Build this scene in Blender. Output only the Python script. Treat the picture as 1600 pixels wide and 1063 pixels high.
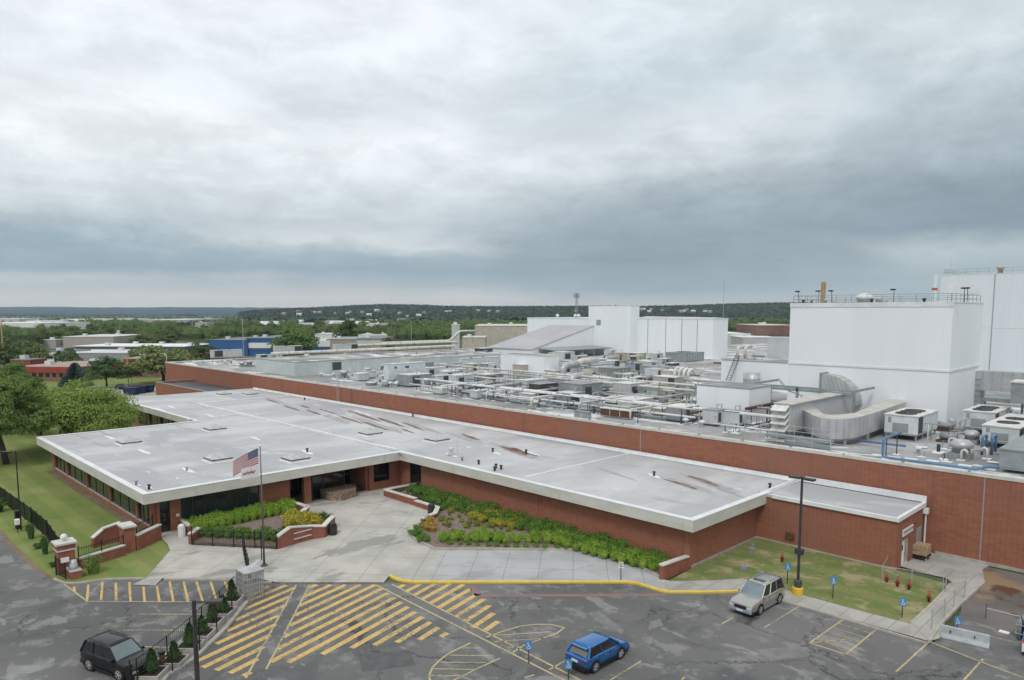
import bpy, math, random
from mathutils import Vector, Matrix, noise as mnoise
random.seed(7)
R = math.radians
for o in list(bpy.data.objects): bpy.data.objects.remove(o)
scn = bpy.context.scene
col = scn.collection
# ------------------------------------------------------------------ camera
H = 22.0; YAW = 2.3658; PITCH = .0993; FPX = 1123.2; CYP = 600.0
cam = bpy.data.cameras.new('camera'); camo = bpy.data.objects.new('camera', cam); col.objects.link(camo)
camo.location = (0, 0, H)
camo.rotation_euler = (math.pi/2-PITCH, 0, YAW-math.pi/2)
cam.sensor_width = 36; cam.sensor_fit = 'HORIZONTAL'; cam.lens = 36*FPX/1600
cam.shift_y = (CYP-531.5)/1600
cam.clip_start = .5; cam.clip_end = 40000
scn.camera = camo
scn.render.resolution_x = 1024; scn.render.resolution_y = 680
scn.view_settings.view_transform = 'Standard'; scn.view_settings.look = 'None'
scn.view_settings.gamma = 1; scn.view_settings.exposure = 0.0
# ------------------------------------------------------------------ sun (veiled by cloud, high behind the camera)
SUN_EL, SUN_AZ = 52, -60      # azimuth of the sun, degrees from +X
sd = Vector((math.cos(R(SUN_EL))*math.cos(R(SUN_AZ)), math.cos(R(SUN_EL))*math.sin(R(SUN_AZ)), math.sin(R(SUN_EL))))
sun = bpy.data.lights.new('sun', 'SUN'); suno = bpy.data.objects.new('sun', sun); col.objects.link(suno)
sun.energy = 1.45; sun.angle = R(16); sun.color = (1, .965, .92)
suno.rotation_euler = (-sd).to_track_quat('-Z', 'Y').to_euler(); suno.location = (0, 0, 200)
# ------------------------------------------------------------------ node helpers
def lin(r, g, b):
    f = lambda c: (c/255/12.92) if c/255 <= .04045 else ((c/255+.055)/1.055)**2.4
    return (f(r), f(g), f(b), 1)
class NT:
    def __init__(s, t): s.t = t
    def n(s, k, **kw):
        x = s.t.nodes.new(k)
        for a, b in kw.items(): setattr(x, a, b)
        return x
    def L(s, a, b): s.t.links.new(a, b)
    def put(s, v, sock):
        if isinstance(v, (int, float)): sock.default_value = v
        elif isinstance(v, tuple): sock.default_value = v
        else: s.L(v, sock)
    def m(s, op, a, b=0.0, c=None, clamp=False):
        x = s.n('ShaderNodeMath', operation=op); x.use_clamp = clamp
        s.put(a, x.inputs[0]); s.put(b, x.inputs[1])
        if c is not None: s.put(c, x.inputs[2])
        return x.outputs[0]
    def mr(s, v, a, b, c=0.0, d=1.0, smooth=True):
        x = s.n('ShaderNodeMapRange'); x.interpolation_type = 'SMOOTHSTEP' if smooth else 'LINEAR'
        s.put(v, x.inputs[0])
        for i, q in enumerate((a, b, c, d)): s.put(q, x.inputs[i+1])
        return x.outputs[0]
    def mix(s, f, a, b, mode='MIX'):
        x = s.n('ShaderNodeMix', data_type='RGBA', blend_type=mode)
        s.put(f, x.inputs[0]); s.put(a, x.inputs[6]); s.put(b, x.inputs[7]); return x.outputs[2]
    def dot(s, v, c):
        x = s.n('ShaderNodeVectorMath', operation='DOT_PRODUCT'); s.L(v, x.inputs[0]); x.inputs[1].default_value = c; return x.outputs['Value']
    def vmul(s, v, c):
        x = s.n('ShaderNodeVectorMath', operation='MULTIPLY'); s.L(v, x.inputs[0]); x.inputs[1].default_value = c; return x.outputs[0]
    def xyz(s, a, b, c=0.0):
        x = s.n('ShaderNodeCombineXYZ')
        for i, q in enumerate((a, b, c)): s.put(q, x.inputs[i])
        return x.outputs[0]
    def noise(s, v, scale, detail=4, rough=.55, dist=0.0):
        x = s.n('ShaderNodeTexNoise'); 
        if v is not None: s.L(v, x.inputs['Vector'])
        x.inputs['Scale'].default_value = scale; x.inputs['Detail'].default_value = detail
        x.inputs['Roughness'].default_value = rough; x.inputs['Distortion'].default_value = dist
        return x.outputs[0]
    def ramp(s, v, stops):
        x = s.n('ShaderNodeValToRGB'); cr = x.color_ramp
        while len(cr.elements) < len(stops): cr.elements.new(.5)
        for e, (p, c) in zip(cr.elements, stops): e.position = p; e.color = c
        s.L(v, x.inputs[0]); return x.outputs[0]
# ------------------------------------------------------------------ world: overcast sky
w = bpy.data.worlds.new('World'); scn.world = w; w.use_nodes = True
t = NT(w.node_tree); w.node_tree.nodes.clear()
tc = t.n('ShaderNodeTexCoord').outputs['Generated']
xr = t.dot(tc, (math.sin(YAW), -math.cos(YAW), 0)); yf = t.dot(tc, (math.cos(YAW), math.sin(YAW), 0)); zz = t.dot(tc, (0, 0, 1))
zc = t.m('MAXIMUM', zz, 0.0)
hh = t.m('SQRT', t.m('ADD', t.m('MULTIPLY', xr, xr), t.m('MULTIPLY', yf, yf)))
el = t.m('DIVIDE', zc, t.m('MAXIMUM', hh, .02))
uu = t.m('DIVIDE', xr, t.m('MAXIMUM', t.m('ABSOLUTE', yf), .08))
den = t.m('ADD', zc, .055)
px_ = t.m('DIVIDE', xr, den); py_ = t.m('DIVIDE', yf, den)
pv = t.xyz(px_, py_, 3.7)
n1 = t.noise(pv, .8, 8, .56, .2); n2 = t.noise(pv, 2.1, 9, .58, .3); 
n3 = t.noise(t.xyz(t.m('MULTIPLY', uu, 3.6), t.m('MULTIPLY', el, 10.0), 9.1), 1.0, 8, .6, .5)
n4 = t.noise(t.xyz(t.m('MULTIPLY', uu, 11.0), t.m('MULTIPLY', el, 22.0), 2.3), 1.0, 8, .6, .35)
amp = t.m('MULTIPLY', t.m('MINIMUM', t.m('ADD', el, .015), .3), .85)
e2 = t.m('ADD', el, t.m('MULTIPLY', t.m('SUBTRACT', t.m('ADD', t.m('MULTIPLY', n3, .62), t.m('MULTIPLY', n4, .38)), .5), amp))
u2 = t.m('ADD', uu, t.m('MULTIPLY', t.m('SUBTRACT', n3, .5), .5))
def S(*a): return [(p, lin(*c)) for p, c in a]
Rl = t.ramp(e2, S((0, (226, 219, 212)), (.018, (214, 213, 211)), (.034, (184, 194, 200)), (.046, (196, 201, 204)), (.056, (152, 174, 187)), (.085, (158, 178, 190)), (.11, (196, 208, 214)), (.16, (224, 232, 237)), (.22, (243, 247, 250)), (.30, (232, 239, 245)), (.43, (240, 245, 249)), (1, (246, 248, 250))))
Rm = t.ramp(e2, S((0, (228, 219, 211)), (.016, (214, 212, 210)), (.035, (176, 188, 195)), (.055, (152, 172, 185)), (.075, (168, 185, 194)), (.095, (212, 219, 223)), (.12, (196, 207, 213)), (.18, (222, 230, 235)), (.22, (238, 243, 247)), (.27, (222, 230, 237)), (.36, (236, 242, 247)), (1, (244, 247, 250))))
Rc = t.ramp(e2, S((0, (216, 212, 208)), (.014, (196, 200, 202)), (.03, (158, 174, 183)), (.07, (144, 161, 171)), (.11, (150, 167, 177)), (.15, (170, 184, 192)), (.19, (204, 213, 219)), (.245, (222, 230, 235)), (.30, (203, 216, 223)), (.38, (219, 229, 236)), (.5, (228, 236, 242)), (1, (240, 244, 248))))
Rr = t.ramp(e2, S((0, (172, 188, 194)), (.05, (170, 186, 193)), (.075, (184, 196, 201)), (.10, (140, 157, 169)), (.14, (145, 161, 172)), (.19, (168, 182, 190)), (.25, (184, 197, 204)), (.33, (214, 224, 230)), (.43, (222, 232, 239)), (.6, (230, 238, 243)), (1, (240, 244, 248))))
c_ = t.mix(t.mr(u2, -.60, -.22), Rl, Rm); c_ = t.mix(t.mr(u2, -.12, .18), c_, Rc); c_ = t.mix(t.mr(u2, .22, .60), c_, Rr)
cb_ = t.m('ADD', t.m('ADD', t.m('MULTIPLY', n1, .45), t.m('MULTIPLY', n2, .25)), t.m('MULTIPLY', n4, .30))
wisp = t.m('MULTIPLY', t.m('SUBTRACT', t.mr(cb_, .36, .64), .5), t.m('ADD', .05, t.m('MULTIPLY', t.m('MINIMUM', el, .2), 1.05)))
wisp = t.m('SUBTRACT', wisp, t.m('MULTIPLY', t.mr(n1, .52, .66), t.m('MULTIPLY', t.mr(el, .02, .10), .07)))
c_ = t.mix(1.0, c_, t.xyz(*[t.m('ADD', 1.0, wisp)]*3), 'MULTIPLY')
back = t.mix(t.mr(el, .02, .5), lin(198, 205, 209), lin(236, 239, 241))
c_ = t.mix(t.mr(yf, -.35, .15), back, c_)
sky = t.n('ShaderNodeTexSky', sky_type='NISHITA'); sky.sun_disc = False
sky.sun_elevation = R(SUN_EL); sky.sun_rotation = R(90-SUN_AZ)
skc = t.mix(1.0, sky.outputs[0], (.1, .1, .1, 1), 'MULTIPLY')
c_ = t.mix(.02, c_, skc)
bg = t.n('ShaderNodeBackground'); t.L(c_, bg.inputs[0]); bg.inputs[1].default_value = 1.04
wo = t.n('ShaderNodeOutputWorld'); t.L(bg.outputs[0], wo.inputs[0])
# ------------------------------------------------------------------ materials
MATS = {}
def surf(name, c1, c2=None, scale=.5, lo=.35, hi=.65, stretch=(1, 1, 1), rough=.8, metal=0.0, stain=None, stain2=None, bump=0.0, bscale=20.0, rib=None, rnd=0.0, spec=.3, coat=0.0, obj=False, trans=0.0):
    """rough painted/mineral surface: two tones by noise, optional stains, ribs along an axis, per-object variation"""
    m = bpy.data.materials.new(name); m.use_nodes = True; t = NT(m.node_tree); b = m.node_tree.nodes['Principled BSDF']
    P = t.n('ShaderNodeTexCoord').outputs['Object'] if obj else t.n('ShaderNodeNewGeometry').outputs['Position']
    c = tuple(c1)+(1,) if len(c1) == 3 else c1
    if c2 is not None:
        c2 = tuple(c2)+(1,) if len(c2) == 3 else c2
        f = t.mr(t.noise(t.vmul(P, stretch), scale, 6, .6), lo, hi); c = t.mix(f, c, c2)
    for st in (stain, stain2):
        if st:
            sc, ss, sl, sh, sst = st
            f = t.mr(t.noise(t.vmul(P, sst), ss, 5, .6, .5), sl, sh); c = t.mix(f, c, tuple(sc)+(1,))
    if rib:
        ax, per, amt = rib   # axis vector, period, darkening
        s = t.m('PINGPONG', t.m('DIVIDE', t.dot(P, ax), per), .5); s = t.mr(s, .05, .25) if per < 3 else t.mr(s, .004, .02)
        if amt == 0.0: amt = .16
        c = t.mix(t.m('MULTIPLY', t.m('SUBTRACT', 1.0, s), amt), c, t.mix(1.0, c, (.35, .35, .35, 1), 'MULTIPLY') if not isinstance(c, tuple) else (c[0]*.35, c[1]*.35, c[2]*.35, 1))
    if rnd:
        oi = t.n('ShaderNodeObjectInfo').outputs['Random']
        v = t.m('ADD', 1-rnd, t.m('MULTIPLY', oi, 2*rnd)); c = t.mix(1.0, c, t.xyz(v, v, t.m('MULTIPLY', v, v)), 'MULTIPLY')
    t.put(c, b.inputs['Base Color']); b.inputs['Roughness'].default_value = rough; b.inputs['Metallic'].default_value = metal
    b.inputs['Specular IOR Level'].default_value = spec; b.inputs['Coat Weight'].default_value = coat
    if trans: b.inputs['Transmission Weight'].default_value = trans
    if bump:
        bn = t.n('ShaderNodeBump'); bn.inputs['Strength'].default_value = bump; bn.inputs['Distance'].default_value = .05
        t.L(t.noise(P, bscale, 4), bn.inputs['Height']); t.L(bn.outputs[0], b.inputs['Normal'])
    MATS[name] = m; return m
def glass(name, c, rough=.08):
    return surf(name, c, tuple(x*1.6 for x in c), scale=.3, rough=rough, spec=.8)
RED = (.305, .128, .080); RED2 = (.25, .100, .063)
surf('brick', RED, RED2, 1.1, .3, .7, stretch=(1, 1, 3.5), rib=((1, 1, 0), .42, .10), rough=.85, stain=((.25, .12, .085), .10, .5, .7, (1, 1, .5)), stain2=((.19, .075, .055), .5, .58, .75, (1.5, 1.5, .12)))
surf('brickplain', (.30, .115, .08), (.235, .083, .058), 1.5, rough=.85, rib=((0, 0, 1), .21, .22))
surf('coping', (.58, .57, .53), (.48, .48, .45), .8, rough=.7)
surf('fascia', (.56, .56, .51), (.49, .49, .44), .35, stretch=(1, 1, 3), rough=.6, stain=((.42, .41, .36), 1.2, .58, .75, (1, 1, .15)))
surf('capmetal', (.72, .74, .75), (.62, .64, .65), .6, rough=.45)
surf('soffit', (.12, .10, .085), (.09, .075, .065), 1, rough=.9)
surf('membrane', (.51, .515, .52), (.395, .40, .408), .16, .35, .62, stretch=(1, .45, 1), rough=.6, stain=((.36, .37, .385), .10, .56, .62, (.5, 1, 1)), stain2=((.66, .67, .68), .7, .66, .72, (.3, 1, 1)), rib=((0, 1, 0), 3.1, .0))
surf('membrane_factory', (.38, .38, .38), (.20, .20, .198), .11, .35, .65, stretch=(1, .6, 1), rough=.7, stain=((.66, .67, .67), .22, .54, .6, (.4, 1, 1)), stain2=((.17, .155, .14), .16, .60, .68, (.35, 1, 1)))
surf('blackroof', (.045, .05, .058), (.10, .105, .11), .2, .4, .7, rough=.5)
surf('pond', (.15, .09, .065), (.24, .18, .15), .8, rough=.7)
surf('pondgrey', (.30, .30, .30), (.38, .38, .38), .8, rough=.6)
surf('whitepatch', (.76, .77, .78), (.68, .7, .71), 2, rough=.6)
surf('whitewall', (.78, .815, .84), (.73, .765, .795), .12, .35, .65, stretch=(1, 1, .2), rough=.55, stain=((.62, .65, .67), .45, .6, .82, (1, 1, .07)), stain2=((.70, .68, .64), .9, .66, .8, (1, 1, .1)))
surf('palewall', (.67, .73, .76), (.63, .69, .72), .15, rough=.5, stretch=(1, 1, .2), rib=((1, 1, 0), 1.1, .03), stain=((.56, .61, .63), .4, .6, .8, (1, 1, .08)))
surf('greywall', (.50, .52, .53), (.44, .46, .47), .2, rough=.6, rib=((1, 1, 0), .9, .12))
surf('cream', (.50, .47, .40), (.42, .39, .33), .5, rough=.7, rib=((1, 1, 0), .7, .12))
surf('trimgrey', (.30, .32, .33), (.25, .27, .28), 1, rough=.6)
surf('unitwhite', (.60, .64, .655), (.50, .54, .56), 1.2, rough=.5, rnd=.06, stain=((.42, .44, .44), 2.5, .6, .8, (1, 1, .3)), obj=True)
surf('unittop', (.68, .69, .68), (.52, .52, .49), .9, rough=.6, obj=True)
surf('unitgrey', (.27, .30, .31), (.22, .245, .255), 1.2, rough=.5, rnd=.1, obj=True)
surf('unitcream', (.47, .45, .385), (.38, .36, .30), 1.2, rough=.6, rnd=.08, obj=True)
surf('coil', (.045, .05, .055), (.09, .095, .10), 8, rough=.6, rib=((1, 1, 0), .3, .5))
surf('galv', (.50, .51, .51), (.38, .39, .395), 1.5, rough=.42, metal=.35)
surf('galvduct', (.52, .535, .545), (.43, .44, .45), .7, rough=.45, metal=.3, rib=((1, 1, 0), 1.15, .22), stain=((.40, .37, .33), .9, .6, .75, (1, 1, .3)))
surf('ductwhite', (.62, .61, .56), (.50, .49, .44), .6, rough=.6)
surf('steel', (.30, .35, .355), (.24, .28, .285), 1, rough=.5, metal=.2)
surf('darksteel', (.05, .05, .055), (.08, .08, .08), 2, rough=.5)
surf('rust', (.13, .065, .04), (.09, .05, .035), 3, rough=.85)
surf('bluepipe', (.11, .23, .37), (.09, .18, .30), 3, rough=.45)
surf('rustcap', (.42,.30,.22), (.45,.46,.47), 1.5, rough=.5)
surf('tan', (.42, .29, .15), (.33, .22, .11), 2, rough=.7)
surf('black', (.012, .012, .013), (.02, .02, .02), 3, rough=.4)
surf('bronze', (.055, .05, .055), (.04, .038, .042), 2, rough=.45)
surf('ironfence', (.012, .015, .016), None, rough=.45)
surf('rubber', (.018, .018, .018), (.03, .03, .03), 5, rough=.85)
surf('chrome', (.6, .6, .6), None, rough=.2, metal=1)
surf('signwhite', (.75, .75, .74), (.66, .66, .65), 4, rough=.6)
surf('signblue', (.07, .25, .52), (.06, .22, .46), 4, rough=.5)
surf('yellowpaint', (.72, .48, .04), (.60, .38, .03), 4, rough=.6)
surf('redpaint', (.33, .05, .035), (.25, .04, .03), 4, rough=.5)
surf('orange', (.50, .12, .07), None, rough=.5)
surf('concretewall', (.42, .45, .46), (.33, .35, .36), 1.2, rough=.85, stain=((.24, .25, .24), 1.8, .6, .8, (1, 1, .4)))
surf('concretebase', (.42, .40, .355), (.33, .31, .28), 1.2, rough=.9)
surf('wood', (.48, .36, .23), (.36, .26, .16), 3, rough=.8)
surf('bark', (.075, .058, .045), (.045, .036, .028), 5, rough=.95, bump=.6)
surf('mulch', (.24, .19, .165), (.16, .12, .10), 3, rough=.95, bump=.5)
surf('soil', (.05, .038, .03), (.03, .022, .018), 5, rough=.95)
surf('stone', (.30, .23, .17), (.16, .12, .09), 3, .4, .6, rough=.9, bump=.8, bscale=3)
glass('glassdark', (.006, .007, .008)); glass('glassblue', (.016, .024, .032)); glass('glassgreen', (.012, .022, .017))
# ------------------------------------------------------------------ mesh helpers
class MB:
    def __init__(s): s.v = []; s.f = []; s.M = None
    def add(s, vs, fs):
        k = len(s.v)
        s.v += [tuple(s.M @ Vector(p)) for p in vs] if s.M else [tuple(p) for p in vs]
        s.f += [tuple(i+k for i in f) for f in fs]; return s
    def box(s, x0, y0, z0, x1, y1, z1):
        return s.add([(x0, y0, z0), (x1, y0, z0), (x1, y1, z0), (x0, y1, z0), (x0, y0, z1), (x1, y0, z1), (x1, y1, z1), (x0, y1, z1)],
                     [(0, 3, 2, 1), (4, 5, 6, 7), (0, 1, 5, 4), (1, 2, 6, 5), (2, 3, 7, 6), (3, 0, 4, 7)])
    def prism(s, poly, z0, z1, cap=True):
        n = len(poly); ar = sum(poly[i][0]*poly[(i+1) % n][1]-poly[(i+1) % n][0]*poly[i][1] for i in range(n))
        if ar < 0: poly = poly[::-1]
        vs = [(p[0], p[1], z0) for p in poly]+[(p[0], p[1], z1) for p in poly]
        fs = [(i, (i+1) % n, n+(i+1) % n, n+i) for i in range(n)]
        if cap: fs += [tuple(range(n, 2*n)), tuple(range(n-1, -1, -1))]
        return s.add(vs, fs)
    def sheet(s, poly, z):
        n = len(poly); ar = sum(poly[i][0]*poly[(i+1) % n][1]-poly[(i+1) % n][0]*poly[i][1] for i in range(n))
        if ar < 0: poly = poly[::-1]
        return s.add([(p[0], p[1], z) for p in poly], [tuple(range(n))])
    def tube(s, pts, r, k=8, caps=True, r2=None):
        pts = [Vector(p) for p in pts]; n = len(pts); vs = []; up0 = None
        for i, p in enumerate(pts):
            d = (pts[min(i+1, n-1)]-pts[max(i-1, 0)]).normalized()
            a = Vector((0, 0, 1)) if abs(d.z) < .95 else Vector((1, 0, 0))
            if up0 is not None: a = up0
            x = d.cross(a)
            if x.length < 1e-4: x = d.cross(Vector((.3, .8, .5)))
            x.normalize(); y = x.cross(d); up0 = y
            rr = r if r2 is None else r+(r2-r)*i/(n-1)
            for j in range(k):
                q = 2*math.pi*(j+.5)/k; vs.append(p+x*math.cos(q)*rr+y*math.sin(q)*rr)
        fs = [(i*k+j, i*k+(j+1) % k, (i+1)*k+(j+1) % k, (i+1)*k+j) for i in range(n-1) for j in range(k)]
        if caps: fs += [tuple(range(k-1, -1, -1)), tuple(range((n-1)*k, n*k))]
        return s.add(vs, [f[::-1] for f in fs])
    def lathe(s, prof, c=(0, 0, 0), k=12):
        vs = []; n = len(prof)
        for r, z in prof:
            for j in range(k):
                q = 2*math.pi*j/k; vs.append((c[0]+r*math.cos(q), c[1]+r*math.sin(q), c[2]+z))
        fs = [(i*k+j, i*k+(j+1) % k, (i+1)*k+(j+1) % k, (i+1)*k+j) for i in range(n-1) for j in range(k)]
        fs += [tuple(range(k-1, -1, -1)), tuple(range((n-1)*k, n*k))]
        return s.add(vs, fs)
    def wall(s, a, b, t, z0, z1, z1b=None):
        a = Vector(a[:2]); b = Vector(b[:2]); d = (b-a).normalized(); q = Vector((-d.y, d.x))*t/2; z1b = z1 if z1b is None else z1b
        P = [a-q, b-q, b+q, a+q]
        return s.add([(p.x, p.y, z0) for p in P]+[(P[0].x, P[0].y, z1), (P[1].x, P[1].y, z1b), (P[2].x, P[2].y, z1b), (P[3].x, P[3].y, z1)],
                     [(0, 3, 2, 1), (4, 5, 6, 7), (0, 1, 5, 4), (1, 2, 6, 5), (2, 3, 7, 6), (3, 0, 4, 7)])
    def build(s, name, mat=None, parent=None, smooth=False, bevel=0, loc=None):
        me = bpy.data.meshes.new(name); me.from_pydata(s.v, [], s.f); me.update()
        o = bpy.data.objects.new(name, me); col.objects.link(o)
        if mat: me.materials.append(MATS[mat] if isinstance(mat, str) else mat)
        if smooth: me.polygons.foreach_set('use_smooth', [True]*len(me.polygons))
        if parent: o.parent = parent
        if loc: o.location = loc
        if bevel:
            md = o.modifiers.new('bevel', 'BEVEL'); md.width = bevel; md.segments = 2; md.limit_method = 'ANGLE'
        return o
def tag(o, label=None, cat=None, group=None, kind=None):
    if label: o['label'] = label
    if cat: o['category'] = cat
    if group: o['group'] = group
    if kind: o['kind'] = kind
    return o
def empty(name, loc=(0, 0, 0), rz=0):
    o = bpy.data.objects.new(name, None); col.objects.link(o); o.location = loc; o.rotation_euler.z = rz; o.empty_display_size = .3; return o
def copy_tree(o, parent=None):
    c = o.copy(); col.objects.link(c); c.parent = parent
    for ch in list(o.children): copy_tree(ch, c)
    return c
# survey helper: the point on the level plane z seen at photo pixel (px, py)
_f = Vector((math.cos(YAW)*math.cos(PITCH), math.sin(YAW)*math.cos(PITCH), -math.sin(PITCH)))
_r = Vector((math.sin(YAW), -math.cos(YAW), 0)); _u = _r.cross(_f); _O = Vector((0, 0, H))
def G(px, py, z=0.0):
    D = _f+_r*((px-800)/FPX)-_u*((py-CYP)/FPX); return _O+D*((z-H)/D.z)
def PR(P):
    d = Vector(P)-_O; q = d.dot(_f); return (800+FPX*d.dot(_r)/q, CYP-FPX*d.dot(_u)/q)
def zat(P, py):
    """height of the point above P's plan position that is seen at photo row py"""
    lo, hi = -60.0, 400.0
    for _ in range(50):
        m = (lo+hi)/2
        if PR((P[0], P[1], m))[1] > py: lo = m
        else: hi = m
    return (lo+hi)/2
def along(P, axis, sgn, px):
    """distance from P along +-X or +-Y at which the image column is px"""
    d = Vector((sgn, 0, 0)) if axis == 'x' else Vector((0, sgn, 0)); hi = 400.0
    while (Vector(P)+d*hi-_O).dot(_f) < 4: hi *= .8
    lo = 0.0; s = 1 if PR(Vector(P)+d*.5)[0] > PR(P)[0] else -1
    for _ in range(50):
        m = (lo+hi)/2
        if (PR(Vector(P)+d*m)[0]-px)*s < 0: lo = m
        else: hi = m
    return (lo+hi)/2
def bx(cx, cy, pl, pr, ptop, z0):
    """box standing on plane z0: near vertical edge at pixel (cx, cy), left end pl, right end pr, top row ptop"""
    P = G(cx, cy, z0); L = along(P, 'x', -1, pl) if pl is not None else 1.0; W = along(P, 'y', 1, pr) if pr is not None else 1.0
    return (P.x-L, P.y, P.x, P.y+W, zat(P, ptop))   # x0, y0, x1, y1, z1
def P2(*a): return [tuple(G(x, y)[:2]) for x, y in a]
# ------------------------------------------------------------------ ground
def asphalt():
    m = bpy.data.materials.new('asphalt'); m.use_nodes = True; t = NT(m.node_tree); b = m.node_tree.nodes['Principled BSDF']
    P = t.n('ShaderNodeNewGeometry').outputs['Position']
    big = t.mr(t.noise(P, .05, 5), .35, .65); c = t.mix(big, (.105, .104, .103, 1), (.15, .15, .146, 1))
    med = t.mr(t.noise(P, .5, 6, .68), .52, .62); c = t.mix(t.m('MULTIPLY', med, .5), c, (.26, .26, .255, 1))
    drk = t.mr(t.noise(t.vmul(P, (1, 1, 1)), .22, 5, .6, .6), .53, .66); c = t.mix(t.m('MULTIPLY', drk, .7), c, (.062, .062, .066, 1))
    dry = t.mr(t.noise(t.vmul(P, (.5, 1.0, 1)), .42, 6, .62, .6), .60, .64); c = t.mix(t.m('MULTIPLY', dry, .42), c, (.33, .33, .32, 1))
    v = t.n('ShaderNodeTexVoronoi'); v.feature = 'DISTANCE_TO_EDGE'; v.inputs['Scale'].default_value = .13
    wv = t.n('ShaderNodeVectorMath', operation='ADD'); t.L(P, wv.inputs[0])
    nx = t.noise(P, .9, 6, .7); nn = t.xyz(t.m('MULTIPLY', t.m('SUBTRACT', nx, .5), 3.2), t.m('MULTIPLY', t.m('SUBTRACT', t.noise(P, .7, 6, .7), .5), 3.2)); t.L(nn, wv.inputs[1]); t.L(wv.outputs[0], v.inputs['Vector'])
    cr = t.mr(v.outputs['Distance'], .003, .010); cm = t.mr(t.noise(P, .06, 2), .42, .55)
    c = t.mix(t.m('MULTIPLY', t.m('MULTIPLY', t.m('SUBTRACT', 1.0, cr), cm), .75), c, (.03, .03, .03, 1))
    c = t.mix(.35, c, t.mix(1.0, c, t.xyz(*[t.m('ADD', .35, t.m('MULTIPLY', t.noise(P, 14, 3, .7), 1.3))]*3), 'MULTIPLY'))
    t.L(c, b.inputs['Base Color']); t.put(t.mr(drk, 0, 1, .85, .5), b.inputs['Roughness']); b.inputs['Specular IOR Level'].default_value = .3
    MATS['asphalt'] = m
asphalt()
def grassmat(name, a, b2, dry, amt, sc=.35):
    m = bpy.data.materials.new(name); m.use_nodes = True; t = NT(m.node_tree); b = m.node_tree.nodes['Principled BSDF']
    P = t.n('ShaderNodeNewGeometry').outputs['Position']
    c = t.mix(t.mr(t.noise(P, sc, 6, .6), .3, .7), a+(1,), b2+(1,))
    c = t.mix(t.m('MULTIPLY', t.mr(t.noise(P, sc*.8, 6, .65, .3), .5, .6), amt), c, dry+(1,))
    st = t.mr(t.m('PINGPONG', t.m('DIVIDE', t.dot(P, (0, 1, 0)), 3.2), .5), .2, .3); c = t.mix(t.m('MULTIPLY', st, .26), c, (.07, .12, .03, 1))
    c = t.mix(.6, c, t.mix(1.0, c, t.xyz(*[t.m('ADD', .3, t.m('MULTIPLY', t.noise(P, 5, 5, .85), 1.4))]*3), 'MULTIPLY'))
    t.L(c, b.inputs['Base Color']); b.inputs['Roughness'].default_value = .95; b.inputs['Specular IOR Level'].default_value = .1
    MATS[name] = m
grassmat('lawn', (.15, .205, .055), (.20, .235, .08), (.26, .25, .11), .5, .2)
grassmat('lawnworn', (.13, .18, .055), (.19, .19, .08), (.34, .28, .17), .7, .6)
grassmat('townground', (.05, .075, .03), (.09, .10, .05), (.20, .19, .16), .7, .012)
grassmat('dirt', (.17, .13, .09), (.22, .17, .12), (.12, .12, .05), .4, .5)
def concrete(name, a, b2, joint=None, dark=.5):
    m = bpy.data.materials.new(name); m.use_nodes = True; t = NT(m.node_tree); b = m.node_tree.nodes['Principled BSDF']
    P = t.n('ShaderNodeNewGeometry').outputs['Position']
    c = t.mix(t.mr(t.noise(P, .3, 6, .6), .35, .65), a+(1,), b2+(1,))
    c = t.mix(t.m('MULTIPLY', t.mr(t.noise(t.vmul(P, (1, .45, 1)), .28, 6, .65, .6), .55, .62), dark), c, tuple(x*.5 for x in a)+(1,))
    if joint:
        (ax, pa), (bx_, pb) = joint
        j = 1.0
        for axis, per in ((ax, pa), (bx_, pb)):
            s = t.m('PINGPONG', t.dot(P, axis), per/2); q = t.mr(s, .012, .05, 0.0, 1.0); j = q if j == 1.0 else t.m('MULTIPLY', j, q)
        c = t.mix(t.m('MULTIPLY', t.m('SUBTRACT', 1.0, j), .5), c, (.10, .10, .09, 1))
    c = t.mix(.3, c, t.mix(1.0, c, t.xyz(*[t.m('ADD', .4, t.m('MULTIPLY', t.noise(P, 9, 3, .7), 1.2))]*3), 'MULTIPLY'))
    t.L(c, b.inputs['Base Color']); b.inputs['Roughness'].default_value = .8; b.inputs['Specular IOR Level'].default_value = .3
    MATS[name] = m
ux = Vector((.76, .65, 0)).normalized(); uy = Vector((-ux.y, ux.x, 0))
concrete('plaza', (.455, .445, .40), (.365, .355, .325), ((tuple(ux), 4.4), (tuple(uy), 4.4)), .75)
concrete('slabs', (.40, .41, .41), (.33, .34, .345), ((tuple(ux), 2.9), (tuple(uy), 2.3)), .3)
concrete('walk', (.40, .39, .355), (.33, .32, .29), (((1, 0, 0), 1.6), ((0, 1, 0), 50)), .35)
concrete('yardconcrete', (.38, .39, .37), (.30, .30, .285), None, .6)
surf('yard', (.17, .16, .15), (.11, .105, .10), .15, .35, .65, rough=.45, stain=((.26, .19, .12), .12, .5, .6, (1, 1, 1)), stain2=((.10, .055, .035), .25, .56, .63, (1, 1, 1)))
def paint(name, c, wear=.5, under=(.13, .13, .13)):
    m = bpy.data.materials.new(name); m.use_nodes = True; t = NT(m.node_tree); b = m.node_tree.nodes['Principled BSDF']
    P = t.n('ShaderNodeNewGeometry').outputs['Position']
    f = t.mr(t.noise(P, 3.5, 6, .75), .56-.22*wear, .80-.22*wear); g = t.mr(t.noise(P, .3, 3), .45, .65)
    f = t.m('MULTIPLY', f, t.m('ADD', .35, t.m('MULTIPLY', g, .65)))
    cc = t.mix(t.noise(P, 1.3, 3), tuple(x*.8 for x in c)+(1,), tuple(min(1, x*1.2) for x in c)+(1,))
    t.L(t.mix(f, cc, under+(1,)), b.inputs['Base Color']); b.inputs['Roughness'].default_value = .75; MATS[name] = m
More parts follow.
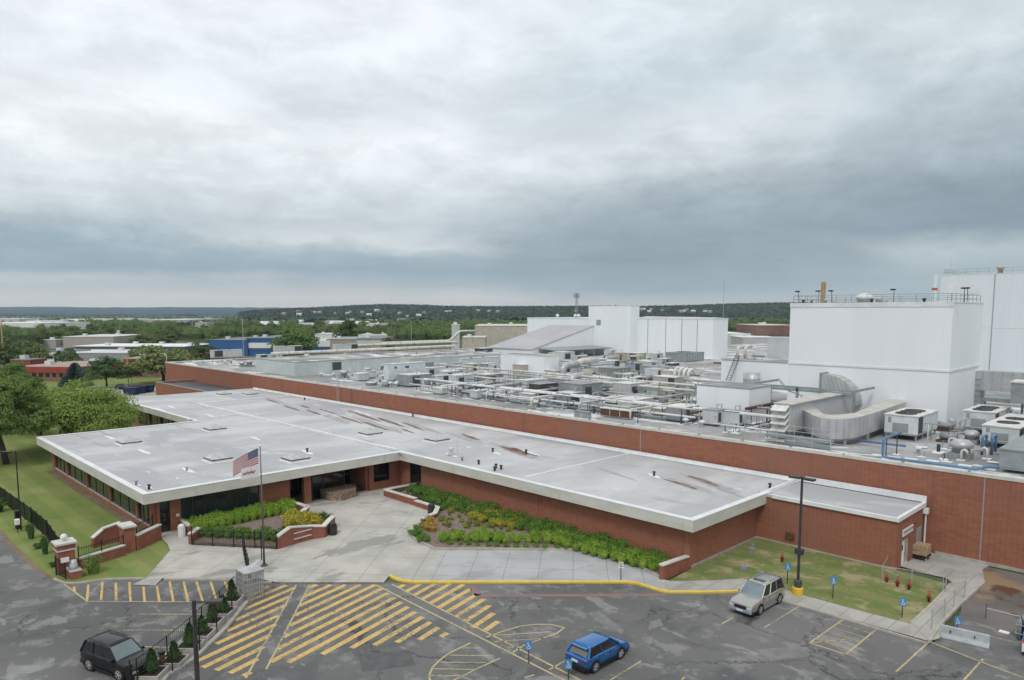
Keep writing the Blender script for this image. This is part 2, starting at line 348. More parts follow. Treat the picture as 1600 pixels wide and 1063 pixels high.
paint('lineyellow', (.62, .41, .12), .8); paint('linepale', (.50, .42, .20), .9); paint('linered', (.28, .13, .12), 1.15); paint('kerbyellow', (.72, .50, .05), .35, (.42, .40, .34))
# one terrain sheet to the horizon
def ring(*r):
    g = MB(); k = 96; vs = []; fs = []
    for q in r:
        for j in range(k):
            a = 2*math.pi*j/k; vs.append((-80+q*math.cos(a), 50+q*math.sin(a), -.06))
    n = len(r)
    fs = [(i*k+j, (i+1)*k+j, (i+1)*k+(j+1) % k, i*k+(j+1) % k) for i in range(n-1) for j in range(k)]+[tuple(range(k))]
    g.add(vs, fs); return g
tag(ring(300, 1000, 3000, 10000).build('ground', 'townground'), kind='structure')
def sheet(name, poly, z, mat):
    m = MB(); m.prism(poly, z-.05, z); return tag(m.build(name, mat), kind='structure')
# lawns
lawn = P2((0, 832), (20, 856), (60, 892), (82, 906), (115, 912), (167, 906), (205, 905), (228, 905), (245, 886), (266, 862), (262, 852), (252, 842), (236, 834))
sheet('lawn', lawn+[(-76, 24.5), (-76, 60), (-160, 75), (-300, 75), (-300, -60), (-130, 4)], 0.0, 'lawn')
sheet('worn_verge', P2((0, 826), (22, 850), (62, 887), (84, 903), (110, 908), (115, 912), (82, 907), (56, 893), (18, 858), (0, 836)), .008, 'dirt')
sheet('parking_lot', P2((0, 836), (20, 858), (60, 894), (82, 907), (115, 913), (167, 908), (205, 907), (400, 908))+P2((432, 911), (608, 911), (640, 912), (980, 912), (1010, 918), (1045, 927), (1160, 926), (1249, 948.5))+[(-13.3, 51.9), (-12.6, 58), (40, 60), (60, -60), (-200, -60), (-200, 0)], .004, 'asphalt')
sheet('service_yard', [(-12.6, 54.0), (-13.4, 60), (-15, 66), (-19.4, 71.8), (60, 72.3), (60, 54)], .0, 'yard')
tag(MB().prism(P2((1600, 852), (1478, 848), (1400, 862), (1395, 880), (1470, 900), (1540, 915), (1535, 890)), -.05, .01).build('yard_concrete', 'yardconcrete'), kind='structure')
# plaza, raised a kerb's height
KH = .10
plaza = P2((228, 905), (245, 886), (266, 862), (262, 852), (252, 842))+[(-75.3, 24.0), (-74.6, 60), (-55, 62)]+P2((1030, 906), (1045, 909), (1045, 925.5), (1030, 923), (1012, 917), (996, 912), (980, 910.3), (645, 910.3), (628, 908.3), (616, 904.3), (609, 900.5), (600, 911.5), (432, 911.5), (400, 905), (300, 905))
sheet('plaza', plaza, KH, 'plaza')
sheet('slab_path', P2((690, 863.5), (905, 863.5), (965, 873), (1034, 908), (1034, 922), (1012, 915.5), (996, 911), (980, 909.3), (668, 909.3)), KH+.006, 'slabs')
sheet('grass_lawn', P2((1045, 910), (1110, 909), (1160, 906), (1222, 922), (1248, 930), (1330, 953), (1422, 977), (1455, 945), (1480, 915))+[(-18.4, 65.0), (-31.9, 65.0), (-31.9, 52.5)], KH+.03, 'lawnworn')
sheet('sidewalk', P2((1045, 926), (1035, 912), (1045, 909), (1110, 908), (1160, 905), (1222, 921), (1330, 952), (1424, 976), (1452, 1004))+[(-22.06, 51.93)]+P2((1160, 925)), KH+.01, 'walk')
sheet('ramp_path', P2((1452, 1004), (1424, 976), (1458, 944), (1488, 913), (1478, 905), (1395, 884), (1402, 878), (1460, 884), (1535, 905), (1538, 912), (1500, 946), (1475, 972), (1468, 1000)), KH+.035, 'walk')
# kerbs
def kerb(name, pts, mat, w=.16, h=.14):
    m = MB()
    for a, b in zip(pts, pts[1:]): m.wall(a, b, w, -.03, h)
    return tag(m.build(name, mat), kind='structure')
kerb('kerb', P2((84, 906), (100, 912), (117, 913), (140, 910), (167, 906.5), (205, 905.5), (228, 905.8)), 'concretebase')
kerb('kerb', P2((256, 906.5), (320, 907), (376, 907.5), (395, 907.5)), 'concretebase')
kerb('kerb', P2((425, 911), (400, 913), (398, 916)), 'concretebase')
kerb('yellow_kerb', P2((609, 901), (616, 905), (628, 909), (645, 911), (700, 911), (980, 911), (996, 913), (1012, 918), (1030, 924), (1045, 926.5), (1100, 926.8), (1165, 925.5)), 'kerbyellow', .24, .15)
kerb('kerb', [tuple(G(1168, 926)[:2]), (-22.06, 51.86), (-13.4, 51.9)], 'concretebase', .14, .13)
kerb('kerb', P2((1452, 1004), (1475, 972), (1500, 946), (1538, 912)), 'concretebase', .18, .2)
kerb('kerb', P2((1424, 976), (1458, 944), (1486, 914)), 'concretebase', .18, .16)
sheet('ramp_slab', P2((228, 905), (254, 905), (243, 916), (208, 915)), .09, 'walk')
# older repair patches in the asphalt
surf('asphaltpatch', (.20, .20, .195), (.15, .15, .148), 1.2, rough=.85); surf('asphaltpatchdark', (.085, .085, .088), (.11, .11, .11), 1.2, rough=.8)
for i, (poly_, mt_) in enumerate(((((1015, 972), (1032, 966), (1036, 978), (1012, 985)), 'asphaltpatch'), (((860, 1003), (884, 1000), (889, 1012), (862, 1016)), 'asphaltpatchdark'), (((918, 958), (936, 955), (975, 984), (972, 991), (938, 974)), 'asphaltpatch'), (((20, 940), (60, 935), (64, 945), (18, 951)), 'asphaltpatch'), (((1180, 1015), (1250, 1010), (1262, 1026), (1190, 1034)), 'asphaltpatch'), (((560, 1022), (640, 1016), (650, 1040), (566, 1050)), 'asphaltpatchdark'))):
    m = MB(); m.sheet(P2(*poly_), .007); tag(m.build('asphalt_patch', mt_), kind='structure')
# painted markings on the asphalt
def stripe(m, a, b, w, z=.010):
    a = Vector((a[0], a[1])); b = Vector((b[0], b[1])); d = (b-a).normalized(); q = Vector((-d.y, d.x))*w/2
    m.add([(p.x, p.y, z) for p in (a-q, b-q, b+q, a+q)], [(0, 1, 2, 3)])
def g2(x, y): return G(x, y)
ym = MB(); thin = MB(); rm = MB()
for a, b in [((115.5, 917), (117, 925)), ((138, 914), (136, 938)), ((160, 910), (158, 939)), ((181, 911), (181.5, 940)), ((202, 910), (204, 940)), ((224, 917), (226, 940)), ((245, 915), (249, 940)), ((265, 909), (271, 941)), ((287, 909), (294, 941)), ((307, 909), (317, 941)), ((329, 909), (339, 941)), ((351, 909), (357, 922))]:
    stripe(ym, g2(*a), g2(*b), .17)
for a, b in [((100, 913), (138, 941)), ((138, 940), (340, 941)), ((340, 941), (371, 909))]: stripe(thin, g2(*a), g2(*b), .13, .013)
for a, b in [((218, 960), (318, 960)), ((192, 985), (294, 985)), ((212, 1010.5), (266, 1012)), ((215, 1021), (220, 1013)), ((231, 1032), (240, 1013))]: stripe(thin, g2(*a), g2(*b), .11, .013)
# hatched pedestrian area in the entrance loop
def hatch(polys_lines, m, w): 
    for a, b in polys_lines: stripe(m, g2(*a), g2(*b), w)
L1 = []   # left block, bounded on the right by the slanted walkway edge (463,915)->(402,1029)
import itertools
def lerp(a, b, t): return (a[0]+(b[0]-a[0])*t, a[1]+(b[1]-a[1])*t)
def clipseg(poly, a, d):
    """interval of line a+s*d inside the convex-ish polygon (ground coordinates)"""
    ts = []
    for p, q in zip(poly, poly[1:]+poly[:1]):
        ex, ey = q[0]-p[0], q[1]-p[1]; D = d[0]*(-ey)+ex*d[1]
        if abs(D) < 1e-9: continue
        rx, ry = p[0]-a[0], p[1]-a[1]
        s = (rx*(-ey)+ex*ry)/D; u = (d[0]*ry-d[1]*rx)/D
        if 0 <= u <= 1: ts.append(s)
    ts.sort(); return ts
A0 = Vector(g2(424, 1043)[:2]); A1 = Vector(g2(588, 917)[:2]); hd = (Vector(g2(690, 925)[:2])-Vector(g2(504, 1035)[:2]))
# stripe direction measured on the long middle stripes
hd = (Vector(g2(612, 938)[:2])-Vector(g2(430, 1033)[:2])).normalized(); hn = Vector((-hd.y, hd.x))
blocks = [P2((400, 917), (463, 914), (388, 1058), (300, 1040), (345, 1000), (395, 930)),
          P2((484, 914), (587, 914), (690, 984), (706, 993), (640, 1002), (540, 1014), (480, 1028), (418, 1044)),
          P2((612, 914), (722, 912), (762, 940), (784, 982), (748, 987), (700, 956))]
base = Vector(g2(540, 975)[:2])
for bi, poly in enumerate(blocks):
    for i in range(-30, 31):
        a = base+hn*(i*1.02+.1); ts = clipseg(poly, a, hd)
        for s0, s1 in zip(ts[::2], ts[1::2]):
            if s1-s0 > .5: stripe(ym, a+hd*s0, a+hd*s1, .44)
for a, b in [((463, 914), (384, 1060)), ((484, 914), (416, 1046)), ((587, 914), (905, 1075)), ((612, 913), (930, 1075))]: stripe(thin, g2(*a), g2(*b), .15, .013)
# lens-shaped hatched islands
for poly in ([(735, 1005), (718, 1013), (700, 1022), (686, 1033), (676, 1043), (671, 1055), (672, 1068), (690, 1072), (722, 1057), (750, 1043), (781, 1029)],
             [(760, 996), (785, 987), (812, 979), (835, 976), (860, 976), (882, 981), (870, 990), (845, 999), (820, 1008), (801, 1020)]):
    for a, b in zip(poly, poly[1:]): stripe(thin, g2(*a), g2(*b), .13, .013)
for a, b in [((720, 1013), (750, 1013)), ((702, 1024), (772, 1025.5)), ((688, 1035), (760, 1036)), ((677, 1045.5), (742, 1046.5)), ((672, 1056), (722, 1056.5)), ((773, 993), (861, 987.5)), ((773, 1003), (850, 998)), ((788, 1012), (812, 1011.5))]: stripe(thin, g2(*a), g2(*b), .10, .013)
# stalls
for a, b in [((1248.7, 947.8), (1194.4, 981)), ((1146, 965), (1128, 975)), ((1318, 968), (1264.8, 1005)), ((1369, 984), (1322, 1022.5)), ((1264.8, 1005), (1322, 1022.5)), ((1452, 1003), (1400, 1050)), ((1536, 1030), (1506, 1063)), ((1452, 1003), (1560, 1045)), ((1560, 1045), (1620, 1067)), ((1002, 1033), (946, 1068)), ((886, 1031), (858, 1047)), ((1070, 1058), (1060, 1068)), ((1548, 995), (1582, 1003)), ((820, 1059), (835, 1055))]: stripe(thin, g2(*a), g2(*b), .12, .013)
for i in range(1, 6):
    s = i/6.; stripe(thin, g2(*lerp((1264.8, 1005), (1318, 968), s)), g2(*lerp((1322, 1022.5), (1369, 984), s)), .09, .017)
stripe(thin, g2(1264.8, 1005), g2(1320, 1000), .09, .017)
for a, b in [((737, 918), (747, 931)), ((747, 931), (1010, 930)), ((1010, 930), (1042, 929))]: stripe(rm, g2(*a), g2(*b), .5, .010)
tag(ym.build('yellow_hatching', 'lineyellow'), kind='structure'); tag(thin.build('stall_lines', 'linepale'), kind='structure'); tag(rm.build('red_kerbside_line', 'linered'), kind='structure')
# ------------------------------------------------------------------ the low office building
ZR, ZB = 4.67, 3.66
XA, XB_, XC, XE = -117.0, -72.7, -31.2, -19.5
YA, YB_, YD, YW = 21.95, 51.8, 64.9, 72.1
_n = G(285, 656.5, ZR); _q = G(192, 626.5, ZR)
YN = _n.y; XQ = -158.2; YQ = _q.y
roofpoly = [(XA, YA), (XB_, YA), (XB_, YB_), (XC, YB_), (XC, YD), (XC, YW), (XQ, YW), (XQ, YQ), (XA, YQ)]
if True:
    # the rear block starts at YQ; the wing's rear edge runs on the same line
    pass
def offs(poly, d):
    n = len(poly); out = []
    ar = sum(poly[i][0]*poly[(i+1) % n][1]-poly[(i+1) % n][0]*poly[i][1] for i in range(n)); s = 1 if ar > 0 else -1
    for i in range(n):
        p0, p1, p2 = Vector(poly[i-1]), Vector(poly[i]), Vector(poly[(i+1) % n])
        a = (p1-p0).normalized(); b = (p2-p1).normalized(); na = Vector((-a.y, a.x))*s; nb = Vector((-b.y, b.x))*s
        k = (na+nb); k = k/(k.length_squared/2) if k.length > .01 else na
        out.append(tuple(p1+k*d))
    return out
def ringm(poly, d, z0, z1):
    inn = offs(poly, d); n = len(poly); m = MB()
    vs = [(x, y, z0) for x, y in poly]+[(x, y, z1) for x, y in poly]+[(x, y, z0) for x, y in inn]+[(x, y, z1) for x, y in inn]
    fs = []
    for i in range(n):
        j = (i+1) % n; fs += [(i, j, n+j, n+i), (n+i, n+j, 3*n+j, 3*n+i), (3*n+i, 3*n+j, 2*n+j, 2*n+i), (2*n+i, 2*n+j, j, i)]
    return m.add(vs, fs)
ob = empty('office_building', (-95, 45, 0)); tag(ob, 'long low red brick office building with flat pale roofs and deep cream fascia', 'building')
def part(m, name, mat, parent, **k):
    o = m.build(name, mat, **k); o.parent = parent
    o.matrix_parent_inverse = Matrix.Translation(-parent.location) if abs(parent.rotation_euler.z) < 1e-6 else parent.matrix_world.inverted(); return o
part(ringm(roofpoly, .22, ZB, ZR-.03), 'fascia', 'fascia', ob)
part(ringm(offs(roofpoly, -.02), .62, ZR-.028, ZR+.03), 'roof_edge_cap', 'capmetal', ob)
part(MB().prism(offs(roofpoly, .24), ZB+.35, ZR-.06), 'roof_deck', 'membrane', ob)
part(MB().prism(offs(roofpoly, .23), ZB+.12, ZB+.3), 'soffit', 'soffit', ob)
# walls on the visible faces
WX, WY = -74.3, 23.4          # wing faces
def ypx(px, x=WX, z=2.0): return 15+along((x, 15, z), 'y', 1, px)
def xpx(px, y=WY, z=2.0): return -10-along((-10, y, z), 'x', -1, px)
wall = MB(); base = MB(); gl = []; 
TOP = ZB+.115
# long facade and its end, extension
wall.box(XQ+1.3, YQ+1.3, 0, XQ+1.6, YW-.02, TOP)
fx = -32.15; fy = 52.85
yw0 = ypx(658, z=2)   # not used for this plane
wx1 = xpx(658, fy, 2.0)
wall.box(wx1, fy, .0, fx, fy+.35, TOP)                       # long facade right of its window
wall.box(fx-.35, fy+.35, .25, fx, YW-.02, TOP)                   # short end facing the yard
base.box(fx-.3, fy+.36, -.02, fx+.05, 64.88, .24)
wx0 = xpx(640, fy, 2.0)
wall.box(WX, fy, 0, wx0, fy+.35, TOP); wall.box(wx0, fy, 0, wx1, fy+.35, .55)
# wing, face A (towards the lawn)
cols = [xpx(p, WY, 2.0) for p in (104, 135, 170.6, 212.7)]
xl, xr_ = XA+1.3, WX
wall.box(xl, WY, 0, xl+1.3, WY+.4, TOP); wall.box(xl+1.3, WY+.02, 0, xr_-.6, WY+.35, .5)
for c in cols: wall.box(c-.22, WY, .5, c+.22, WY+.4, TOP)
wall.box(xr_-1.0, WY, 0, xr_-.6, WY+.4, TOP)
edges = [xl+1.3]+cols+[xr_-1.0]
base.box(xl+1.3, WY-.06, .5, xr_-.6, WY+.3, .56)
# back wing faces
wall.box(xl, WY+.4, 0, xl+.35, YQ+1.6, TOP)
wall.box(XQ+1.6, YQ+1.3, 0, xl, YQ+1.6, .6)
for k in range(6): wall.box(XQ+3+k*6, YQ+1.2, 0, XQ+3.3+k*6, YQ+1.6, TOP)
# wing, face B (towards the plaza)
Y = {p: ypx(p) for p in (236, 250, 266, 283, 405, 452, 475, 486, 577, 584, 609, 633)}
wall.box(WX-.4, WY+.4 if False else Y[236], 0, WX, Y[250], TOP); wall.box(WX-.4, Y[266], 0, WX, Y[283], TOP)
wall.box(WX-.4, Y[283], 0, WX-.02, Y[405], .55)
wall.box(WX-.4, Y[405], 0, WX, Y[452], TOP)
wall.box(WX-.5, Y[475], 0, WX+.05, Y[486], TOP)
wall.box(WX-.4, Y[577], 0, WX, Y[584], TOP); wall.box(WX-.4, Y[584], 0, WX-.02, Y[609], 1.0)
wall.box(WX-.4, Y[609], 0, WX, fy+.35, TOP)
wall.box(WX-4.2, Y[452], 0, WX-.4, Y[452]+.3, TOP); wall.box(WX-4.2, Y[577]-.3+.02, 0, WX-.4, Y[577]+.02, TOP)
part(wall, 'wall', 'brick', ob)
for x0, y0, x1, y1 in ((fx-.1, fy+.02, 0, 0),): pass
part(base, 'sill_and_base', 'concretebase', ob)
def window(x0, y0, z0, x1, y1, z1, mat, n=1, fr='bronze', name='window'):
    """glazed opening with frame and mullions, axis aligned"""
    ax = 0 if abs(x1-x0) > abs(y1-y0) else 1
    g = MB().box(x0, y0, z0, x1, y1, z1); w = part(g, name, mat, ob)
    f = MB(); e = .05
    if ax == 0:
        for i in range(n+1):
            x = x0+(x1-x0)*i/n; f.box(x-.05, y0-e, z0, x+.05, y0-.003, z1)
        f.box(x0, y0-e+.003, z0-.02, x1, y0-.005, z0+.08); f.box(x0, y0-e+.003, z1-.1, x1, y0-.005, z1)
    else:
        for i in range(n+1):
            y = y0+(y1-y0)*i/n; f.box(x1+.003, y-.05, z0, x1+e, y+.05, z1)
        f.box(x1+.005, y0, z0-.02, x1+e-.003, y1, z0+.08); f.box(x1+.005, y0, z1-.1, x1+e-.003, y1, z1)
    fo = f.build('frame', fr); fo.parent = w; return w
for a, b in zip(edges, edges[1:]): window(a+.2, WY+.22, .56, b-.2, WY+.3, TOP, 'glassgreen', 3)
window(xr_-.6, WY+.15, 0, xr_-.02, WY+.3, TOP, 'glassgreen', 1)
window(XQ+1.7, YQ+1.42, .6, xl, YQ+1.5, TOP, 'glassdark', 14)
window(WX-.3, Y[283], .55, WX-.15, Y[405], TOP, 'glassblue', 7)
window(WX-.3, Y[584], 1.0, WX-.15, Y[609], TOP-.1, 'glassdark', 1)
window(wx0, fy+.15, .55, wx1, fy+.3, TOP, 'glassdark', 1)
window(WX-4.2, Y[452]+.3, 0, WX-4.0, Y[577]-.3, TOP, 'glassdark', 7)
# entrance vestibule with raking frame
v = MB(); v.box(WX-3.9, Y[486]+1.0, 0, WX-1.6, Y[577]-2.6, 2.75); vo = part(v, 'entrance_vestibule', 'glassdark', ob)
f = MB()
for q in (0, .33, .66, 1): 
    yy = Y[486]+1.0+(Y[577]-3.6-Y[486])*q; f.box(WX-1.597, yy-.06, 0, WX-1.53, yy+.06, 2.78)
f.box(WX-1.597, Y[486]+1, 2.66, WX-1.535, Y[577]-2.6, 2.82)
f.tube([(WX-1.4, Y[486]+2.2, 3.2), (WX-1.4, Y[577]-.5, 1.9)], .05, 4); f.build('frame', 'bronze').parent = vo
d = MB(); d.box(WX-.3, Y[250], 0, WX-.2, Y[266], 2.5); do = part(d, 'door', 'glassdark', ob)
h = MB(); h.box(WX-.197, Y[250]+.15, 0, WX-.14, Y[250]+.25, 2.5); h.box(WX-.197, Y[266]-.25, 0, WX-.14, Y[266]-.15, 2.5); h.box(WX-.197, Y[250]+.25, 2.4, WX-.145, Y[266]-.25, 2.5); h.build('frame', 'black').parent = do
h = MB(); [h.box(WX-.19, Y[250]+.45, z, WX-.15, Y[266]-.5, z+.16) for z in (1.25, 1.6)]; h.build('notice', 'galv').parent = do
part(MB().box(WX-.3, Y[250], 2.5, WX-.2, Y[266], TOP), 'transom', 'glassblue', ob)
part(MB().box(WX-.0, Y[266]+.55, 1.5, WX+.05, Y[266]+.85, 1.75), 'wall_plate', 'signwhite', ob)
d = MB(); yb = Y[609]+.9; d.box(WX, yb, .1, WX+.05, yb+1.1, 2.5); do = part(d, 'side_door', 'brickplain', ob); do['label'] = 'brick red painted service door'
h = MB(); h.box(WX+.05, yb+.9, 1.1, WX+.1, yb+1.0, 1.2); h.build('handle', 'chrome').parent = do
# extension block
ex = MB(); ex.box(fx, 64.9, .25, XE-.02, 65.2, ZR-.05); yd0, yd1 = 66.3, 68.4
ex.box(XE-.35, 65.2, .0, XE-.02, yd0, ZR-.05); ex.box(XE-.35, yd1, 0, XE-.02, YW-.02, ZR-.05); ex.box(XE-.35, yd0, 2.35, XE-.02, yd1, ZR-.05)
part(ex, 'extension_wall', 'brick', ob)
part(MB().box(fx+.06, 64.84, -.02, XE+.02, 65.1, .25), 'footing', 'concretebase', ob)
part(MB().box(XC+.02, 64.9-.1, ZR-.30, XE+.1, YW, ZR-.045), 'extension_roof', 'membrane', ob)
m = MB(); m.box(XC+.63, 64.7, ZR-.32, XE+.12, 64.98, ZR+.02); m.box(XE-.16, 64.985, ZR-.32, XE+.125, YW, ZR+.04); part(m, 'extension_edge_cap', 'capmetal', ob)
m = MB(); m.box(XC+.65, 71.93, ZR+.04, XE+.14, YW-.005, ZR+.62); m.box(XQ+.7, 71.93, ZR+.03, XC+.62, YW-.005, ZR+.32); part(m, 'wall_flashing', 'capmetal', ob)
# door, door sign, louvre, downpipe on the extension's end
d = MB().box(XE-.25, yd0+.1, .05, XE-.15, yd0+1.1, 2.25); do = part(d, 'staff_door', 'signwhite', ob)
MB().box(XE-.148, yd0+.35, 1.35, XE-.14, yd0+.75, 1.85).build('door_window', 'glassdark').parent = do
MB().box(XE-.145, yd0+.98, 1.0, XE-.08, yd0+1.04, 1.1).build('handle', 'chrome').parent = do
part(MB().box(XE-.25, yd0+1.1, .05, XE-.12, yd1-.1, 2.25), 'door_side_panel', 'galv', ob)
sg = part(MB().box(XE-.0, 66.15, 2.75, XE+.06, 68.9, 3.35), 'door_sign', 'signwhite', ob, bevel=.01)
def text(txt, size, loc, rot, mat, parent, name='lettering', ext=.004, sx=1.0):
    cu = bpy.data.curves.new(name, 'FONT'); cu.body = txt; cu.size = size; cu.align_x = 'CENTER'; cu.align_y = 'CENTER'; cu.extrude = ext
    o = bpy.data.objects.new(name, cu); col.objects.link(o)
    me = bpy.data.meshes.new_from_object(o); bpy.data.objects.remove(o)
    o = bpy.data.objects.new(name, me); col.objects.link(o); me.materials.clear(); me.materials.append(MATS[mat])
    o.location = loc; o.rotation_euler = rot; o.scale = (sx, 1, 1)
    if parent:
        o.parent = parent; o.matrix_parent_inverse = parent.matrix_basis.inverted()
        if parent.parent: o.matrix_parent_inverse = (parent.parent.matrix_basis @ parent.matrix_parent_inverse @ parent.matrix_basis).inverted()
    return o
text('STORE ROOM', .40, (XE+.066, 67.52, 3.05), (math.pi/2, 0, math.pi/2), 'black', sg)
part(MB().box(XE-.0, 70.0, 1.1, XE+.06, 71.3, 2.7), 'wall_louvre', 'trimgrey', ob)
m = MB(); m.box(XE+.02, 71.55, 3.75, XE+.42, 72.0, 4.25); m.tube([(XE+.2, 71.8, 3.8), (XE+.2, 71.8, .1)], .08, 8); part(m, 'downpipe', 'capmetal', ob)
m = MB(); m.tube([(XE, 68.95, 3.35), (XE+.25, 69.05, 3.45)], .06, 6); part(m, 'door_lamp', 'bronze', ob)
# roof joints
m = MB()
def jx(a, b, w=.35, h=.22):
    p, q = G(*a, ZR), G(*b, ZR); y = (p.y+q.y)/2; m.box(min(p.x, q.x), y-w/2, ZR-.07, max(p.x, q.x), y+w/2, ZR-.06+h)
def jy(a, b, w=.35, h=.22):
    p, q = G(*a, ZR), G(*b, ZR); x = (p.x+q.x)/2; m.box(x-w/2, min(p.y, q.y), ZR-.07, x+w/2, max(p.y, q.y), ZR-.062+h)
jx((310, 632), (622, 703.5)); jy((310, 632), (455, 617)); jy((296, 657), (376, 647)); jy((820, 745), (995, 706), .25, .08); jy((1204, 768), (1254, 748), .3, .3)
part(m, 'roof_joint', 'capmetal', ob)
m = MB()
for (px, py, wd) in ((600, 696, 60), (570, 690, 50), (350, 648, 30)):
    p = G(px, py, ZR)
# skylights
def skylight(px, py):
    p = G(px, py, ZR); s = 1.2
    b = part(MB().box(p.x-s-.25, p.y-s-.25, ZR-.07, p.x+s+.25, p.y+s+.25, ZR+.02), 'skylight', 'whitepatch', ob)
    c = MB(); c.box(p.x-s, p.y-s, ZR+.02, p.x+s, p.y+s, ZR+.2); c.build('curb', 'capmetal').parent = b
    f = MB(); f.box(p.x-s-.06, p.y-s-.06, ZR+.2, p.x+s+.06, p.y+s+.06, ZR+.32); f.build('frame', 'darksteel').parent = b
    g = MB(); a = s-.02; g.add([(p.x-a, p.y-a, ZR+.325), (p.x+a, p.y-a, ZR+.325), (p.x+a, p.y+a, ZR+.325), (p.x-a, p.y+a, ZR+.325), (p.x, p.y, ZR+1.0)], [(0, 1, 4), (1, 2, 4), (2, 3, 4), (3, 0, 4)]); g.build('dome', 'skyglass').parent = b
surf('skyglass', (.36, .37, .35), (.46, .47, .46), 2, rough=.25)
for c in ((202, 693), (341, 719), (462, 719), (336, 672), (579, 679), (683, 689), (350, 617), (391, 617)): skylight(*c)
# ponding marks, bright patches and small vents on the membrane
def blob(m, px, py, w, h, z, k=18, rot=0.0, seed=0):
    c = G(px, py, z); rd = random.Random(seed); pts = []
    a = G(px+w/2, py, z)-G(px-w/2, py, z)
    ex_ = (G(px+w/2, py+.16*w, z)-G(px-w/2, py-.16*w, z))/2; ey_ = (G(px, py+h/2, z)-G(px, py-h/2, z))/2
    for i in range(k):
        q = 2*math.pi*i/k; rr = .75+.45*rd.random(); v = c+ex_*math.cos(q)*rr+ey_*math.sin(q)*rr; pts.append((v.x, v.y))
    m.sheet(pts, z)
pb = MB(); pg = MB(); pw = MB()
for i, (x, y, w_, h_) in enumerate([(425, 627, 26, 2.5), (455, 637.5, 34, 3.5), (476, 635.5, 18, 3), (490, 644.5, 30, 3.5), (512, 643, 36, 2.2), (569, 650, 62, 4), (609, 659.5, 50, 5), (584, 665, 60, 4), (637, 673.5, 28, 3), (654, 670, 30, 2), (735, 683, 38, 4), (803, 704, 52, 7), (820, 706, 50, 5), (1098, 751, 66, 6), (1070, 758, 48, 5), (1048, 752, 30, 2), (640, 664, 40, 2.5), (545, 655, 50, 3)]):
    blob(pb, x, y, w_*.8, h_*.8, ZR-.045, seed=i)
for i, (x, y, w_, h_) in enumerate([(526, 654.7, 46, 7), (590, 664, 90, 6), (660, 668, 60, 4), (430, 626, 40, 4), (730, 686, 60, 6), (1100, 752, 100, 9), (1075, 758, 76, 8), (806, 705, 80, 9), (600, 700, 60, 2.4), (130, 684, 26, 3), (154, 694, 22, 3), (120, 704, 18, 2), (165, 678, 22, 2), (580, 691, 40, 2), (960, 740, 60, 3), (1140, 770, 50, 3)]):
    blob(pg, x, y, w_, h_, ZR-.052, seed=90+i)
for i, (x, y, w_, h_) in enumerate([(172, 684, 18, 3), (226, 706, 22, 4), (294, 735, 24, 5), (480, 707, 20, 4), (399, 685, 16, 3), (705, 711, 20, 4), (775, 708, 14, 3), (1022, 744, 22, 4), (215, 757, 14, 3), (234, 762, 14, 3), (350, 640, 20, 2), (250, 640, 18, 2), (268, 636, 14, 2), (560, 643, 14, 2), (575, 648, 12, 2), (830, 708, 30, 2), (330, 650, 20, 2), (320, 634, 20, 2)]):
    blob(pw, x, y, w_, h_, ZR-.038, seed=40+i)
part(pb, 'ponding_mark', 'pond', ob); part(pg, 'damp_mark', 'pondgrey', ob); part(pw, 'membrane_patch', 'whitepatch', ob)
for (x, y) in ((213, 757), (233, 764), (722, 719), (748, 725), (775, 731), (783, 733), (773, 735), (480, 706), (292, 735), (1022, 743), (1203, 762), (476, 625), (645, 651), (770, 706), (822, 708)):
    p = G(x, y, ZR); v = MB(); v.lathe([(.12, -.05), (.12, .3), (.2, .32), (.2, .42), (.05, .48)], (p.x, p.y, ZR), 8); part(v, 'vent_pipe', random.choice(['darksteel', 'galv', 'darksteel']), ob, smooth=True)
p = G(705, 711, ZR); v = MB(); v.box(p.x-.3, p.y-.3, ZR, p.x+.3, p.y+.3, ZR+.25); v.lathe([(.18, .25), (.18, .6), (.35, .65), (.35, .85), (.1, .95)], (p.x, p.y, ZR), 10); part(v, 'roof_fan', 'unitwhite', ob)
v = MB().tube([(p.x+.9, p.y+.2, ZR), (p.x+.9, p.y+.2, ZR+2)], .025, 5); part(v, 'aerial', 'galv', ob)
# stone planter tub at the entrance
sp = MB(); c = [G(*q, KH) for q in ((502, 781), (556, 776), (549, 765))]
q0, q1, q2 = Vector(c[0]), Vector(c[1]), G(552, 768, KH)
pts = [tuple(G(x, y, KH)[:2]) for x, y in ((501, 778), (514, 783), (534, 783), (556, 776), (556, 768), (501, 768))]
sp.prism(pts, KH-.02, KH+.85); so = sp.build('stone_planter', 'stone'); tag(so, 'low fieldstone planter wall curving in front of the dark entrance glass', 'planter')
sp = MB(); sp.prism(offs(pts, -.05), KH+.852, KH+.93); sp.build('cap', 'stone').parent = so
# ------------------------------------------------------------------ flat dark-roofed annex left of the long wall
an = empty('brick_annex', (-190, 68, 0)); tag(an, 'low red brick annex with sunken dark wet roof against the long brick wall', 'building')
c = G(243, 596.5, 4.4); ax0 = c.x; ay0 = c.y; 
m = MB(); m.box(ax0, ay0, 0, -158.3, ay0+.3, 4.3); m.box(ax0, ay0+.3, 0, ax0+.3, 72.3, 4.3); part(m, 'wall', 'brick', an)
part(MB().box(ax0+.3, ay0+.3, 0, -158.35, 72.35, 3.9), 'roof', 'blackroof', an)
m = MB(); m.box(ax0-.05, ay0-.05, 4.3, -158.3, ay0+.35, 4.4); m.box(ax0-.05, ay0+.353, 4.3, ax0+.35, 72.35, 4.4); part(m, 'coping', 'trimgrey', an)
# ------------------------------------------------------------------ the big factory
ZW = 8.0; ZF = 7.55
FX0 = -214.5; FX1 = 40.0; FY = 72.4
fb = empty('factory_building', (-100, 140, 0)); tag(fb, 'huge flat roofed factory hall behind one long plain red brick wall', 'factory')
FYB = 330.0
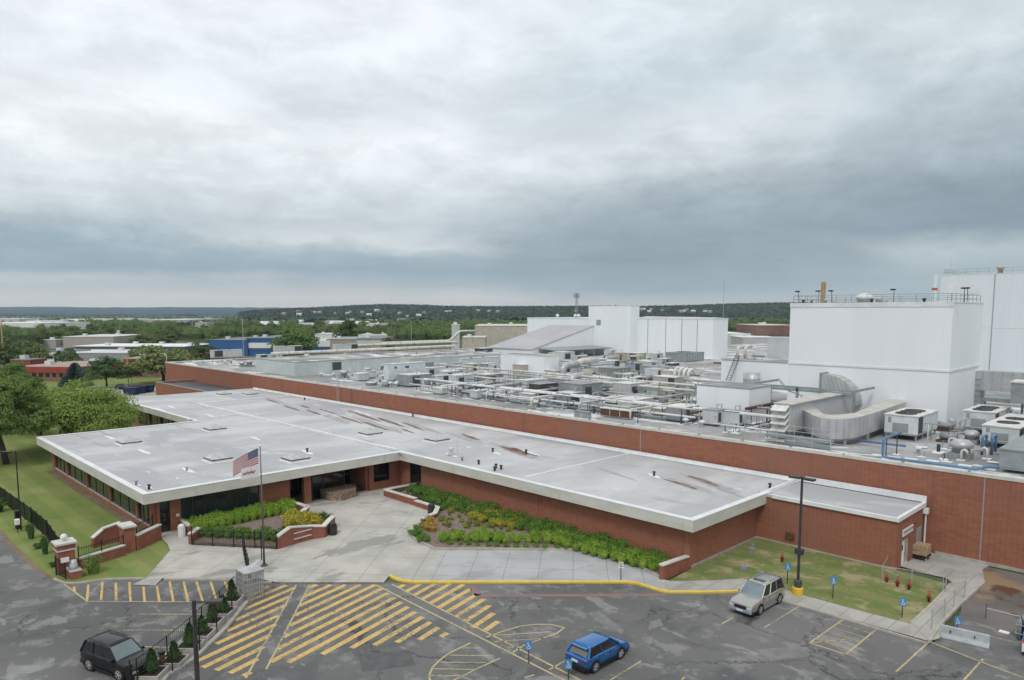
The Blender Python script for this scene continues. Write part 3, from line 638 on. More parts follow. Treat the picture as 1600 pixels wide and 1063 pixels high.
# back-left outline follows the roof edge seen from (256,566) to (500,545)
m = MB(); m.box(FX0, FY, -.02, FX1, FY+.4, ZW-.3); m.box(FX0, FY+.4, 0, FX0+.4, 150, ZW-.3); part(m, 'brick_wall', 'brick', fb)
part(MB().prism([(FX0+.4, FY+.4), (FX1, FY+.4), (FX1, FYB), (-150, FYB), (-190, 230), (FX0+.4, 190)], 0, ZF), 'roof', 'membrane_factory', fb)
m = MB(); m.box(FX0-.06, FY-.06, ZW-.3, FX1, FY+.55, ZW); m.box(FX0-.06, FY+.553, ZW-.3, FX0+.55, 190, ZW-.003); part(m, 'coping', 'coping', fb)
m = MB(); m.box(FX0+.9, FY+.56, ZF, FX1, FY+2.0, ZF+.06); part(m, 'edge_gutter', 'capmetal', fb)
part(MB().box(-18.5, FY-.06, -.02, FX1, FY-.003, .28), 'footing', 'concretebase', fb)
m = MB()
for px in (1535, 1000): 
    x = xpx(px, FY, 4); m.box(x-.05, FY-.012, .3, x+.05, FY-.002, ZW-.3)
part(m, 'movement_joint', 'trimgrey', fb)
# parapet drains
m = MB()
for i in range(40):
    x = -200+i*5.4; m.box(x, FY+.1, ZW+.001, x+.2, FY+.4, ZW+.05)
part(m, 'coping_bracket', 'darksteel', fb)
# steel ladder over the parapet
x = xpx(530, FY, 7); m = MB()
for s in (-.35, .35): m.tube([(x+s, FY-.25, 4.9), (x+s, FY-.25, 9.2)], .045, 6); m.tube([(x+s, FY-.25, 9.2), (x+s, FY+1.2, 9.2), (x+s, FY+1.2, ZF)], .04, 6)
for k in range(12): m.tube([(x-.35, FY-.25, 5.1+k*.33), (x+.35, FY-.25, 5.1+k*.33)], .025, 5)
part(m, 'access_ladder', 'galv', fb)
# ---- white process tower
def block(name, label, cat, corner, pl, pr, ptop, z0, wallmat, trim='capmetal', parapet=.35, W=None, bandpx=None, Lx=None):
    x0, y0, x1, y1, z1 = bx(corner[0], corner[1], pl, pr, ptop, z0)
    if W: y1 = y0+W
    if Lx: x0 = x1-Lx
    e = empty(name, ((x0+x1)/2, (y0+y1)/2, z0)); tag(e, label, cat)
    part(MB().box(x0, y0, z0-.02, x1, y1, z1-.12), 'wall', wallmat, e)
    if parapet: 
        r = [(x0-.06, y0-.06), (x1+.06, y0-.06), (x1+.06, y1+.06), (x0-.06, y1+.06)]
        part(ringm(r, .4, z1-.14, z1), 'parapet_cap', trim, e)
        part(MB().box(x0+.36, y0+.36, z1-.12, x1-.36, y1-.36, z1-.06), 'roof', 'membrane_factory', e)
    return e, (x0, y0, x1, y1, z1)
tw, TB = block('process_tower', 'tall windowless white metal tower with railed roof rising from the factory roof', 'building', (1478, 668), 1229, 1525, 471.5, ZF, 'whitewall')
x0, y0, x1, y1, z1 = TB
zb = zat((x1, y0), 580); m = MB(); m.box(x0-.05, y0-.1, zb-.15, x1+.1, y0-.003, zb+.1); m.box(x1+.003, y0-.003, zb-.15, x1+.1, y1, zb+.1); part(m, 'ledge', 'capmetal', tw)
part(MB().box(x0-.04, y0-.07, z1-.62, x1+.07, y0-.003, z1-.14), 'top_band', 'capmetal', tw)
def railing(name, pts, z, h, parent=None, mat='galv', step=2.2, rails=2, r=.03, lab=None, group=None, toe=False):
    m = MB()
    for a, b in zip(pts, pts[1:]):
        a = Vector(a[:2]); b = Vector(b[:2]); L = (b-a).length; n = max(1, round(L/step))
        for i in range(n+1):
            p = a+(b-a)*i/n; m.tube([(p.x, p.y, z), (p.x, p.y, z+h)], r, 5)
        for k in range(rails):
            zz_ = z+h*(k+1)/rails-.02; m.tube([(a.x, a.y, zz_), (b.x, b.y, zz_)], r*.9, 5)
        if toe: m.wall(a, b, .03, z, z+.12)
    if parent: return part(m, name, mat, parent)
    o = m.build(name, mat); tag(o, lab, 'railing', group); return o
railing('roof_railing', [(x0+.3, y0+.3), (x1-.3, y0+.3), (x1-.3, y1-.3), (x0+.3, y1-.3), (x0+.3, y0+.3)], z1-.05, 1.1, tw, 'steel', 2.0, 2, .035)
# things on the tower's roof
def stack(px, py_top, dia, mat, z0, depth, label, cap=None, name='exhaust_stack'):
    y = y0+depth; x = xpx(px, y, z0+1); zt = zat((x, y), py_top)
    o = MB().lathe([(dia/2, 0), (dia/2, zt-z0)], (0, 0, 0), 14).build(name, mat, smooth=False, loc=(x, y, z0)); tag(o, label, 'chimney')
    if cap: MB().lathe([(dia/2+.04, 0), (dia/2+.04, .3)], (0, 0, (zt-z0)*.45), 14).build('band', cap).parent = o
    return o
stack(1286, 441, .65, 'tan', z1-.06, 3.0, 'short tan stack on the left part of the white tower roof')
stack(1460, 430, .6, 'palewall', z1-.06, 3.5, 'slim grey stack with orange ring on the right part of the white tower roof', 'orange')
xx = xpx(1350, y0+3, z1); o = MB().lathe([(.9, 0), (.9, .5), (1.1, .55), (1.1, .95), (.8, 1.2), (.2, 1.35)], (0, 0, 0), 16).build('roof_fan', 'capmetal', smooth=True, loc=(xx, y0+3, z1-.06)); tag(o, 'white mushroom fan at the centre of the white tower roof', 'roof fan')
xx = xpx(1372, y0+2.6, z1); o = MB().lathe([(.3, 0), (.3, .5), (.4, .55), (.15, .75)], (0, 0, 0), 10).build('roof_vent', 'galv', smooth=True, loc=(xx, y0+2.6, z1-.06)); tag(o, 'small domed vent beside the mushroom fan on the white tower roof', 'vent')
FL = ['leftmost of the floodlights on the white tower roof, by the roof corner', 'floodlight just left of the tan stack on the white tower roof', 'floodlight just right of the tan stack on the white tower roof', 'floodlight alone between the mushroom fan and the grey stack', 'left of two floodlights at the right end of the tower railing', 'right of two floodlights at the right end of the tower railing']
for (px, sg_), lb in zip(((1247, -1), (1279, -1), (1299, 1), (1396, 1), (1506, 1), (1511, 1)), FL):
    x = xpx(px, y0+.35, z1); e = empty('floodlight', (x, y0+.35, z1-.05)); tag(e, lb, 'floodlight', 'floodlights on the white tower roof')
    MB().tube([(0, 0, 0), (0, 0, 1.5), (-.1*sg_, -.15, 1.7)], .04, 6).build('pole', 'darksteel').parent = e
    MB().box(-.3, -.55, 1.6, .3, -.15, 1.78).build('lamp_head', 'black', bevel=.03).parent = e
for i, px in enumerate((1255, 1268, 1290, 1362, 1376, 1385, 1444)):
    x = xpx(px, y0+1.2, z1); o = MB().lathe([(.16, 0), (.16, .35), (.26, .38), (.26, .55), (.05, .62)], (0, 0, 0), 8).build('roof_vent', ['darksteel', 'galv', 'capmetal'][i % 3], smooth=True, loc=(x, y0+1.2, z1-.06)); tag(o, 'tiny capped vent pipe standing at the front edge of the white tower roof', 'vent', 'small vents on the white tower roof')
# ---- taller pale tower behind at the right edge
e, B2 = block('tall_tower', 'tallest pale metal clad tower at the right edge of the view', 'building', (1900, 600), 1462, None, 415, ZF, 'palewall', W=30)
bpy.data.objects.remove(e) if False else None
X0, Y0, X1, Y1, Z1 = B2
railing('roof_railing', [(X0+.5, Y0+.5), (X1-.5, Y0+.5), (X1-.5, Y1-.5), (X0+.5, Y1-.5), (X0+.5, Y0+.5)], Z1-.05, 1.3, e, 'steel', 2.4, 2, .04)
for px in (1488, 1526):
    x = xpx(px-3, Y0, Z1-3); part(MB().box(x-1.3, Y0-.08, Z1-4.6, x+1.3, Y0-.003, Z1-2.6), 'wall_panel', 'capmetal', e)
for px in (1551,):
    x = xpx(px, Y0, Z1-10); part(MB().box(x-.07, Y0-.12, ZF, x+.07, Y0-.003, Z1-.2), 'joint', 'trimgrey', e)
zz2 = zat((X0, Y0), 511); part(MB().box(X0-.02, Y0-.06, zz2-.08, X1, Y0-.003, zz2+.08), 'ledge', 'capmetal', e)
x = xpx(1563, Y0+2, Z1); o = MB().lathe([(.55, 0), (.55, 1.0), (.8, 1.1), (.8, 1.5), (.7, 1.7), (.1, 1.95)], (0, 0, 0), 14).build('roof_fan', 'rustcap', smooth=True, loc=(x, Y0+2, Z1-.06)); tag(o, 'rust topped mushroom fan on the tallest pale tower', 'roof fan')
x = xpx(1485, Y0+1, Z1); o = MB().tube([(0, 0, 0), (0, 0, 4.2)], .04, 5).build('lightning_rod', 'galv', loc=(x, Y0+1, Z1-.06)); tag(o, 'thin upright rod at the left corner of the tallest tower roof', 'rod')
# ------------------------------------------------------------------ rooftop plant on the factory
wb = lambda *a, **k: block(*a, **k)
wb('white_plant_room', 'white flat topped plant room on the factory roof left of the tower, in front of another', 'rooftop building', (1169, 662), 1088, 1203, 607, ZF, 'whitewall', 'trimgrey')
_, B = wb('white_plant_room', 'white plant room joined to the left side of the big white tower, dark ladder on it', 'rooftop building', (1229.5, 613), 1126, 1240, 567, ZF, 'whitewall', 'trimgrey')
m = MB()
lx = xpx(1150, B[1]-.4, 11)
for s in (-.45, .45): m.tube([(lx+s-.9, B[1]-1.6, ZF+1.5), (lx+s+.2, B[1]-.25, B[4]+.9)], .07, 5)
for k in range(11): q = k/10.; m.tube([(lx-.45-.9+1.1*q, B[1]-1.6+1.35*q, ZF+1.6+(B[4]-ZF-.8)*q), (lx+.45-.9+1.1*q, B[1]-1.6+1.35*q, ZF+1.6+(B[4]-ZF-.8)*q)], .05, 4)
tag(m.build('roof_ladder', 'darksteel'), 'dark steel ladder leaning up the side of the white plant room', 'ladder')
wb('grey_roof_house', 'grey ribbed metal roof house behind the plant rooms, touching the white tower', 'rooftop building', (1245, 562), 1198, 1262, 528, ZF, 'greywall')
wb('long_penthouse', 'long pale low penthouse with grey roof band on the left part of the factory roof', 'rooftop building', (460.5, 588), 400.5, 655, 567, ZF, 'unitpale', 'trimgrey') if False else None
surf('palegreen', (.50, .56, .55), (.44, .50, .49), .3, rough=.6)
wb('long_penthouse', 'long pale low penthouse with grey roof band on the left part of the factory roof', 'rooftop building', (460.5, 588), 400.5, 640, 566, ZF, 'palegreen', 'trimgrey')
wb('long_penthouse', 'long pale low penthouse in the middle of the roof behind the white air units', 'rooftop building', (640, 583), 625, 784, 560, ZF, 'palegreen', 'unittop')
wb('square_roof_house', 'square white roof house between the long penthouse and the silver elbow ducts', 'rooftop building', (850, 597), 782, 873, 556.5, ZF, 'whitewall', 'unittop')
wb('cream_roof_house', 'cream ribbed roof house with one dark louvre in front of the white warehouse', 'rooftop building', (1088, 556), 1042, 1112, 536, ZF, 'cream', 'coping')
wb('cream_roof_house', 'cream ribbed roof house at the foot of the white warehouse, left of the louvred one', 'rooftop building', (1042, 552), 1000, 1048, 534, ZF, 'cream', 'coping')
# distant white warehouse group
tb, T = wb('warehouse_tower', 'white windowless warehouse tower standing beyond the middle of the factory roof', 'building', (984, 556), 919, 991, 478, ZF, 'whitewall', None, W=5)
m = MB(); xq = xpx(935, T[1]-.1, 17); m.box(xq-.9, T[1]-.15, zat((xq, T[1]), 508), xq+.9, T[1]-.003, zat((xq, T[1]), 500)); part(m, 'vent', 'trimgrey', tb)
P = Vector((T[2], T[1]+4, ZF)); xr2 = P.x+along(P, 'x', 1, 1113)
e = empty('warehouse', (P.x, P.y, ZF)); tag(e, 'long white warehouse hall to the right of the white warehouse tower', 'building')
z1 = zat((xr2, P.y), 499.5); part(MB().box(P.x+.01, P.y, ZF-.02, xr2, P.y+9, z1), 'wall', 'whitewall', e)
part(MB().box(P.x+.01, P.y-.1, z1+.003, xr2+.1, P.y+9, z1+.35), 'roof_edge', 'capmetal', e)
m = MB(); m.add([(P.x+.02, P.y+.2, z1+.352), (xr2, P.y+.2, z1+.352), (xr2, P.y+9, z1+.36), (P.x+.02, P.y+9, z1+.36), (P.x+.02, P.y+5, z1+.9), (xr2, P.y+5, z1+.6)], [(0, 1, 5, 4), (4, 5, 2, 3), (0, 4, 3), (1, 2, 5)]); part(m, 'roof', 'membrane', e)
for px in (1012, 1040, 1065, 1089):
    x = xpx(px, P.y, 12); part(MB().box(x-.08, P.y-.09, ZF, x+.08, P.y-.003, z1), 'joint', 'trimgrey', e)
P = Vector((T[0], T[1]+6, ZF)); xl2 = P.x-along(P, 'x', -1, 824); z2 = zat((xl2, P.y), 497.5)
e = empty('warehouse', (xl2, P.y, ZF)); tag(e, 'white warehouse hall behind the sloping grey roof, left of its tower', 'building')
part(MB().box(xl2, P.y, 0, P.x-.01, P.y+50, z2), 'wall', 'whitewall', e); part(MB().box(xl2-.1, P.y-.1, z2+.003, P.x-.02, P.y+50, z2+.3), 'roof_edge', 'capmetal', e)
for i, px in enumerate((871, 899, 904, 993)):
    x = xpx(px, P.y+3, z2); o = MB().lathe([(.5, 0), (.5, .6), (.7, .7), (.7, 1.1), (.1, 1.5)], (0, 0, 0), 10).build('roof_vent', 'capmetal', smooth=True, loc=(x, P.y+3, z2+.2)); tag(o, 'small white vent on the distant warehouse roof edge', 'vent', 'vents along the white warehouse roof')
# sloping roof
xB = xpx(928, T[1]-.05, 17); zB = zat((xB, T[1]), 509); Cy = T[1]-.05
lo, hi = 40.0, Cy
for _ in range(50):
    mid = (lo+hi)/2
    if PR((xB, mid, 12))[0] < 831: lo = mid
    else: hi = mid
yC = mid; zC = zat((xB, yC), 546); xD = xB-along((xB, yC, zC), 'x', -1, 762)
e = empty('sloped_roof_building', (xB, yC, ZF)); tag(e, 'building with large grey sloping roof leaning up to the white warehouse tower', 'building')
m = MB(); m.add([(xD, yC, zC-.3), (xB, yC, zC-.3), (xB, Cy, zB-.3), (xD, Cy, zB-.3), (xD, yC, zC), (xB, yC, zC), (xB, Cy, zB), (xD, Cy, zB)], [(0, 3, 2, 1), (4, 5, 6, 7), (0, 1, 5, 4), (1, 2, 6, 5), (2, 3, 7, 6), (3, 0, 4, 7)])
surf('slopegrey', (.42, .42, .43), (.37, .37, .38), .1, rough=.6, rib=((1, 0, 0), 2.2, .12)); part(m, 'roof', 'slopegrey', e)
m = MB(); m.add([(xD+.3, yC+.3, ZF-.02), (xB-.15, yC+.3, ZF-.02), (xB-.15, Cy, ZF-.02), (xD+.3, Cy, ZF-.02), (xD+.3, yC+.3, zC-.31), (xB-.15, yC+.3, zC-.31), (xB-.15, Cy, zB-.33), (xD+.3, Cy, zB-.33)], [(0, 3, 2, 1), (4, 5, 6, 7), (0, 1, 5, 4), (1, 2, 6, 5), (2, 3, 7, 6), (3, 0, 4, 7)]); part(m, 'wall', 'whitewall', e)
zE = zat((xB+7, yC+12), 544); m = MB(); m.add([(xB, yC+3, zE-.25), (xB+8, yC+3, zE-.7), (xB+8, Cy-.5, zE-.7), (xB, Cy-.5, zE-.25), (xB, yC+3, zE), (xB+8, yC+3, zE-.45), (xB+8, Cy-.5, zE-.45), (xB, Cy-.5, zE)], [(0, 3, 2, 1), (4, 5, 6, 7), (0, 1, 5, 4), (1, 2, 6, 5), (2, 3, 7, 6), (3, 0, 4, 7)]); part(m, 'canopy', 'trimgrey', e)
m = MB(); [m.tube([(xB+7.6, yC+4+k*6, ZF), (xB+7.6, yC+4+k*6, zE-.7)], .12, 5) for k in range(6)]; part(m, 'canopy_post', 'galv', e)
# lattice mast
mx = G(901, 530, 10); e = MB(); d_ = 120
P = Vector((T[0]-2, T[1]+10, z2)); x = xpx(901, P.y, z2+3); zt = zat((x, P.y), 458)
for a in range(3):
    q = a*2.094; e.tube([(x+.5*math.cos(q), P.y+.5*math.sin(q), z2), (x+.3*math.cos(q), P.y+.3*math.sin(q), zt)], .09, 5)
for k in range(12):
    zz_ = z2+(zt-z2)*k/12; e.lathe([(.5, 0), (.5, .1)], (x, P.y, zz_), 6)
for q in range(5): e.box(x+.9*math.cos(q*1.26)-.15, P.y+.9*math.sin(q*1.26)-.15, zt-1.8, x+.9*math.cos(q*1.26)+.15, P.y+.9*math.sin(q*1.26)+.15, zt-.2)
tag(e.build('antenna_mast', 'trimgrey'), 'slim lattice antenna mast standing by the distant white warehouse tower', 'mast')
# ---------------------------------------------------------------- air handling units
def unit(label, corner, pl, pr, ptop, body='unitwhite', leg=.5, coil='r', fans=2, cat='air unit', group='packaged air units on the factory roof', z0=None, name='air_unit'):
    z0 = ZF+.06 if z0 is None else z0
    x0, y0, x1, y1, z1 = bx(corner[0], corner[1], pl, pr, ptop, z0)
    z1 = max(z1, z0+leg+.8); e = empty(name, ((x0+x1)/2, (y0+y1)/2, z0)); tag(e, label, cat, group); zb = z0+leg
    L = x1-x0; W = y1-y0; long_y = W > L
    part(MB().box(x0, y0, zb, x1, y1, z1-.12), 'casing', body, e)
    part(MB().box(x0-.08, y0-.08, z1-.118, x1+.08, y1+.08, z1), 'lid', 'unittop' if body != 'unitgrey' else 'unitgrey', e)
    # panel joints and doors
    s = MB(); d = MB(); n = max(2, int(max(L, W)/1.3))
    for k in range(1, n):
        if long_y: y = y0+W*k/n; s.box(x1+.003, y-.03, zb+.05, x1+.03, y+.03, z1-.15)
        else: x = x0+L*k/n; s.box(x-.03, y0-.03, zb+.05, x+.03, y0-.003, z1-.15)
    part(s, 'panel_joint', 'capmetal', e)
    h_ = z1-zb
    if coil == 'r':
        a, b = .10, .36
        if long_y: c = MB().box(x1+.003, y0+W*a, zb+.25, x1+.05, y0+W*b, z1-.2)
        else: c = MB().box(x0+L*(1-b), y0-.05, zb+.25, x0+L*(1-a), y0-.003, z1-.2)
        part(c, 'coil_grille', 'coil', e)
    if coil == 'e':
        if long_y: c = MB().box(x1+.003, y0+W*.72, zb+.2, x1+.05, y1-.1, z1-.2)
        else: c = MB().box(x0+L*.7, y0-.05, zb+.2, x1-.1, y0-.003, z1-.2)
        part(c, 'coil_grille', 'coil', e)
    if coil in 'b':
        c = MB(); c.box(x1+.003, y0+.15, zb+.1, x1+.04, y0+min(W*.22, 2.0), z1-.16); part(c, 'coil_grille', 'coil', e)
        c = MB(); c.box(x0+L*.25, y0-.05, zb+.15, x0+L*.72, y0-.003, zb+h_*.55); part(c, 'filter_panel', 'trimgrey', e)
        c = MB(); c.box(x0+.35, y0-.03, zb+h_*.55, x0+.7, y0-.003, zb+h_*.85); part(c, 'data_plate', 'trimgrey', e)
    for k in range(fans):
        q = (k+.6)/(fans+.2)*.7
        fx_, fy_ = ((x0+x1)/2, y0+W*(.08+q)) if long_y else (x0+L*(.08+q), (y0+y1)/2); r = min(L, W)*.32
        f = MB().lathe([(r, 0), (r, .1), (r*.9, .1), (r*.88, .02)], (fx_, fy_, z1), 14); fo = part(f, 'fan', 'coil', e)
        g = MB()
        for j in range(5): a_ = j*1.2566; g.add([(fx_, fy_, z1+.08), (fx_+r*.85*math.cos(a_), fy_+r*.85*math.sin(a_), z1+.07), (fx_+r*.85*math.cos(a_+.6), fy_+r*.85*math.sin(a_+.6), z1+.1)], [(0, 1, 2)])
        go = g.build('blade', 'darksteel'); go.parent = fo
    f = MB()
    f.box(x0+.05, y0+.05, zb-.18, x1-.05, y1-.05, zb-.002)
    n = max(2, int(max(L, W)/2.2)+1)
    for k in range(n):
        for s_ in (0, 1):
            if long_y: px_, py_ = (x0+.2 if s_ == 0 else x1-.2), y0+.2+(W-.4)*k/(n-1)
            else: px_, py_ = x0+.2+(L-.4)*k/(n-1), (y0+.2 if s_ == 0 else y1-.2)
            if leg > .2: f.box(px_-.08, py_-.08, z0-.07, px_+.08, py_+.08, zb-.18)
    part(f, 'stand', 'steel', e)
    return e, (x0, y0, x1, y1, z1)
UN = [
 ('white packaged unit with cream fan cowls right beneath the big white tower', (1433, 690), 1381, 1464, 651, 'unitwhite', .7, 'b', 3),
 ('white packaged unit behind, near the railed platform at the right edge', (1553, 682), 1503, 1576, 645, 'unitwhite', .8, 'b', 3),
 ('nearest white packaged unit at the right edge, round black fan on its lid', (1591, 704), 1533, 1628, 669, 'unitwhite', .7, 'b', 2),
 ('plain grey metal housing cut off by the right edge, close to the brick wall', (1680, 752), 1560, 1740, 714, 'unitgrey', .4, '', 0),
 ('long white unit on a raised stand, leftmost of the front row, two dark labels', (607, 603), 600, 665, 569, 'unitwhite', 1.1, '', 0),
 ('white unit with vents peeking over the raised long unit', (622, 574), 612, 668, 557, 'unitwhite', .4, 'e', 1),
 ('white unit with dark grille at the far left end of the factory roof', (331, 563), 328.5, 379, 547.5, 'unitwhite', .7, 'r', 2),
 ('white unit with dark end grille behind the left long penthouse', (431, 557), 427, 472, 541.5, 'unitwhite', .6, 'e', 1),
 ('low white unit on the far rim beside the left long penthouse', (404, 561), 400, 441, 554.5, 'unitwhite', .2, 'r', 1),
 ('white unit with dark end grille beyond the long insulated pipe', (524, 551), 520, 559, 538.5, 'unitwhite', .3, 'e', 1),
 ('teal tinted unit with dark louvres against the left long penthouse', (514, 584), 511, 567, 565.5, 'palegreen', .5, 'r', 2),
 ('long white unit with small blue marks against the middle penthouse', (722, 580), 717, 781, 560.5, 'unitwhite', .3, '', 2),
 ('white unit with paired black louvres behind the long silver pipe', (685, 606), 680, 762, 587, 'unitwhite', .6, 'r', 2),
 ('white unit below the cream boxes, just behind the long silver pipe', (812, 613), 806, 882, 596, 'unitwhite', .5, 'r', 2),
 ('white unit with wavy bright lid right of the elbow ducts', (948, 614), 942, 1008, 594.5, 'unitwhite', .4, 'e', 2),
 ('grey white unit in front of the wavy lidded one, beside the silver pipe', (957, 628), 952, 1028, 608, 'unitwhite', .5, 'r', 2),
 ('small grey unit with dark grille end near the cream roof houses', (1000, 582), 976, 1003, 568, 'unitgrey', .3, 'e', 1),
 ('pale unit behind the small grey gridded one', (1003, 578), 998, 1034, 563, 'unitwhite', .3, '', 1),
 ('long cream unit left of the coiled white hoses', (1054, 607), 1020, 1072, 590, 'unitcream', .4, 'e', 0),
 ('cream unit with one square black opening', (998, 565), 959, 1010, 552, 'unitcream', .2, 'r', 0),
 ('grey unit cluster right of the square cream opening unit', (1072, 566), 1040, 1100, 552, 'unitgrey', .2, '', 1),
 ('tall cream filter box with hooded top beside the square white roof house', (817, 595), 801, 829, 570, 'unitcream', .1, '', 0),
 ('wide cream box right of the hooded filter box', (868, 598), 829, 875, 579, 'unitcream', .1, '', 0),
 ('low grey box close to the parapet below the long silver pipe', (919, 656), 897, 924, 644, 'unitgrey', .1, '', 0),
 ('dark brown low box right of the low grey box near the parapet', (984, 656), 938, 990, 642, 'rust', .2, '', 0),
 ('grey housing between elbow ducts and the wavy lidded unit', (962, 594), 935, 985, 576, 'unitgrey', .2, '', 0),
 ('pale flat unit at the foot of the sloping grey roof', (940, 578), 905, 968, 565, 'unitwhite', .2, 'e', 1),
 ('long grey duct housing running under the cream roof houses', (1060, 588), 1000, 1075, 575, 'unitgrey', .3, '', 0),
 ('white topped unit beside the left plant room', (1195, 652), 1196-13, 1212, 637, 'unitwhite', .5, 'r', 1),
 ('small pale unit on the grey deck in front of the teal tinted unit', (560, 596), 552, 577, 584, 'palegreen', .2, '', 0),
 ('small white box left of the raised long unit', (575, 592), 566, 588, 580, 'unitwhite', .3, '', 1),
 ('pale green cabinet under the long silver pipe, left end', (690, 617), 676, 722, 607, 'palegreen', .2, '', 0),
 ('pale cabinet row under the long silver pipe, second from its left end', (745, 624), 735, 772, 611, 'palegreen', .2, '', 0),
 ('pale green cabinet beneath the silver pipe in front of the black louvred unit', (830, 630), 812, 842, 616, 'palegreen', .2, '', 0),
 ('grey cabinet right of the coiled white hoses', (1085, 618), 1062, 1087.5, 600, 'unitgrey', .3, 'e', 0),
 ('flat grey unit among pipes in front of the wide cream box', (890, 625), 872, 925, 614, 'unitgrey', .3, '', 0),
 ('pale unit under the distant sloping roof edge', (870, 562), 856, 892, 552, 'unitcream', .2, '', 0),
 ('brownish tank box beneath the pipes near the parapet middle', (1035, 650), 1018, 1048, 640, 'unitcream', .2, '', 0),
]
UB = {}
for i, (lb, c, pl, pr, pt, bd, lg, cl, fn) in enumerate(UN):
    lname = 'air_unit' if bd in ('unitwhite', 'palegreen') else 'plant_housing'
    e_, UB[i] = unit(lb, c, pl, pr, pt, bd, lg, cl or '-', fn, 'air unit' if lname == 'air_unit' else 'plant housing', name=lname)
surf('labelblue', (.05, .07, .25), None)
x0, y0, x1, y1, z1 = UB[4]
tag(MB().box(x1+.02, y0+1.5, z1-1.0, x1+.04, y0+2.0, z1-.6).build('equipment_label', 'labelblue'), 'small dark blue label on the raised long white unit, left one', 'label')
tag(MB().box(x1+.02, y0+(y1-y0)*.45, z1-1.0, x1+.04, y0+(y1-y0)*.45+.9, z1-.6).build('equipment_label', 'labelblue'), 'small dark blue label on the raised long white unit, right one', 'label')
# ---------------------------------------------------------------- pipes
def pipe(label, pts, r, mat='galv', k=10, joints=None, name='pipe', cat='pipe', posts=None, group='pipe runs on the factory roof'):
    """a pipe with collars and posts; pts world points; bends are rounded"""
    P_ = [Vector(p) for p in pts]; Q = [P_[0]]
    for a, b, c in zip(P_, P_[1:], P_[2:]):
        ra = min(r*2.2, (a-b).length*.45, (c-b).length*.45); s = b+(a-b).normalized()*ra; e_ = b+(c-b).normalized()*ra
        for q in range(6): u = q/5; Q.append(s*(1-u)**2+b*2*u*(1-u)+e_*u*u)
    Q.append(P_[-1])
    e = empty(name, tuple(P_[0])); tag(e, label, cat, group)
    part(MB().tube(Q, r, k), 'pipe_run', mat, e, smooth=True)
    if joints:
        m = MB()
        for a, b in zip(P_, P_[1:]):
            L = (b-a).length; n = int(L/joints)
            for i in range(1, n+1):
                c = a+(b-a)*(i/(n+1)); d = (b-a).normalized()*.12; m.tube([c-d, c+d], r*1.09, k)
        if m.v: part(m, 'collar', 'trimgrey' if mat != 'galv' else 'steel', e)
    if posts:
        m = MB(); f = MB()
        for a, b in zip(P_, P_[1:]):
            if abs(a.z-b.z) > .5: continue
            L = (b-a).length; n = max(1, int(L/posts))
            for i in range(n+1):
                c = a+(b-a)*((i+.3)/(n+.6)); 
                if c.z-r > ZF+.3: m.tube([(c.x, c.y, ZF), (c.x, c.y, c.z-r)], .06, 5); f.box(c.x-.3, c.y-.3, ZF, c.x+.3, c.y+.3, ZF+.06)
        if m.v: part(m, 'post', 'darksteel', e); part(f, 'pad', 'whitepatch', e)
    return e
def runx(px0, py0, z, px1): a = G(px0, py0, z); return a, a+Vector((along(a, 'x', 1, px1), 0, 0))
def runy(px0, py0, z, px1): a = G(px0, py0, z); return a, a+Vector((0, along(a, 'y', 1, px1), 0))
a, b = runx(661, 592.5, 9.35, 1236); pipe('long silver pipe on posts running the length of the roof behind the parapet', [a-Vector((0, -.0, 1.2)), a, b], .22, 'capmetal', joints=9, posts=5.5)
a, b = runx(700, 589, 9.5, 1236); pipe('thin grey pipe following just behind the long silver pipe', [a, b], .1, 'steel', joints=12, posts=11)
a, b = runx(812, 590.5, 9.9, 1236); 
m = MB(); m.box(a.x, a.y, 9.75, b.x, a.y+.6, 9.82); m.box(a.x, a.y, 9.82, b.x, a.y+.04, 9.95); m.box(a.x, a.y+.56, 9.82, b.x, a.y+.6, 9.95)
for i in range(14): xx = a.x+(b.x-a.x)*i/13; m.box(xx-.08, a.y+.1, ZF, xx+.08, a.y+.5, 9.75)
tag(m.build('cable_tray', 'steel'), 'grey green cable tray on posts above the long silver pipe', 'cable tray')
a, b = runy(424, 553, 9.3, 711); pipe('big cream insulated pipe with ring collars, front one of the far left group', [a, b, b+Vector((0, 0, -1.2))], .5, 'ductwhite', joints=6, posts=9)
a, b = runy(560, 540, 9.6, 705); pipe('big cream insulated pipe, middle one of the far left group', [a, b, b+Vector((4, 0, 0))], .5, 'ductwhite', joints=7, posts=9)
a, b = runy(596, 536.5, 9.6, 702); c = b+Vector((0, 6, 4)); pipe('big cream insulated pipe climbing in an S bend, rear one of the group', [a, b, c, c+Vector((0, 9, 0))], .55, 'ductwhite', joints=9, posts=9)
a, b = runy(300, 566, 8.2, 362); pipe('thick white lagged pipe at the far left roof corner', [a, b], .3, 'unittop', joints=3, posts=4)
a, b = runy(500, 563, 8.6, 700); pipe('long white pipe on top of the middle penthouse edge', [a, b], .22, 'unittop', joints=5)
a, b = runy(620, 556, 9.7, 646); pipe('white pipe hooking down behind the raised long unit', [a, b, b-Vector((0, 0, 2.1))], .35, 'unittop')
def elbow(label, px, pybase, ptop, wdir, run, r, mat):
    a = G(px, pybase, ZF); zt = zat(a, ptop)-r; b = Vector((a.x, a.y, zt)); c = b+Vector(wdir)*run
    pipe(label, [a, b, c], r, mat, 12, name='elbow_duct', cat='duct', group='bent ducts in the middle of the roof')
elbow('fat silver elbow duct, rear left one of the middle cluster', 879, 596, 566, (0, 1, 0), 5, .75, 'galv')
elbow('fat silver elbow duct, front one of the middle cluster', 893, 610, 583, (0, 1, 0), 4.5, .75, 'galv')
elbow('white elbow duct dropping beside the square white roof house', 868, 585, 554, (-1, 0, 0), 6, .7, 'unittop')
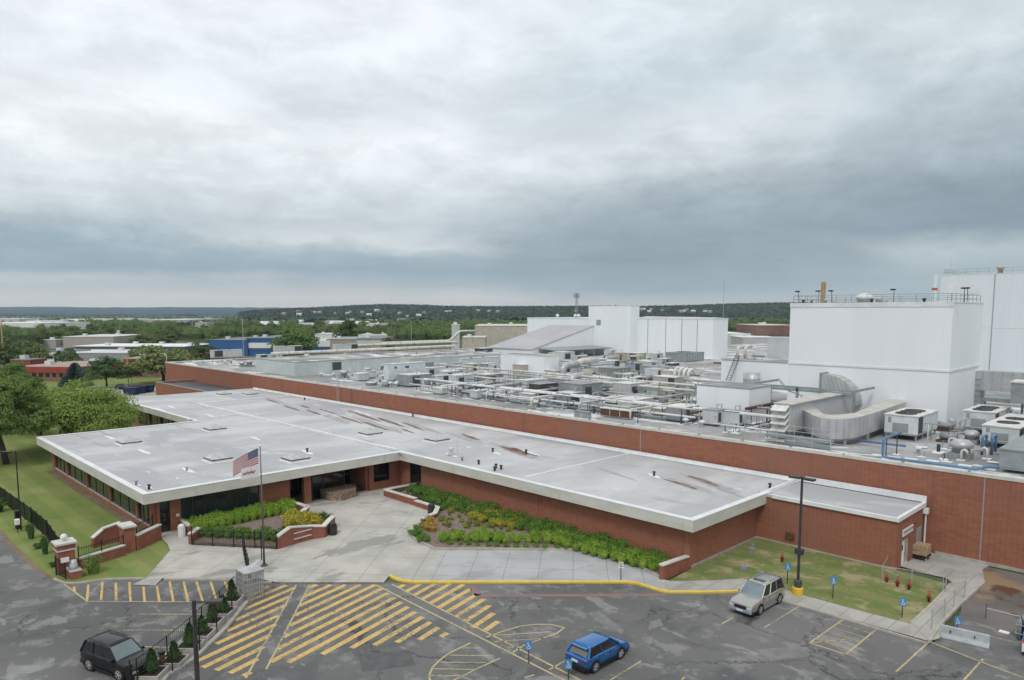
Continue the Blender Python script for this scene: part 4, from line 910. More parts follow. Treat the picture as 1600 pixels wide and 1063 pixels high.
elbow('cream elbow duct at the back of the middle cluster', 903, 585, 560, (0, 1, 0), 7, .8, 'ductwhite')
elbow('small silver bent duct right of the cream tank', 929, 606, 588, (-1, 0, 0), 3, .4, 'galv')
elbow('low white bent duct under the cream elbow', 884, 600, 590, (-1, 0, 0), 5, .4, 'unittop')
elbow('silver bent duct beside the cream unit with black opening', 946, 572, 557, (0, 1, 0), 6, .45, 'galv')
elbow('pair of cream bent pipes near the grey roof house, left one', 1152, 560, 541, (0, 1, 0), 4, .45, 'ductwhite')
elbow('pair of cream bent pipes near the grey roof house, right one', 1164, 560, 540, (0, 1, 0), 4, .45, 'ductwhite')
# tanks
def tank(label, px, pyb, ptop, dia, mat, dome=True, name='tank'):
    a = G(px, pyb, ZF); zt = zat(a, ptop); h = zt-ZF; r = dia/2
    e = empty(name, tuple(a)); tag(e, label, 'tank')
    part(MB().lathe([(r, .3), (r, h-.4), (r*.8, h-.12), (r*.3, h)] if dome else [(r, .1), (r, h)], tuple(a), 16), 'shell', mat, e, smooth=True)
    m = MB(); [m.lathe([(r+.04, 0), (r+.04, .1)], (a.x, a.y, ZF+h*q), 16) for q in (.3, .65)]; part(m, 'hoop', 'trimgrey', e)
    m = MB(); [m.box(a.x+sx_*r*.6-.08, a.y+sy_*r*.6-.08, ZF, a.x+sx_*r*.6+.08, a.y+sy_*r*.6+.08, ZF+.4) for sx_ in (-1, 1) for sy_ in (-1, 1)]; part(m, 'foot', 'steel', e)
tank('tall cream tank among the elbow ducts', 919, 603, 577, 1.7, 'unitcream', False)
tank('grey cylindrical tank on the front white plant room', 1174, 612, 583, 3.0, 'galv', False)
tank('small pale tank behind the parapet left of the raised unit', 602, 604, 594, 1.3, 'palegreen')
tank('white dome on a low base near the ladder', 580, 602, 597, 2.2, 'unittop')
# hood vents with spread legs: gooseneck and mushroom shapes repeated
def mushroom(s=1.0):
    e = empty('mushroom_vent'); MB().lathe([(.22*s, 0), (.22*s, .5*s)], (0, 0, 0), 8).build('neck', 'galv').parent = e
    MB().lathe([(.42*s, .5*s), (.42*s, .62*s), (.25*s, .8*s), (.05, .86*s)], (0, 0, 0), 10).build('cowl', 'unitwhite', smooth=True).parent = e; return e
def goose():
    e = empty('gooseneck_vent'); MB().tube([(0, 0, 0), (0, 0, .7), (.05, 0, .95), (.25, 0, 1.08), (.45, 0, .95), (.5, 0, .7)], .13, 8).build('bent_pipe', 'ductwhite', smooth=True).parent = e
    MB().box(-.35, -.35, 0, .35, .35, .08).build('curb', 'whitepatch').parent = e; return e
def curb():
    e = empty('pipe_support'); MB().box(-.45, -.3, 0, .45, .3, .1).build('pad', 'whitepatch').parent = e; MB().tube([(-.3, 0, .1), (-.3, 0, .8), (.3, 0, .8), (.3, 0, .1)], .05, 5).build('post', 'steel').parent = e; return e
def stub():
    e = empty('vent_stub'); MB().lathe([(.14, 0), (.14, .7)], (0, 0, 0), 7).build('tube', 'darksteel').parent = e; MB().lathe([(.5, 0), (.4, .07), (.1, .09)], (0, 0, 0), 9).build('collar', 'whitepatch').parent = e; return e
def fanbox():
    e = empty('exhaust_fan'); MB().box(-.7, -.7, 0, .7, .7, .45).build('curb', 'unitgrey').parent = e
    MB().lathe([(.6, .45), (.6, .8), (.8, .85), (.8, 1.15), (.5, 1.4), (.1, 1.45)], (0, 0, 0), 14).build('cowl', 'galv', smooth=True).parent = e; return e
def skid():
    e = empty('pump_skid'); MB().box(-1.2, -.6, .05, 1.2, .6, .2).build('base', 'rust').parent = e
    MB().tube([(-.9, 0, .65), (.7, 0, .65)], .38, 10).build('vessel', 'unitgrey', smooth=True).parent = e
    MB().tube([(.9, 0, .2), (.9, 0, 1.3), (.2, .4, 1.3), (.2, .4, .2)], .08, 6).build('pipework', 'galv').parent = e; return e
protos = [('mushroom', mushroom(), 'mushroom vent', 'small mushroom vent with pale cowl', 'mushroom vents across the factory roof'),
          ('goose', goose(), 'gooseneck vent', 'cream gooseneck pipe vent on a white curb', 'gooseneck vents across the factory roof'),
          ('curb', curb(), 'pipe support', 'steel pipe support frame on a white pad', 'pipe supports across the factory roof'),
          ('stub', stub(), 'vent stub', 'short dark vent stub in a white collar', 'vent stubs across the factory roof'),
          ('fan', fanbox(), 'exhaust fan', 'silver exhaust fan on a grey curb', 'exhaust fans across the factory roof'),
          ('skid', skid(), 'pump skid', 'grey vessel on a rusty skid with silver pipework', 'pump skids across the factory roof')]
rd = random.Random(11)
boxes = [(b[0]-.6, b[1]-.6, b[2]+.6, b[3]+.6) for b in UB.values()]
used = {}
NEARLB = ['left of the ladder', 'right of the ladder', 'right of the raised unit', 'near the square white house', 'by the elbow ducts', 'by the wavy lidded unit', 'near the looping white hoses', 'by the left plant room', 'near the curved silver duct', 'by the right packaged units']
def nearlb(px): 
    return NEARLB[min(9, max(0, [px < q for q in (520, 600, 780, 860, 930, 1010, 1088, 1200, 1360, 5000)].index(True)))]
placed = []
def place(kind, px, py, s=1.0, rz=0):
    nm, pr_, cat, lb, grp = protos[kind]; a = G(px, py, ZF+.02)
    o = pr_ if kind not in used else copy_tree(pr_); used.setdefault(kind, 0); used[kind] += 1
    o.location = a; o.scale = (s, s, s); o.rotation_euler.z = rz
    dist = 'near parapet' if a.y < 80 else ('mid roof' if a.y < 110 else 'far back')
    tag(o, f'{lb} {nearlb(px)}, {dist}', cat, grp)
n = 0
while n < 330:
    px = rd.uniform(300, 1600); t_ = rd.random()**1.25
    lowy = 566+.1357*(px-256)-9; topy = 552 if px > 560 else 566-.06*(px-256)
    if px > 1230: topy = 640
    py = lowy-(lowy-topy)*t_; a = G(px, py, ZF)
    if any(b[0] < a.x < b[2] and b[1] < a.y < b[3] for b in boxes): continue
    if not (FX0+2 < a.x < FX1-2) or a.y < FY+1.5 or a.y > 215: continue
    if px > 1200 and px < 1420 and a.y > 76.5: continue
    if any((a.x-q[0])**2+(a.y-q[1])**2 < 1.2 for q in placed): continue
    if px < 420 and rd.random() < .6: continue
    placed.append((a.x, a.y)); k = rd.choices(range(6), [4, 3, 6, 6, 2, 2])[0]; place(k, px, py, rd.uniform(.8, 1.35), rd.choice([0, math.pi/2, math.pi])); n += 1
# extra cross pipes of many sizes
PL = []
for i in range(95):
    px = rd.uniform(640, 1180); py = rd.uniform(566+.1357*(px-256)-34, 566+.1357*(px-256)-8) if i % 2 else rd.uniform(560, 566+.1357*(px-256)-25)
    a = G(px, py, ZF); ln = rd.uniform(5, 22) if px < 950 else rd.uniform(3, 9); z = ZF+rd.choice([.25, .5, .9, 1.5, 2.1]); ax = rd.choice(['x', 'y', 'l'])
    if a.y > 200 or a.y < FY+2.5: continue
    a.z = z
    pts = {'x': [a, a+Vector((ln, 0, 0))], 'y': [a, a+Vector((0, ln, 0))], 'l': [a, a+Vector((ln*.6, 0, 0)), a+Vector((ln*.6, ln*.5, 0))]}[ax]
    mt = rd.choice(['galv', 'capmetal', 'ductwhite', 'steel', 'bluepipe' if i % 4 == 0 else 'galv', 'rust', 'unittop']); r_ = rd.choice([.07, .1, .14, .2, .3]); r_ = min(r_, .1) if mt == 'bluepipe' else r_
    nm = {'galv': 'silver', 'capmetal': 'bright silver', 'ductwhite': 'cream', 'steel': 'grey green', 'bluepipe': 'blue', 'rust': 'rusty', 'unittop': 'white'}[mt]; sz = {.07: 'very thin', .1: 'thin', .14: 'slim', .2: 'medium', .3: 'thick'}[r_]
    pipe(f'{sz} {nm} {"straight" if ax != "l" else "bent"} pipe {nearlb(px)}, {"low down" if z < ZF+1 else "on posts"}', pts, r_, mt, 7, posts=5, joints=5)
# assorted cabinets between the pipe runs
cab = 0
while cab < 75:
    px = rd.uniform(540, 1180); top_ = 556 if px > 700 else 575; low_ = 566+.1357*(px-256)-12; py = rd.uniform(top_, low_); a = G(px, py, ZF)
    if a.y > 190 or a.y < FY+3 or any(b[0]-1.5 < a.x < b[2]+1.5 and b[1]-1.5 < a.y < b[3]+1.5 for b in boxes): continue
    if any(b0 < px < b1 and py < c1 for b0, b1, c1 in ((775, 880, 600), (1085, 1240, 665), (395, 640, 590))): continue
    sc_ = rd.uniform(.8, 1.5); L_, W_, H_ = rd.uniform(1.4, 3.6)*sc_, rd.uniform(1.4, 4.5)*sc_, rd.uniform(.9, 2.0)*sc_; boxes.append((a.x-L_, a.y, a.x, a.y+W_)); cab += 1
    mt = rd.choice(['unitwhite', 'unitgrey', 'unitcream', 'palegreen', 'greywall', 'unitgrey', 'darksteel']); nm = {'unitwhite': 'white', 'unitgrey': 'grey', 'unitcream': 'cream', 'palegreen': 'pale green', 'greywall': 'light grey', 'darksteel': 'dark'}[mt]
    e = empty('equipment_cabinet', (a.x-L_/2, a.y+W_/2, ZF)); tag(e, f'{nm} {"large" if sc_ > 1.15 else "small"} equipment cabinet {nearlb(px)}, {"near parapet" if a.y < 82 else ("mid roof" if a.y < 110 else "far back")}', 'cabinet', 'equipment cabinets on the factory roof')
    part(MB().box(a.x-L_, a.y, ZF+.25, a.x, a.y+W_, ZF+.25+H_), 'casing', mt, e, bevel=.03); part(MB().box(a.x-L_-.06, a.y-.06, ZF+.253+H_, a.x+.06, a.y+W_+.06, ZF+.33+H_), 'lid', rd.choice(['unittop', 'trimgrey', 'unittop']), e)
    part(MB().box(a.x+.003, a.y+W_*.15, ZF+.25+H_*.2, a.x+.04, a.y+W_*rd.uniform(.35, .6), ZF+.25+H_*.85), 'vent_grille', 'coil', e); part(MB().box(a.x-L_+.1, a.y+.1, ZF+.02, a.x-.1, a.y+W_-.1, ZF+.25), 'plinth', 'darksteel', e)
    part(MB().tube([(a.x-L_*.3, a.y+W_*.5, ZF+.3+H_), (a.x-L_*.3, a.y+W_*.5, ZF+.9+H_), (a.x-L_*.3, a.y+W_*.5+1.2, ZF+.9+H_), (a.x-L_*.3, a.y+W_*.5+1.2, ZF+.1)], .09, 6), 'conduit', 'galv', e)
for lb_, px0_, py0_, z_, px1_, r_, mt_ in (('long white lagged pipe above the cabinets, rear one of five', 690, 570, 10.1, 1085, .2, 'unittop'), ('long silver pipe above the cabinets, second from the rear', 720, 579, 10.0, 1085, .16, 'galv'), ('long cream pipe above the cabinets, middle one of five', 850, 590, 10.2, 1085, .22, 'ductwhite'),
        ('long thin white pipe above the cabinets, second from the front', 700, 598, 9.7, 1086, .12, 'unittop'), ('long silver pipe low behind the parapet, front one of five', 640, 600, 8.6, 1086, .14, 'capmetal')):
    a, b = runx(px0_, py0_, z_, px1_); pipe(lb_, [a, b], r_, mt_, 8, joints=7, posts=7)
for i, (px0_, py0_, px1_) in enumerate(((760, 612, 880), (830, 622, 960), (905, 630, 1010), (985, 640, 1080), (690, 603, 770))):
    a, b = runy(px0_, py0_, 9.2+.15*i, px1_); pipe(['first', 'second', 'third', 'fourth', 'leftmost extra'][i]+' cross pipe running away from the parapet, counted from the left', [a-Vector((0, 0, 1.2)), a, b], .13+.03*(i % 3), ['capmetal', 'unittop', 'galv', 'ductwhite', 'capmetal'][i], 8, joints=6, posts=6)
# coiled hoses
m = MB()
for k in range(4):
    a = G(1059+k*7, 583+k*1.2, 10.2); m.tube([(a.x, a.y+1.1*math.cos(q*.5236), a.z+1.1*math.sin(q*.5236)) for q in range(10)], .3, 8)
tag(m.build('flexible_duct', 'unittop', smooth=True), 'looping white flexible ducts among the pipes left of the plant rooms', 'duct')
# ---------------------------------------------------------------- big silver duct with louvred intake
dt = 10.55; db = 8.4
outer = [G(x, y, dt) for x, y in ((1238, 634.5), (1254, 641), (1270, 649.5), (1283, 654), (1297, 655.5), (1318, 655.5), (1338, 653.5), (1354, 649.5), (1370, 644.5), (1400, 634), (1416, 629))]
inner = [G(x, y, dt) for x, y in ((1412, 620), (1396, 622), (1366, 633.5), (1350, 640), (1335, 646), (1310, 648.5), (1296, 649), (1286, 647.5), (1275, 638), (1262, 631))]
e = empty('intake_duct', tuple(outer[4])); tag(e, 'large curved silver duct sweeping from the louvred intake round to the tower', 'duct')
part(MB().prism([(p.x, p.y) for p in outer+inner], db, dt), 'casing', 'galvduct', e)
surf('ducttop', (.52, .51, .47), (.40, .39, .36), .8, rough=.8)
m = MB(); m.prism([(p.x, p.y) for p in outer+inner], dt+.003, dt+.05); part(m, 'top_plate', 'ducttop', e)
x0, y0, x1, y1, z1 = bx(1237.5, 676, 1209, 1336, 633.5, db); 
m = MB(); m.box(x0, y0+.05, db, x1-.3, y1, z1); part(m, 'intake_chamber', 'greywall', e); m = MB(); m.box(x0-.15, y0-.1, z1+.003, x1-.05, y1+.1, z1+.12); part(m, 'chamber_roof', 'ducttop', e)
m = MB(); n = 4
for k in range(n):
    za = db+(z1-db)*(k+.95)/n; h_ = (z1-db)/n
    m.add([(x0, y0, za), (x1-.35, y0, za), (x1-.35, y0-1.1, za-h_*.75), (x0, y0-1.1, za-h_*.75), (x0, y0, za-.05), (x1-.35, y0, za-.05), (x1-.35, y0-1.1, za-h_*.75-.05), (x0, y0-1.1, za-h_*.75-.05)], [(0, 1, 2, 3), (7, 6, 5, 4), (0, 3, 7, 4), (1, 5, 6, 2), (3, 2, 6, 7), (0, 4, 5, 1)])
part(m, 'louvre_blade', 'unittop', e)
m = MB()
for q in outer[1:-1:2]: m.box(q.x-.12, q.y+.6, ZF, q.x+.12, q.y+.84, db)
m.box(x0+.3, y0+.4, ZF, x0+.55, y0+.65, db); m.box(x1-1, y0+.4, ZF, x1-.7, y0+.65, db); part(m, 'stand', 'steel', e)
# quarter-round ribbed duct on the tower face
tx0, ty0 = TB[0], TB[1]
xa = xpx(1283, ty0-2.4, 12); xb = xpx(1338, ty0-2.4, 12); zt = zat((xa, ty0-2.4), 585); zb_ = ZF+2.0; Wd = xb-xa
prof = [(xa, zb_), (xb, zb_)]+[(xa+Wd*math.cos(q*math.pi/2/10)**.8, zb_+(zt-zb_)*math.sin(q*math.pi/2/10)) for q in range(1, 11)]
m = MB(); n = len(prof); m.add([(p[0], ty0-2.4, p[1]) for p in prof]+[(p[0], ty0-.003, p[1]) for p in prof], [tuple(range(n)), tuple(range(2*n-1, n-1, -1))]+[(i, (i+1) % n+0, (i+1) % n+n, i+n)[::-1] for i in range(n)])
surf('fanduct', (.50, .51, .51), (.42, .43, .435), .8, rough=.5, metal=.2, rib=((1, 0, .35), .55, .3))
o = m.build('elbow_duct', 'fanduct'); tag(o, 'quarter round ribbed grey duct on the front face of the white tower', 'duct')
m = MB(); m.box(xa-.25, ty0-2.5, zb_, xa-.003, ty0-.003, zt+.2); m.build('flange', 'trimgrey').parent = o
o = tank('slim silver vent stack right of the quarter round duct', 1343, 640, 596, .9, 'galv', False)
# steel gantry beams in front of the tower
def frame(label, members, r=.14, mat='steel', name='steel_frame'):
    m = MB()
    for a, b in members:
        m.tube([a, b], r, 4)
    return tag(m.build(name, mat), label, 'steel frame')
zc = 12.0
a = G(1172, 600, zc); b = a+Vector((along(a, 'x', 1, 1334), 0, 0))
mem = [(a, b), (a-Vector((0, 0, .35)), b-Vector((0, 0, .35)))]
for px in (1174, 1203, 1245, 1334): x = xpx(px, a.y, 10); mem.append(((x, a.y, ZF), (x, a.y, zc)))
mem += [((a.x, a.y, zc), (a.x, a.y+9, zc)), ((b.x, b.y, zc), (b.x, b.y+7, zc))]
frame('grey green steel beam on columns crossing in front of the white tower', mem, .2)
a = G(1384, 597, 12.4); q = Vector((4.0, 0, 0)); mem = [((a.x, a.y, ZF), a), (a, a+Vector((6.5, 0, -2.2))), (a-Vector((0, 0, 1)), a+Vector((6.5, 0, -3.0))), (a+Vector((6.5, 0, -2.2)), a+Vector((6.5, 0, -4.2))), (a-Vector((1.6, 0, 1)), a-Vector((1.6, 0, 4))), (a, a-Vector((10, 0, 1.2)))]
frame('thin raking steel frame above the end of the curved silver duct', mem, .1)
m = MB(); p_ = G(1216, 592, 12.8); m.tube([p_, p_+Vector((1.6, 0, -1.5)), p_+Vector((3.4, 0, -2.0)), p_+Vector((3.4, 0, -4.6))], .16, 8); tag(m.build('bent_drain_pipe', 'galv', smooth=True), 'bent silver pipe zigzagging down beside the tower beam', 'pipe')
# right-hand ribbed duct and railed platform by the tall tower
surf('ribduct', (.38, .39, .40), (.30, .31, .32), .8, rough=.5, metal=.2, rib=((0, 0, 1), .75, .45))
x0, y0, x1, y1, z1 = bx(1529, 646, 1506, 1534, 592, ZF+.6)
e = empty('riser_duct', (x0, y0, ZF)); tag(e, 'vertical ribbed grey duct with bend at the right of the white tower', 'duct')
part(MB().box(x0, y0, ZF+.6, x1, y0+2.6, z1), 'riser', 'ribduct', e)
m = MB(); hh_ = z1-ZF-.6
pf = [(x0, z1)]+[(x0+(x1-x0)*(1-math.cos(k*math.pi/12)), z1+1.1*math.sin(k*math.pi/12)) for k in range(1, 7)]+[(x1+16, z1+1.1), (x1+16, z1-1.6), (x1, z1-1.6), (x1, z1)]
n = len(pf); m.add([(p[0], y0, p[1]) for p in pf]+[(p[0], y0+2.6, p[1]) for p in pf], [tuple(range(n))[::-1], tuple(range(n, 2*n))]+[(i, (i+1) % n, (i+1) % n+n, i+n) for i in range(n)])
part(m, 'bend', 'galvduct', e)
a = G(1537, 620, 11.2); e = empty('railed_platform', (a.x, a.y, ZF)); tag(e, 'grey green railed steel platform over dark shade at the right edge', 'platform')
part(MB().box(a.x, a.y, 10.6, a.x+16, a.y+3, 11.1), 'deck_beam', 'steel', e); railing('railing', [(a.x+.1, a.y+.1), (a.x+15.9, a.y+.1)], 11.1, 1.5, e, 'galv', 3.0)
m = MB(); [m.box(a.x+k*4, a.y+.2, ZF, a.x+k*4+.25, a.y+.45, 10.6) for k in range(4)]; part(m, 'column', 'steel', e)
x0, y0, x1, y1, z1 = bx(1700, 640, 1575, 1720, 582, 11.2); o = MB().box(x0, y0+1, 11.13, x1, y0+4, 13.6).build('plant_housing', 'unitgrey'); tag(o, 'dark blue grey housing standing on the railed platform at the right edge', 'plant housing'); MB().box(x0-.1, y0+.9, 13.603, x1+.1, y0+4.1, 13.8).build('lid', 'unittop').parent = o
# railings along the front
xA_, xB2 = xpx(1163, FY+3.2, 9), xpx(1298, FY+3.2, 9)
railing('guard_railing', [(xA_, FY+3.2), (xB2, FY+3.2)], ZF, 2.2, None, 'galv', 2.0, 4, .035, 'tall pale guard railing above the brick wall in front of the silver duct')
m = MB(); m.box(xpx(1200, FY+4.3, 8), FY+3.5, ZF+.7, xB2-.2, FY+4.6, ZF+.95); m.box(xpx(1230, FY+4.3, 8), FY+3.52, ZF+.05, xB2-.2, FY+3.8, ZF+.4); tag(m.build('service_walkway', 'steel'), 'grey green steel service walkway behind the tall guard railing', 'walkway')
railing('guard_railing', [(xB2+.3, FY+2.6), (xpx(1358, FY+2.6, 8), FY+2.6)], ZF, .95, None, 'galv', 2.1, 2, .035, 'low pale railing continuing right of the tall guard railing')
a = G(1463, 700, ZF); railing('guard_railing', [(a.x-3.5, a.y+4.5), (a.x, a.y+4.5), (a.x, a.y+13)], ZF, 1.9, None, 'steel', 2.2, 2, .05, 'grey railing corner between the packaged units under the white tower')
# blue water pipes
a = G(1412, 672, 9.9); b = G(1383, 676, 9.9); c = G(1379, 714, ZF+.35); d0 = Vector((c.x, c.y, 9.9)); e0 = c+Vector((along(c, 'x', 1, 1524), 0, 0))
pipe('blue water pipe dropping at its left end and running along the roof edge', [Vector((c.x, c.y+5, 9.7)), Vector((c.x, c.y, 9.7)), c, e0, e0+Vector((.6, 2.4, 0)), e0+Vector((1.5, 2.4, 0))], .13, 'bluepipe', 9, posts=6, name='water_pipe')
for i, px in enumerate((1534, 1549)):
    a = G(px, 711, ZF); pipe(f'blue vertical loop pipe beside the nearest packaged unit, {"left" if i == 0 else "right"} of two', [a, a+Vector((0, 0, 1.9)), a+Vector((0, 1.5, 1.9)), a+Vector((0, 1.5, .1))], .13, 'bluepipe', 9, name='water_pipe')
a, b = runx(1095, 655, ZF+.3, 1240); pipe('low blue pipe in front of the left plant room', [a, b], .13, 'bluepipe', 8, posts=6, name='water_pipe')
a, b = runx(1340, 688, ZF+.5, 1415); pipe('low blue pipe in the shade of the curved silver duct', [a, b], .13, 'bluepipe', 8, name='water_pipe')
a = G(1449, 695, ZF+.2); pipe('pale bent rail pipe in front of the unit under the tower', [a+Vector((0, 0, 2.2)), a, a+Vector((7, 0, 0))], .06, 'galv', 7)
a = G(1482, 704, ZF); pipe('cream gooseneck vent standing alone before the right packaged units', [a, a+Vector((0, 0, 1.3)), a+Vector((.75, 0, 1.3)), a+Vector((.75, 0, .15))], .11, 'ductwhite', 8, name='gooseneck_vent', cat='vent')
for i, (px, py) in enumerate(((1396, 716), (1423, 719), (1458, 722), (1508, 729), (1440, 700), (1490, 692), (1553, 724), (1520, 737), (1545, 735), (1578, 732))):
    a = G(px, py, ZF); MBo = MB().box(-.55, -.3, 0, .55, .3, .07).build('roof_pad', 'whitepatch', loc=(a.x, a.y, ZF+.06)); tag(MBo, 'flat white square pad lying on the dark roof near the blue pipe', 'roof pad', 'white pads near the blue pipe')
# roof edge floodlight at the far corner
a = Vector((FX0+.3, FY+.3, ZW)); pipe('white hooked lamp on the far left corner of the brick wall', [a, a+Vector((0, 0, 1.8)), a+Vector((-.8, -.4, 2.4))], .08, 'signwhite', 6, name='corner_lamp', cat='lamp', group='lamps on the brick wall')
# ------------------------------------------------------------------ foliage
def leafmat(name, a, b2, rnd=.12, sc=.8):
    m = bpy.data.materials.new(name); m.use_nodes = True; t = NT(m.node_tree); b = m.node_tree.nodes['Principled BSDF']
    P = t.n('ShaderNodeTexCoord').outputs['Object']; oi = t.n('ShaderNodeObjectInfo').outputs['Random']
    f = t.mr(t.noise(P, sc, 3, .6), .3, .7); c = t.mix(f, a+(1,), b2+(1,))
    c = t.mix(.5, c, t.mix(1.0, c, t.xyz(*[t.m('ADD', .4, t.m('MULTIPLY', t.noise(P, sc*9, 2), 1.2))]*3), 'MULTIPLY'))
    v = t.m('ADD', 1-rnd, t.m('MULTIPLY', oi, 2*rnd)); c = t.mix(1.0, c, t.xyz(v, t.m('ADD', .96, t.m('MULTIPLY', oi, .08)), v), 'MULTIPLY')
    t.L(c, b.inputs['Base Color']); b.inputs['Roughness'].default_value = .7; b.inputs['Specular IOR Level'].default_value = .2
    tr = t.n('ShaderNodeBsdfTranslucent'); t.L(c, tr.inputs[0]); ms = t.n('ShaderNodeMixShader'); ms.inputs[0].default_value = .25
    out = m.node_tree.nodes['Material Output']; t.L(b.outputs[0], ms.inputs[1]); t.L(tr.outputs[0], ms.inputs[2]); t.L(ms.outputs[0], out.inputs[0]); MATS[name] = m
leafmat('leaf', (.17, .25, .06), (.11, .175, .045)); leafmat('leafbright', (.30, .37, .095), (.20, .275, .065)); leafmat('leafdark', (.07, .115, .038), (.10, .155, .046))
leafmat('leafhedge', (.26, .39, .05), (.16, .28, .04)); leafmat('leafmid', (.14, .25, .045), (.09, .18, .035)); leafmat('leafyellow', (.42, .36, .05), (.30, .30, .045)); leafmat('leaflime', (.24, .27, .05), (.17, .21, .04)); leafmat('leaforange', (.42, .26, .06), (.33, .27, .06))
leafmat('needle', (.045, .095, .033), (.08, .135, .04)); leafmat('spruce', (.10, .14, .125), (.15, .20, .18)); leafmat('leaffar', (.10, .15, .05), (.14, .20, .06), .25, .15); leafmat('leafgrey', (.13, .15, .12), (.09, .12, .08))
def rdir(rd):
    while True:
        v = Vector((rd.uniform(-1, 1), rd.uniform(-1, 1), rd.uniform(-1, 1)))
        if .05 < v.length < 1: return v.normalized()
def leaves(m, c, r, n, size, rd, flat=1.0, low=-.4):
    """n leaf-sized faces over the outside of a clump"""
    for _ in range(n):
        d = rdir(rd)
        if d.z < low: d.z = -d.z*.5
        q = rd.uniform(.72, 1.05); p = Vector((c[0]+d.x*r[0]*q, c[1]+d.y*r[1]*q, c[2]+d.z*r[2]*q))
        nrm = (d+rdir(rd)*.75).normalized(); nrm.z = abs(nrm.z)*flat+.1; nrm.normalize()
        a = nrm.cross(rdir(rd)); a = a.normalized() if a.length > .01 else Vector((1, 0, 0)); b = nrm.cross(a); s = size*rd.uniform(.6, 1.25)
        m.add([p-a*s, p-b*s*.55, p+a*s, p+b*s*.55], [(0, 1, 2, 3)])
def shrub_mesh(seed, r=.55, h=.8, n=230, size=.085, lumps=7):
    rd = random.Random(seed); m = MB()
    m2 = MB().lathe([(r*.45, .0), (r*.62, h*.35), (r*.5, h*.62), (r*.1, h*.75)], (0, 0, 0), 7); m.add(m2.v, m2.f)
    for k in range(lumps):
        a = k*6.283/lumps+rd.random(); rr = r*.5 if k else 0
        leaves(m, (rr*math.cos(a), rr*math.sin(a), h*rd.uniform(.45, .68)), (r*.5, r*.5, h*.38), n//lumps, size, rd)
    return m
def shrubs(name, seeds, mat, label, cat, group, pts, r=.55, h=.8, z=.2, n=230, size=.085):
    pr_ = [shrub_mesh(s, r, h, n, size).build(name, mat) for s in seeds]; used_ = set()
    for i, (x, y, s) in enumerate(pts):
        k = i % len(pr_); o = pr_[k] if k not in used_ else pr_[k].copy()
        if k in used_: col.objects.link(o)
        used_.add(k); o.location = (x, y, z); o.rotation_euler.z = (i*1.7) % 6.28; o.scale = (s, s, s*(.9+.2*((i*7) % 5)/5))
        tag(o, label(x, y) if callable(label) else (label if isinstance(label, str) else label[i % len(label)]), cat, group)
    for k, o in enumerate(pr_):
        if k not in used_: bpy.data.objects.remove(o)
rd = random.Random(3)
# beds
BZ = .22
def bed(name, poly, z, mat='mulch'):
    m = MB().prism(poly, z-.3, z); return tag(m.build(name, mat), kind='structure')
bed('planting_bed', P2((303, 852), (432, 859), (490, 841), (505, 838), (516, 830), (521, 822))+P2((466, 812), (480, 800), (455, 790))+[(-74.35, Y[405]), (-74.35, Y[283])], .32)
bed2 = P2((653, 822), (641, 838), (650, 847), (680, 860.5), (905, 861), (968, 871), (1034, 906), (1072, 889))
bed('planting_bed', bed2+[(-32.3, fy-.02), (-73.9, fy-.02)]+P2((604, 776), (650, 790), (683, 803)), .26)
kerb('bed_edging', P2((658, 820), (641, 838), (650, 847), (680, 861), (905, 861.5), (968, 872), (1034, 907)), 'concretebase', .14, .3)
def band(pl, w0, w1, step, jit, sc=(.85, 1.2)):
    """points scattered in a band along a ground line given in pixels; w0..w1 is the offset range to its left"""
    out = []
    for a, b in zip(pl, pl[1:]):
        a = Vector(G(*a)[:2]); b = Vector(G(*b)[:2]); d = (b-a); L = d.length; d.normalize(); q = Vector((-d.y, d.x))
        nrow = max(1, round((w1-w0)/step))
        for j in range(nrow):
            k = 0.0+(j % 2)*step/2
            while k < L:
                p = a+d*k+q*(w0+(w1-w0)*(j+.5)/nrow); out.append((p.x+rd.uniform(-jit, jit), p.y+rd.uniform(-jit, jit), rd.uniform(*sc))); k += step
    return out
wallpts = []
x = -70.5
while x < -33.2:
    dep = 3.6 if x > -66 else 2.2
    if x > -38: dep = 3.4
    for j in range(int(dep/1.05)):
        wallpts.append((x+(j % 2)*.5+rd.uniform(-.15, .15), fy-.75-j*1.05+rd.uniform(-.25, .25), rd.uniform(.7, 1.3)))
    x += 1.1
front = band([(866, 856), (676, 853)], -1.9, -.1, 1.0, .2, (.7, 1.2)) + band([(1036, 893), (870, 850)], -1.0, 1.4, 1.0, .12, (.85, 1.15))
inbed = lambda p: -73 < p[0] < -32.8 and p[1] < fy-.5
shrubs('boxwood_shrub', (1, 2, 3), 'leafmid', lambda x, y: 'rounded green shrub '+('touching the long brick wall' if y > fy-1.4 else ('one row out from the long wall' if y > fy-2.4 else 'in the outer row off the long wall'))+', '+['by the entrance', 'left part', 'left of centre', 'centre', 'right of centre', 'right end'][min(5, int((x+71)/6.4))], 'shrub', 'green shrubs along the long brick wall', [p for p in wallpts if inbed(p)], .66, .95, .24, 340, .075)
shrubs('boxwood_shrub', (4, 5), 'leafhedge', lambda x, y: 'rounded bright green shrub at the front of the large bed, '+['left tip', 'left part', 'centre', 'right part', 'right end'][min(4, max(0, int((x+53)/4.2)))], 'shrub', 'bright green shrubs in the front row of the large bed', [p for p in front if inbed(p)], .68, .95, .24, 340, .075)
tuft = band([(960, 868), (700, 858)], -.9, -.3, .9, .12, (.6, 1.0))+band([(1034, 900), (965, 866)], -.5, .5, .8, .1, (.7, 1.0))
shrubs('low_tuft', (6,), 'leafmid', 'low green tuft at the kerb edge of the large bed', 'plant', 'low tufts along the bed edging', tuft, .42, .42, .24, 110, .08)
